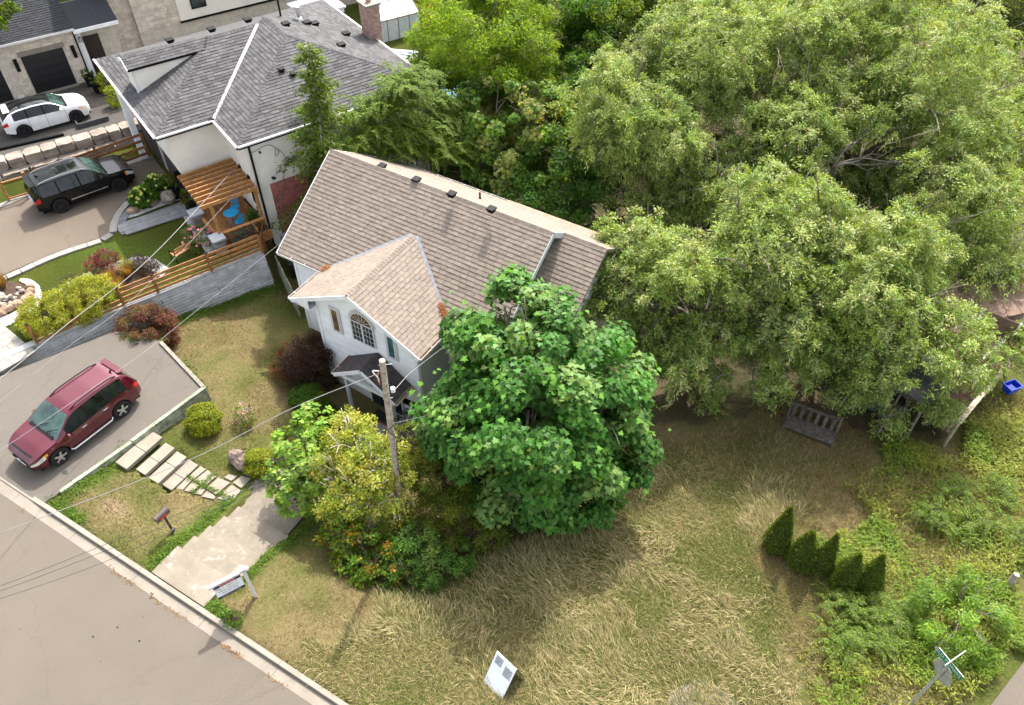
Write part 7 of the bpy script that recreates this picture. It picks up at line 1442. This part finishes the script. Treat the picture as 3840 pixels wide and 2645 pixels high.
bush('hydrangea', 'taller hydrangea with lime flower heads nearer the black planters', c3(1370, 310), .62, ((.07, .15, .015), (.055, .12, .012)), h=.7, z=.15, dens=2400, lsize=.13, shape='oval', wid=.7)
hm = mat('lime flower head', (.42, .46, .10), .9, var=.2, vs=25, bump=.02, bs=40)
hyd = [o for o in col.objects if o.name.startswith('hydrangea')]
hb = blob((.085, .085, .07), 8, rough=.1).mesh('flower_head', hm, True)
for o in hyd:
    for k in range(34): a = rng.uniform(0, 6.28); e = rng.uniform(.1, 1.4); rr = .62; z_ = (.5 if o is hyd[0] else .7); link('flower_head', hb, o, frame((rr*math.cos(a)*math.cos(e), rr*math.sin(a)*math.cos(e), z_*.8+z_*math.sin(e)), (1, 0, 0)))
bush('rose_bush', 'rose bush with pink blooms between bench and deck pier', c4(320, 1040), .75, ((.12, .17, .04), (.10, .15, .04)), h=.6, z=.12, dens=2000, lsize=.09)
rb2 = [o for o in col.objects if o.name.startswith('rose_bush')][0]; fm_ = blob((.06, .06, .05), 8, rough=.2).mesh('flower', mat('pink petals', (.62, .20, .24), .8, var=.2, rnd=.25, bump=0), True)
for k in range(36): a = rng.uniform(0, 6.28); e = rng.uniform(.2, 1.4); link('flower', fm_, rb2, frame((.74*math.cos(a)*math.cos(e), .74*math.sin(a)*math.cos(e), .42+.62*math.sin(e)), (1, 0, 0)))
for lb, p_, r, cs_, nm in (('low maroon barberry along the top of the flower bed', c3(930, 900), .6, ((.19, .05, .06), (.14, .04, .05)), 'barberry'), ('reddish purple plant left in the flower bed', c3(830, 925), .45, ((.22, .06, .07), (.16, .04, .06)), 'barberry'), ('dark maroon plant under the cable in the flower bed', c3(900, 975), .5, ((.12, .035, .03), (.16, .06, .03)), 'barberry'), ('twiggy dark plum plant right of the flower bed', c3(1190, 930), .5, ((.07, .035, .04), (.06, .05, .03)), 'plum_plant'),
      ('second twiggy plum plant by the white gravel', c3(1290, 950), .45, ((.08, .04, .045), (.06, .05, .035)), 'plum_plant'), ('dark green perennial in the middle of the bed', c3(850, 1030), .4, ((.05, .11, .015), (.07, .13, .02)), 'perennial'), ('olive brown low plant at the left of the bed', c3(650, 1090), .5, ((.09, .08, .04), (.07, .07, .03)), 'perennial'), ('pink flowering perennial in the bed', c3(1010, 1000), .35, ((.36, .17, .15), (.12, .12, .04)), 'perennial'), ('yellow green plant just below the white gravel bend', c3(1090, 950), .4, ((.28, .30, .05), (.2, .24, .04)), 'perennial')):
    bush(nm, lb, p_, r, cs_, h=r*.8, z=.12, dens=1500, lsize=.09, wid=.4)
def grasstuft(name, label, px, z, r, h, cols, n=260, cat='ornamental grass'):
    p = U(*px, z); t = thing(name, label, cat, frame(p, (1, 0, 0))); a = rng.uniform(0, 6.28, n); l = rng.uniform(.3, 1, n)*r; b = np.stack([np.cos(a)*l*.2, np.sin(a)*l*.2, np.zeros(n)], 1); tip = np.stack([np.cos(a)*l, np.sin(a)*l, h*rng.uniform(.7, 1.1, n)], 1); s = np.stack([-np.sin(a), np.cos(a), np.zeros(n)], 1)*.012
    V = np.stack([b-s, b+s, tip], 1).reshape(-1, 3); C_ = np.array(cols)[rng.integers(0, len(cols), n)]; link('blades', npmesh('blades', V, np.arange(3*n).reshape(n, 3), BLADE, C_), t); return t
OC = ((.36, .19, .07), (.30, .17, .07), (.22, .16, .06))
for px, lb in ((c3(960, 1060), 'tawny grass tuft left of the fence post in the bed'), (c3(1110, 1000), 'tawny grass tuft right of the flowers under the thick cable'), (c3(1040, 1120), 'tawny grass tuft hanging through the top rail'), (c3(30, 1090), 'tawny grass tuft in the rock garden')): grasstuft('grass_tuft', lb, px, .12, .42, .7, OC, 600)
# planters with croton
def tall_planter(px, label, mm):
    p = U(*px, .13); t = thing('tall_planter', label, 'planter', frame(p, (.59, -.8, 0)))
    MB().add([(-.14, -.14, 0), (.14, -.14, 0), (.14, .14, 0), (-.14, .14, 0), (-.21, -.21, .95), (.21, -.21, .95), (.21, .21, .95), (-.21, .21, .95)], [(3, 2, 1, 0), (4, 5, 6, 7), (0, 1, 5, 4), (1, 2, 6, 5), (2, 3, 7, 6), (3, 0, 4, 7)]).part('pot', mm, t)
    P, N, T, L, C_ = scatter([(np.array([0, 0, 1.2]), .34)], 1500, lsize=.24, cols=((.05, .09, .015), (.10, .06, .02), (.07, .11, .02)), rnd=.5, up=.2); V, F = leafmesh(P, N, T, L, .35, 'oval', .3); link('foliage', npmesh('foliage', V, F, LEAF, C_), t); MB().tube([(0, 0, .9), (0, 0, 1.25)], .02, 5).part('stem', M_BARKD, t)
tall_planter((668, 742), 'tall tapering black planter nearer the garage corner', M_BLACK); tall_planter((735, 818), 'tall tapering black planter nearer the deck pier', M_BLACK)
def potplant(p, label, r, cols, lsize, droop=.3):
    t = thing('potted_plant', label, 'plant', frame(p, (1, 0, 0))); MB().lathe([(.12, 0), (.16, .25), (.17, .27), (.13, .25)], 14).part('pot', M_BLACK, t); P, N, T, L, C_ = scatter([(np.array([0, 0, .35]), r)], 1200, lsize=lsize, cols=cols, droop=droop); V, F = leafmesh(P, N, T, L, .2, 'leaf', .3); link('foliage', npmesh('foliage', V, F, LEAF, C_), t)
potplant(wp(H2, 2.55, 1.95, .53), 'green fern in a pot beside the turquoise chair', .42, ((.07, .14, .015), (.05, .11, .015)), .3)
tree('blue_shrub', 'blue-green juniper filling the plank planter box', wp(H2, 3.55, 1.1, .5), [(wp(H2, 3.55, .9, .85), (.32, .55, .35)), (wp(H2, 3.6, 1.5, .8), (.3, .4, .3))], 'shrub', part='foliage', trunk='stem', r0=.03, lsize=.09, dens=2600, wid=.3, cols=((.03, .095, .07), (.025, .08, .055), (.05, .11, .075)), twigs=3, sub=0)
for px, lb, r in (((930*960/2189, 730*960/2189), '', .3),): pass
bush('yellow_hedge', 'yellow-green hedge under the left eave of the grey roof', (445, 395), .5, ((.26, .30, .03), (.20, .25, .03)), h=.7, z=.75, dens=1600, lsize=.12); bush('yellow_hedge', 'yellow-green hedge plant just below the first along the eave', (415, 345), .5, ((.26, .30, .03), (.20, .25, .03)), h=.7, z=.75, dens=1600, lsize=.12)
for px, lb in (((345, 320), 'black pot with clipped green plant beside the garage door'), ((372, 345), 'black pot with clipped green plant nearer the grey roof')):
    t = thing('potted_plant', lb, 'plant', frame(U(*px, .8), (1, 0, 0))); MB().lathe([(.22, 0), (.3, .6), (.28, .6)], 14).part('pot', M_BLACK, t); P, N, T, L, C_ = scatter([(np.array([0, 0, .75]), .3)], 5000, lsize=.1, cols=((.08, .12, .02), (.06, .10, .02))); V, F = leafmesh(P, N, T, L, .4); link('foliage', npmesh('foliage', V, F, LEAF, C_), t)
tree('street_tree', 'leafy branch tips of a tree reaching in at the top left corner', U(-190, 120, 0), L_((20, -10, 6.5, 1.0), (-60, 20, 6.5, 1.3), (-150, 0, 7, 2)), shape='leaf', wid=.5, lsize=.2, dens=900, cols=((.12, .18, .02), (.09, .15, .02)), r0=.2)
for px, r in (((520, 2335), .30), ((880, 2337), .28)): 
    if r == .28: bush('weed', 'fresh green weed growing behind the kerb by the estate sign', px, r, ((.09, .19, .012), (.07, .16, .012)), h=.25, dens=900, lsize=.09)
# --- weeds, ferns and the big willow-leaved bush at the lower right
FE = ((.13, .21, .02), (.17, .25, .028), (.10, .175, .018))
for k, (px, r, lb) in enumerate((((3180, 2290), .75, 'feathery fern-like plant right below the last cedar'), ((3330, 2330), .85, 'yellow-green feathery plant between cedar and big pale bush'), ((3130, 2430), .8, 'feathery weed clump left of the bare earth by the street sign'), ((3260, 2420), .6, 'small feathery plant right of the lower clump'), ((3480, 1950), .8, 'feathery bright weeds above the pale bush'), ((3620, 1990), .9, 'broad feathery weed bank at the right'), ((3760, 2000), .9, 'feathery weed bank at the right edge'), ((3560, 1850), .7, 'dark green feathery clump near the path of the bungalow'), ((3740, 1880), .7, 'feathery clump beside the dry grass at the right edge'))):
    b = G(*px); fronds('fern_weed', lb, b, [(b+np.array([rng.normal(0, .3), rng.normal(0, .3), .5]), r) for _ in range(3)], FE, .02, 'plant', 16, .13, 'feathery weeds at the lower right')
b = G(3560, 2370); tree('pale_bush', 'large pale green narrow-leaved bush above the street sign', b, [(b+np.array([0, 0, .8]), (1.5, 1.5, 1.0)), (b+np.array([.8, .7, .9]), (1.0, 1.0, .8)), (b+np.array([-.3, -.8, .5]), (.9, .9, .6))], 'shrub', part='foliage', trunk='stem', r0=.06, shape='leaf', wid=.3, lsize=.15, dens=2300, clump=.26, nclump=40, up=.7, cols=((.15, .25, .035), (.19, .28, .075), (.12, .21, .025)))
# --- grass
def inview(x, y, z=-1.0, m=40):
    d = np.stack([x, y, np.full_like(x, z)], 1)-CP; q = d @ CR.T; px = (q[:, 0]/q[:, 2]*FPX+512); py = (q[:, 1]/q[:, 2]*FPX+352.7); return (q[:, 2] > 1) & (px > -m) & (px < 1024+m) & (py > -m) & (py < 705+m)
SOLID = [DRIVE, D2, [kp(*p)[:2] for p in ((7.6, .2), (10.25, .2), (10.25, 4), (9.9, 5), (8.2, 6), (7.4, 5.2))], [kp(*p)[:2] for p in ((2.9, 2.7), (5.24, 2.95), (5.24, 4.4), (2.9, 4.4))]]+[[U2(*c3(*p), .13) for p in bed], [U2(*c3(*p), .13) for p in rb], [U2(*c3(*p), .15) for p in ((1000, 590), (1040, 640), (1610, 470), (1575, 370), (1060, 540))],
    [U2(*c3(*p), .1) for p in ((600, 1200), (580, 1130), (760, 1040), (950, 985), (1250, 925), (1400, 1010), (1000, 1130))], [U2(*c3(*p), .1) for p in ((-80, 1040), (130, 1040), (225, 1080), (255, 1170), (160, 1260), (-80, 1340))], [U2(*c5(*p), .15) for p in ((-420, 20), (0, 20), (290, 262), (40, 430), (-420, 640))], [U2(*c3(*p), .13) for p in ((1565, 480), (1640, 470), (1760, 570), (1870, 740), (1770, 800), (1690, 680))], [U2(*c3(*p), .13) for p in ((940, 580), (1000, 640), (1610, 480), (1540, 200), (1300, 230), (1100, 320))],
    [wp(H1, *p)[:2] for p in ((-4.3, 2), (-1.2, 2), (-1.2, -1.7), (3.6, -1.7), (3.7, 2), (8, 2), (8, 9.4), (-4.3, 9.4))], OLD, [wp(H2, *p)[:2] for p in ((-9, -.2), (.1, -.2), (3.3, 0), (3.3, 12.2), (-9, 12.2))]]
def sites(poly, n, excl=(), jit=0.0):
    P = np.array(poly); x = rng.uniform(P[:, 0].min(), P[:, 0].max(), n); y = rng.uniform(P[:, 1].min(), P[:, 1].max(), n); k = inpoly(x+(fbm(x, y, 1.8, 51)-.5)*jit, y+(fbm(x, y, 1.8, 61)-.5)*jit, poly) & inview(x, y)
    ky = Ki[1, 0]*x+Ki[1, 1]*y+Ki[1, 3]; k &= (ky > .19)
    for s in list(SOLID)+list(excl): k &= ~inpoly(x, y, s)
    return x[k], y[k]
def blades(name, label, x, y, L, lean, th, cols, wd=.012, bend=.5, zoff=-.01, seg=1):
    n = len(x); z = zat(x, y)+zoff; d = np.stack([np.cos(th), np.sin(th), np.zeros(n)], 1); s = np.stack([-np.sin(th), np.cos(th), np.zeros(n)], 1)*wd; p0 = np.stack([x, y, z], 1); up_ = np.sqrt(np.clip(1-lean**2, 0, 1))
    tip = p0+d*(L*lean)[:, None]; tip[:, 2] += L*up_
    if seg == 1: V = np.stack([p0-s, p0+s, tip], 1).reshape(-1, 3); F = np.arange(3*n).reshape(n, 3)
    else:
        mid = p0+d*(L*lean*.4)[:, None]; mid[:, 2] += L*np.maximum(up_, .25)*.62; V = np.stack([p0-s, p0+s, mid-s*.8, mid+s*.8, tip], 1).reshape(-1, 3); k = np.arange(n)[:, None]*5; F = np.concatenate([k+np.array([[0, 1, 3]]), k+np.array([[0, 3, 2]]), k+np.array([[2, 3, 4]])]); cols = np.concatenate([cols]*3)
    o = link(name, npmesh(name, V, F, BLADE, cols)); prop(o, label, 'grass', kind='stuff')
def mixc(cols, n): return np.clip(np.array(cols)[rng.integers(0, len(cols), n)]*rng.normal(1, .2, (n, 1)), .004, .9)
x, y = sites(YARD2, 260000); x, y = x[:42000], y[:42000]; n = len(x)
blades('lawn_grass', 'short lush green lawn of the neighbouring garden', x, y, rng.uniform(.04, .09, n), rng.uniform(.2, .8, n), rng.uniform(0, 6.28, n), mixc(((.060, .085, .009), (.075, .092, .012), (.052, .075, .007)), n), .012)
front = [kp(*p)[:2] for p in ((-.6, 20), (-1.6, 12), (-2.4, 9.6), (-1.3, 8.2), (2.2, .2), (24, .2), (24, 12), (13, 20))]
x, y = sites(front, 420000, [Z_STRAW]); n = len(x); k = vnoise(x, y, 1.3, 21)+.5*vnoise(x, y, .5, 9)
keep = rng.random(n) < np.clip(k*1.1-.25, .12, 1); x, y, k = x[keep], y[keep], k[keep]; x, y, k = x[:110000], y[:110000], k[:110000]; n = len(x)
dryc = mixc(((.19, .135, .062), (.155, .11, .05), (.125, .11, .034), (.22, .165, .085)), n); grc = mixc(((.075, .105, .016), (.10, .115, .022)), n); gsel = rng.random(n) < np.clip(fbm(x, y, 2.6, 21)*2.2-.95, .06, .8)
blades('lawn_grass', 'thin dry tan lawn with greener patches in front of the brown house', x, y, rng.uniform(.05, .13, n), rng.uniform(.4, .95, n), rng.uniform(0, 6.28, n), np.where(gsel[:, None], grc, dryc), .011)
# long straw-coloured grass, lying in swirls
x, y = sites(Z_STRAW, 330000, (), 3.2); n = min(len(x), 120000); x, y = x[:n], y[:n]
big = vnoise(x, y, 2.4, 77)*.7+vnoise(x, y, .8, 73)*.45; long_ = rng.random(n) < np.clip((big-.46)*2.8, .04, .8); k = rng.random(n) < np.where(long_, .62, .95); x, y, big, long_ = x[k], y[k], big[k], long_[k]; n = len(x)
th = np.where(long_, 2.5+3.2*(vnoise(x, y, 2.2, 71)-.5)+2.6*(vnoise(x, y, .8, 72)-.5)+rng.normal(0, .55, n), rng.uniform(0, 6.28, n))
sel = rng.random(n) < np.where(long_, .80, np.clip(vnoise(x, y, 1.6, 75)*1.5-.35, .1, .6)); cst = np.where(sel[:, None], np.where(long_[:, None], mixc(((.31, .255, .135), (.25, .20, .10), (.39, .33, .19), (.15, .155, .05)), n), mixc(((.235, .19, .09), (.185, .15, .068), (.29, .235, .125)), n)), mixc(((.10, .125, .028), (.08, .10, .022), (.135, .145, .04)), n))
blades('long_grass', 'long straw-coloured grass lying flat in swirls over the lower lawn', x, y, np.where(long_, rng.uniform(.2, .5, n), rng.uniform(.08, .26, n)), rng.uniform(.70, .97, n), th, cst, .0085, seg=2)
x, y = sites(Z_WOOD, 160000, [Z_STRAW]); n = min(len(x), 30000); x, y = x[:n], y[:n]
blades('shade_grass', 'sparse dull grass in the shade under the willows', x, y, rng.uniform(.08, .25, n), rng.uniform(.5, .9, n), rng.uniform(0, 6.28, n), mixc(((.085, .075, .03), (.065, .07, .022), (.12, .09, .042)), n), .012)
x, y = sites(Z_WEED, 200000, (), 3.2); n = min(len(x), 10500); x, y = x[:n], y[:n]; hgt = .2+.5*vnoise(x, y, 1.8, 81); wsel = rng.random(n) < np.clip(vnoise(x, y, 1.5, 82)*2.4-.8, .05, 1); x, y, hgt = x[wsel], y[wsel], hgt[wsel]; n = len(x); z = zat(x, y); PP, NN, TT, CC = [], [], [], []
for k in range(8):
    a = rng.uniform(0, 6.28, n); f = (k+1)/8; PP.append(np.stack([x+rng.normal(0, .05, n), y+rng.normal(0, .05, n), z+hgt*f], 1)); NN.append(unitv(np.array([0, 0, 1.])+rng.normal(0, .35, (n, 3)))); TT.append(np.stack([np.cos(a), np.sin(a), rng.uniform(-.1, .6, n)], 1)); pat = vnoise(x, y, 1.2, 83)[:, None]; CC.append(np.where(pat > .55, mixc(((.21, .25, .032), (.24, .25, .06)), n), mixc(((.13, .205, .022), (.165, .225, .03)), n)))
P, N, T, C_ = [np.concatenate(q) for q in (PP, NN, TT, CC)]; V, F = leafmesh(P, N, T, rng.uniform(.09, .2, len(P)), .3); prop(link('weeds', npmesh('weeds', V, F, LEAF, C_)), 'bright green weeds carpeting the ground at the lower right', 'weeds', kind='stuff')
x, y = sites(Z_WEED, 160000, (), 3.2); n = min(len(x), 40000); x, y = x[:n], y[:n]
blades('rough_grass', 'rough mixed grass between the weeds at the lower right', x, y, rng.uniform(.12, .4, n), rng.uniform(.4, .92, n), rng.uniform(0, 6.28, n), mixc(((.20, .215, .045), (.16, .18, .035), (.30, .24, .12), (.25, .2, .09)), n), .010, seg=2)
mid_ = ppoly([(2300, 1750), (2900, 1500), (3300, 1650), (3300, 2000), (3100, 2150), (3150, 2350), (3000, 2450), (2850, 2250), (2900, 1950), (2600, 1700)])
x, y = sites(mid_, 150000, (), 2.0); n = min(len(x), 26000); x, y = x[:n], y[:n]
blades('lawn_grass', 'dry trampled grass between the straw slope, cedars and willow shade', x, y, rng.uniform(.08, .28, n), rng.uniform(.6, .95, n), rng.uniform(0, 6.28, n), mixc(((.23, .17, .08), (.17, .13, .055), (.12, .12, .035), (.26, .20, .11)), n), .010)
# low green growth along walls and joints
strip = []
for a, b_, w_, m_ in (((7.45, .4), (7.3, 4.0), 0.128, 500), ((2.6, .5), (2.8, 3.4), 0.16, 300), ((10.35, .9), (10.4, 4.6), 0.096, 266), ((-2.2, 9.9), (-.4, 14.5), .35, 2600), ((5.3, 3.8), (7.3, 3.95), 0.04, 116), ((5.95, 3.4), (6.0, 4.4), .04, 120), ((9.6, .3), (10.8, .35), .15, 500), ((2.3, .3), (4.0, .35), .15, 400), ((.6, 7.9), (2.6, 7.2), .12, 250), ((-2.0, 7.3), (-1.2, 7.7), .12, 300)):
    t_ = rng.random(m_); q = np.array(a)[None]*(1-t_[:, None])+np.array(b_)[None]*t_[:, None]+rng.normal(0, w_, (m_, 2)); strip.append(q)
q = np.concatenate(strip); Wp = np.array([kp(a, b_)[:2] for a, b_ in q]); x, y = Wp[:, 0], Wp[:, 1]; n = len(x); z = zat(x, y); z = np.maximum(z, -2.2); PP, NN, TT = [], [], []
for k in range(4): a = rng.uniform(0, 6.28, n); PP.append(np.stack([x+rng.normal(0, .03, n), y+rng.normal(0, .03, n), z+.03+.05*k*rng.random(n)], 1)); NN.append(unitv(np.array([0, 0, 1.])+rng.normal(0, .4, (n, 3)))); TT.append(np.stack([np.cos(a), np.sin(a), rng.uniform(0, .8, n)], 1))
P, N, T = [np.concatenate(q_) for q_ in (PP, NN, TT)]; V, F = leafmesh(P, N, T, rng.uniform(.05, .11, len(P)), .35); prop(link('edge_weeds', npmesh('edge_weeds', V, F, LEAF, mixc(((.09, .17, .015), (.12, .18, .02), (.07, .14, .012)), len(P)))), 'low green weeds along walls, steps and paving joints', 'weeds', kind='stuff')
# fallen leaves along the gutter, dark spots on the road
def flecks(name, label, P_, r, m, z):
    n = len(P_); a = rng.uniform(0, 6.28, n); s_ = rng.uniform(.5, 1.2, n)*r; V = np.stack([np.stack([P_[:, 0]+s_*np.cos(a+k*1.257)*(.7+.3*rng.random(n)), P_[:, 1]+s_*np.sin(a+k*1.257)*(.7+.3*rng.random(n)), np.full(n, z)+rng.random(n)*.012], 1) for k in range(5)], 1); prop(link(name, npmesh(name, V.reshape(-1, 3), np.arange(5*n).reshape(n, 5), m)), label, 'litter', kind='stuff')
t_ = np.concatenate([rng.normal(c, .25, k) for c, k in ((2.0, 8), (6.6, 26), (7.3, 14), (8.4, 22), (9.3, 26), (11.6, 30), (11.9, 22), (13.5, 16))]); flecks('fallen_leaves', 'brown fallen leaves along the edge of the concrete gutter', np.array([kp(a, -.38+rng.normal(0, .05))[:2] for a in t_]), .035, mat('brown dead leaf', (.16, .085, .03), .9, var=.3, bump=0), .008)
flecks('road_spots', 'small black tar spots on the road', np.array([U2(*p) for p in ((441, 2354), (538, 2314), (350, 2388), (143, 2165), (378, 2482), (523, 2405), (75, 2360))]), .034, M_TRIM, .004)
q = [kp(rng.uniform(10.6, 14), rng.uniform(.4, 5))[:2] for _ in range(60)]+[kp(rng.uniform(3, 7), rng.uniform(.4, 2.3))[:2] for _ in range(30)]+[kp(rng.uniform(0, 6), rng.uniform(7.5, 12))[:2] for _ in range(50)]
q = np.array(q); zz_ = zat(q[:, 0], q[:, 1])+.06
for k in range(0, 1): flecks('lawn_litter', 'dead leaves scattered over the dry lawn', q, .032, mat('pale dead leaf', (.20, .135, .07), .9, var=.3, bump=0), 0); o = [o for o in col.objects if o.name == 'lawn_litter'][0]; co = np.zeros(len(o.data.vertices)*3, dtype=np.float32); o.data.vertices.foreach_get('co', co); co = co.reshape(-1, 3); co[:, 2] += np.repeat(zz_, 5); o.data.vertices.foreach_set('co', co.ravel())
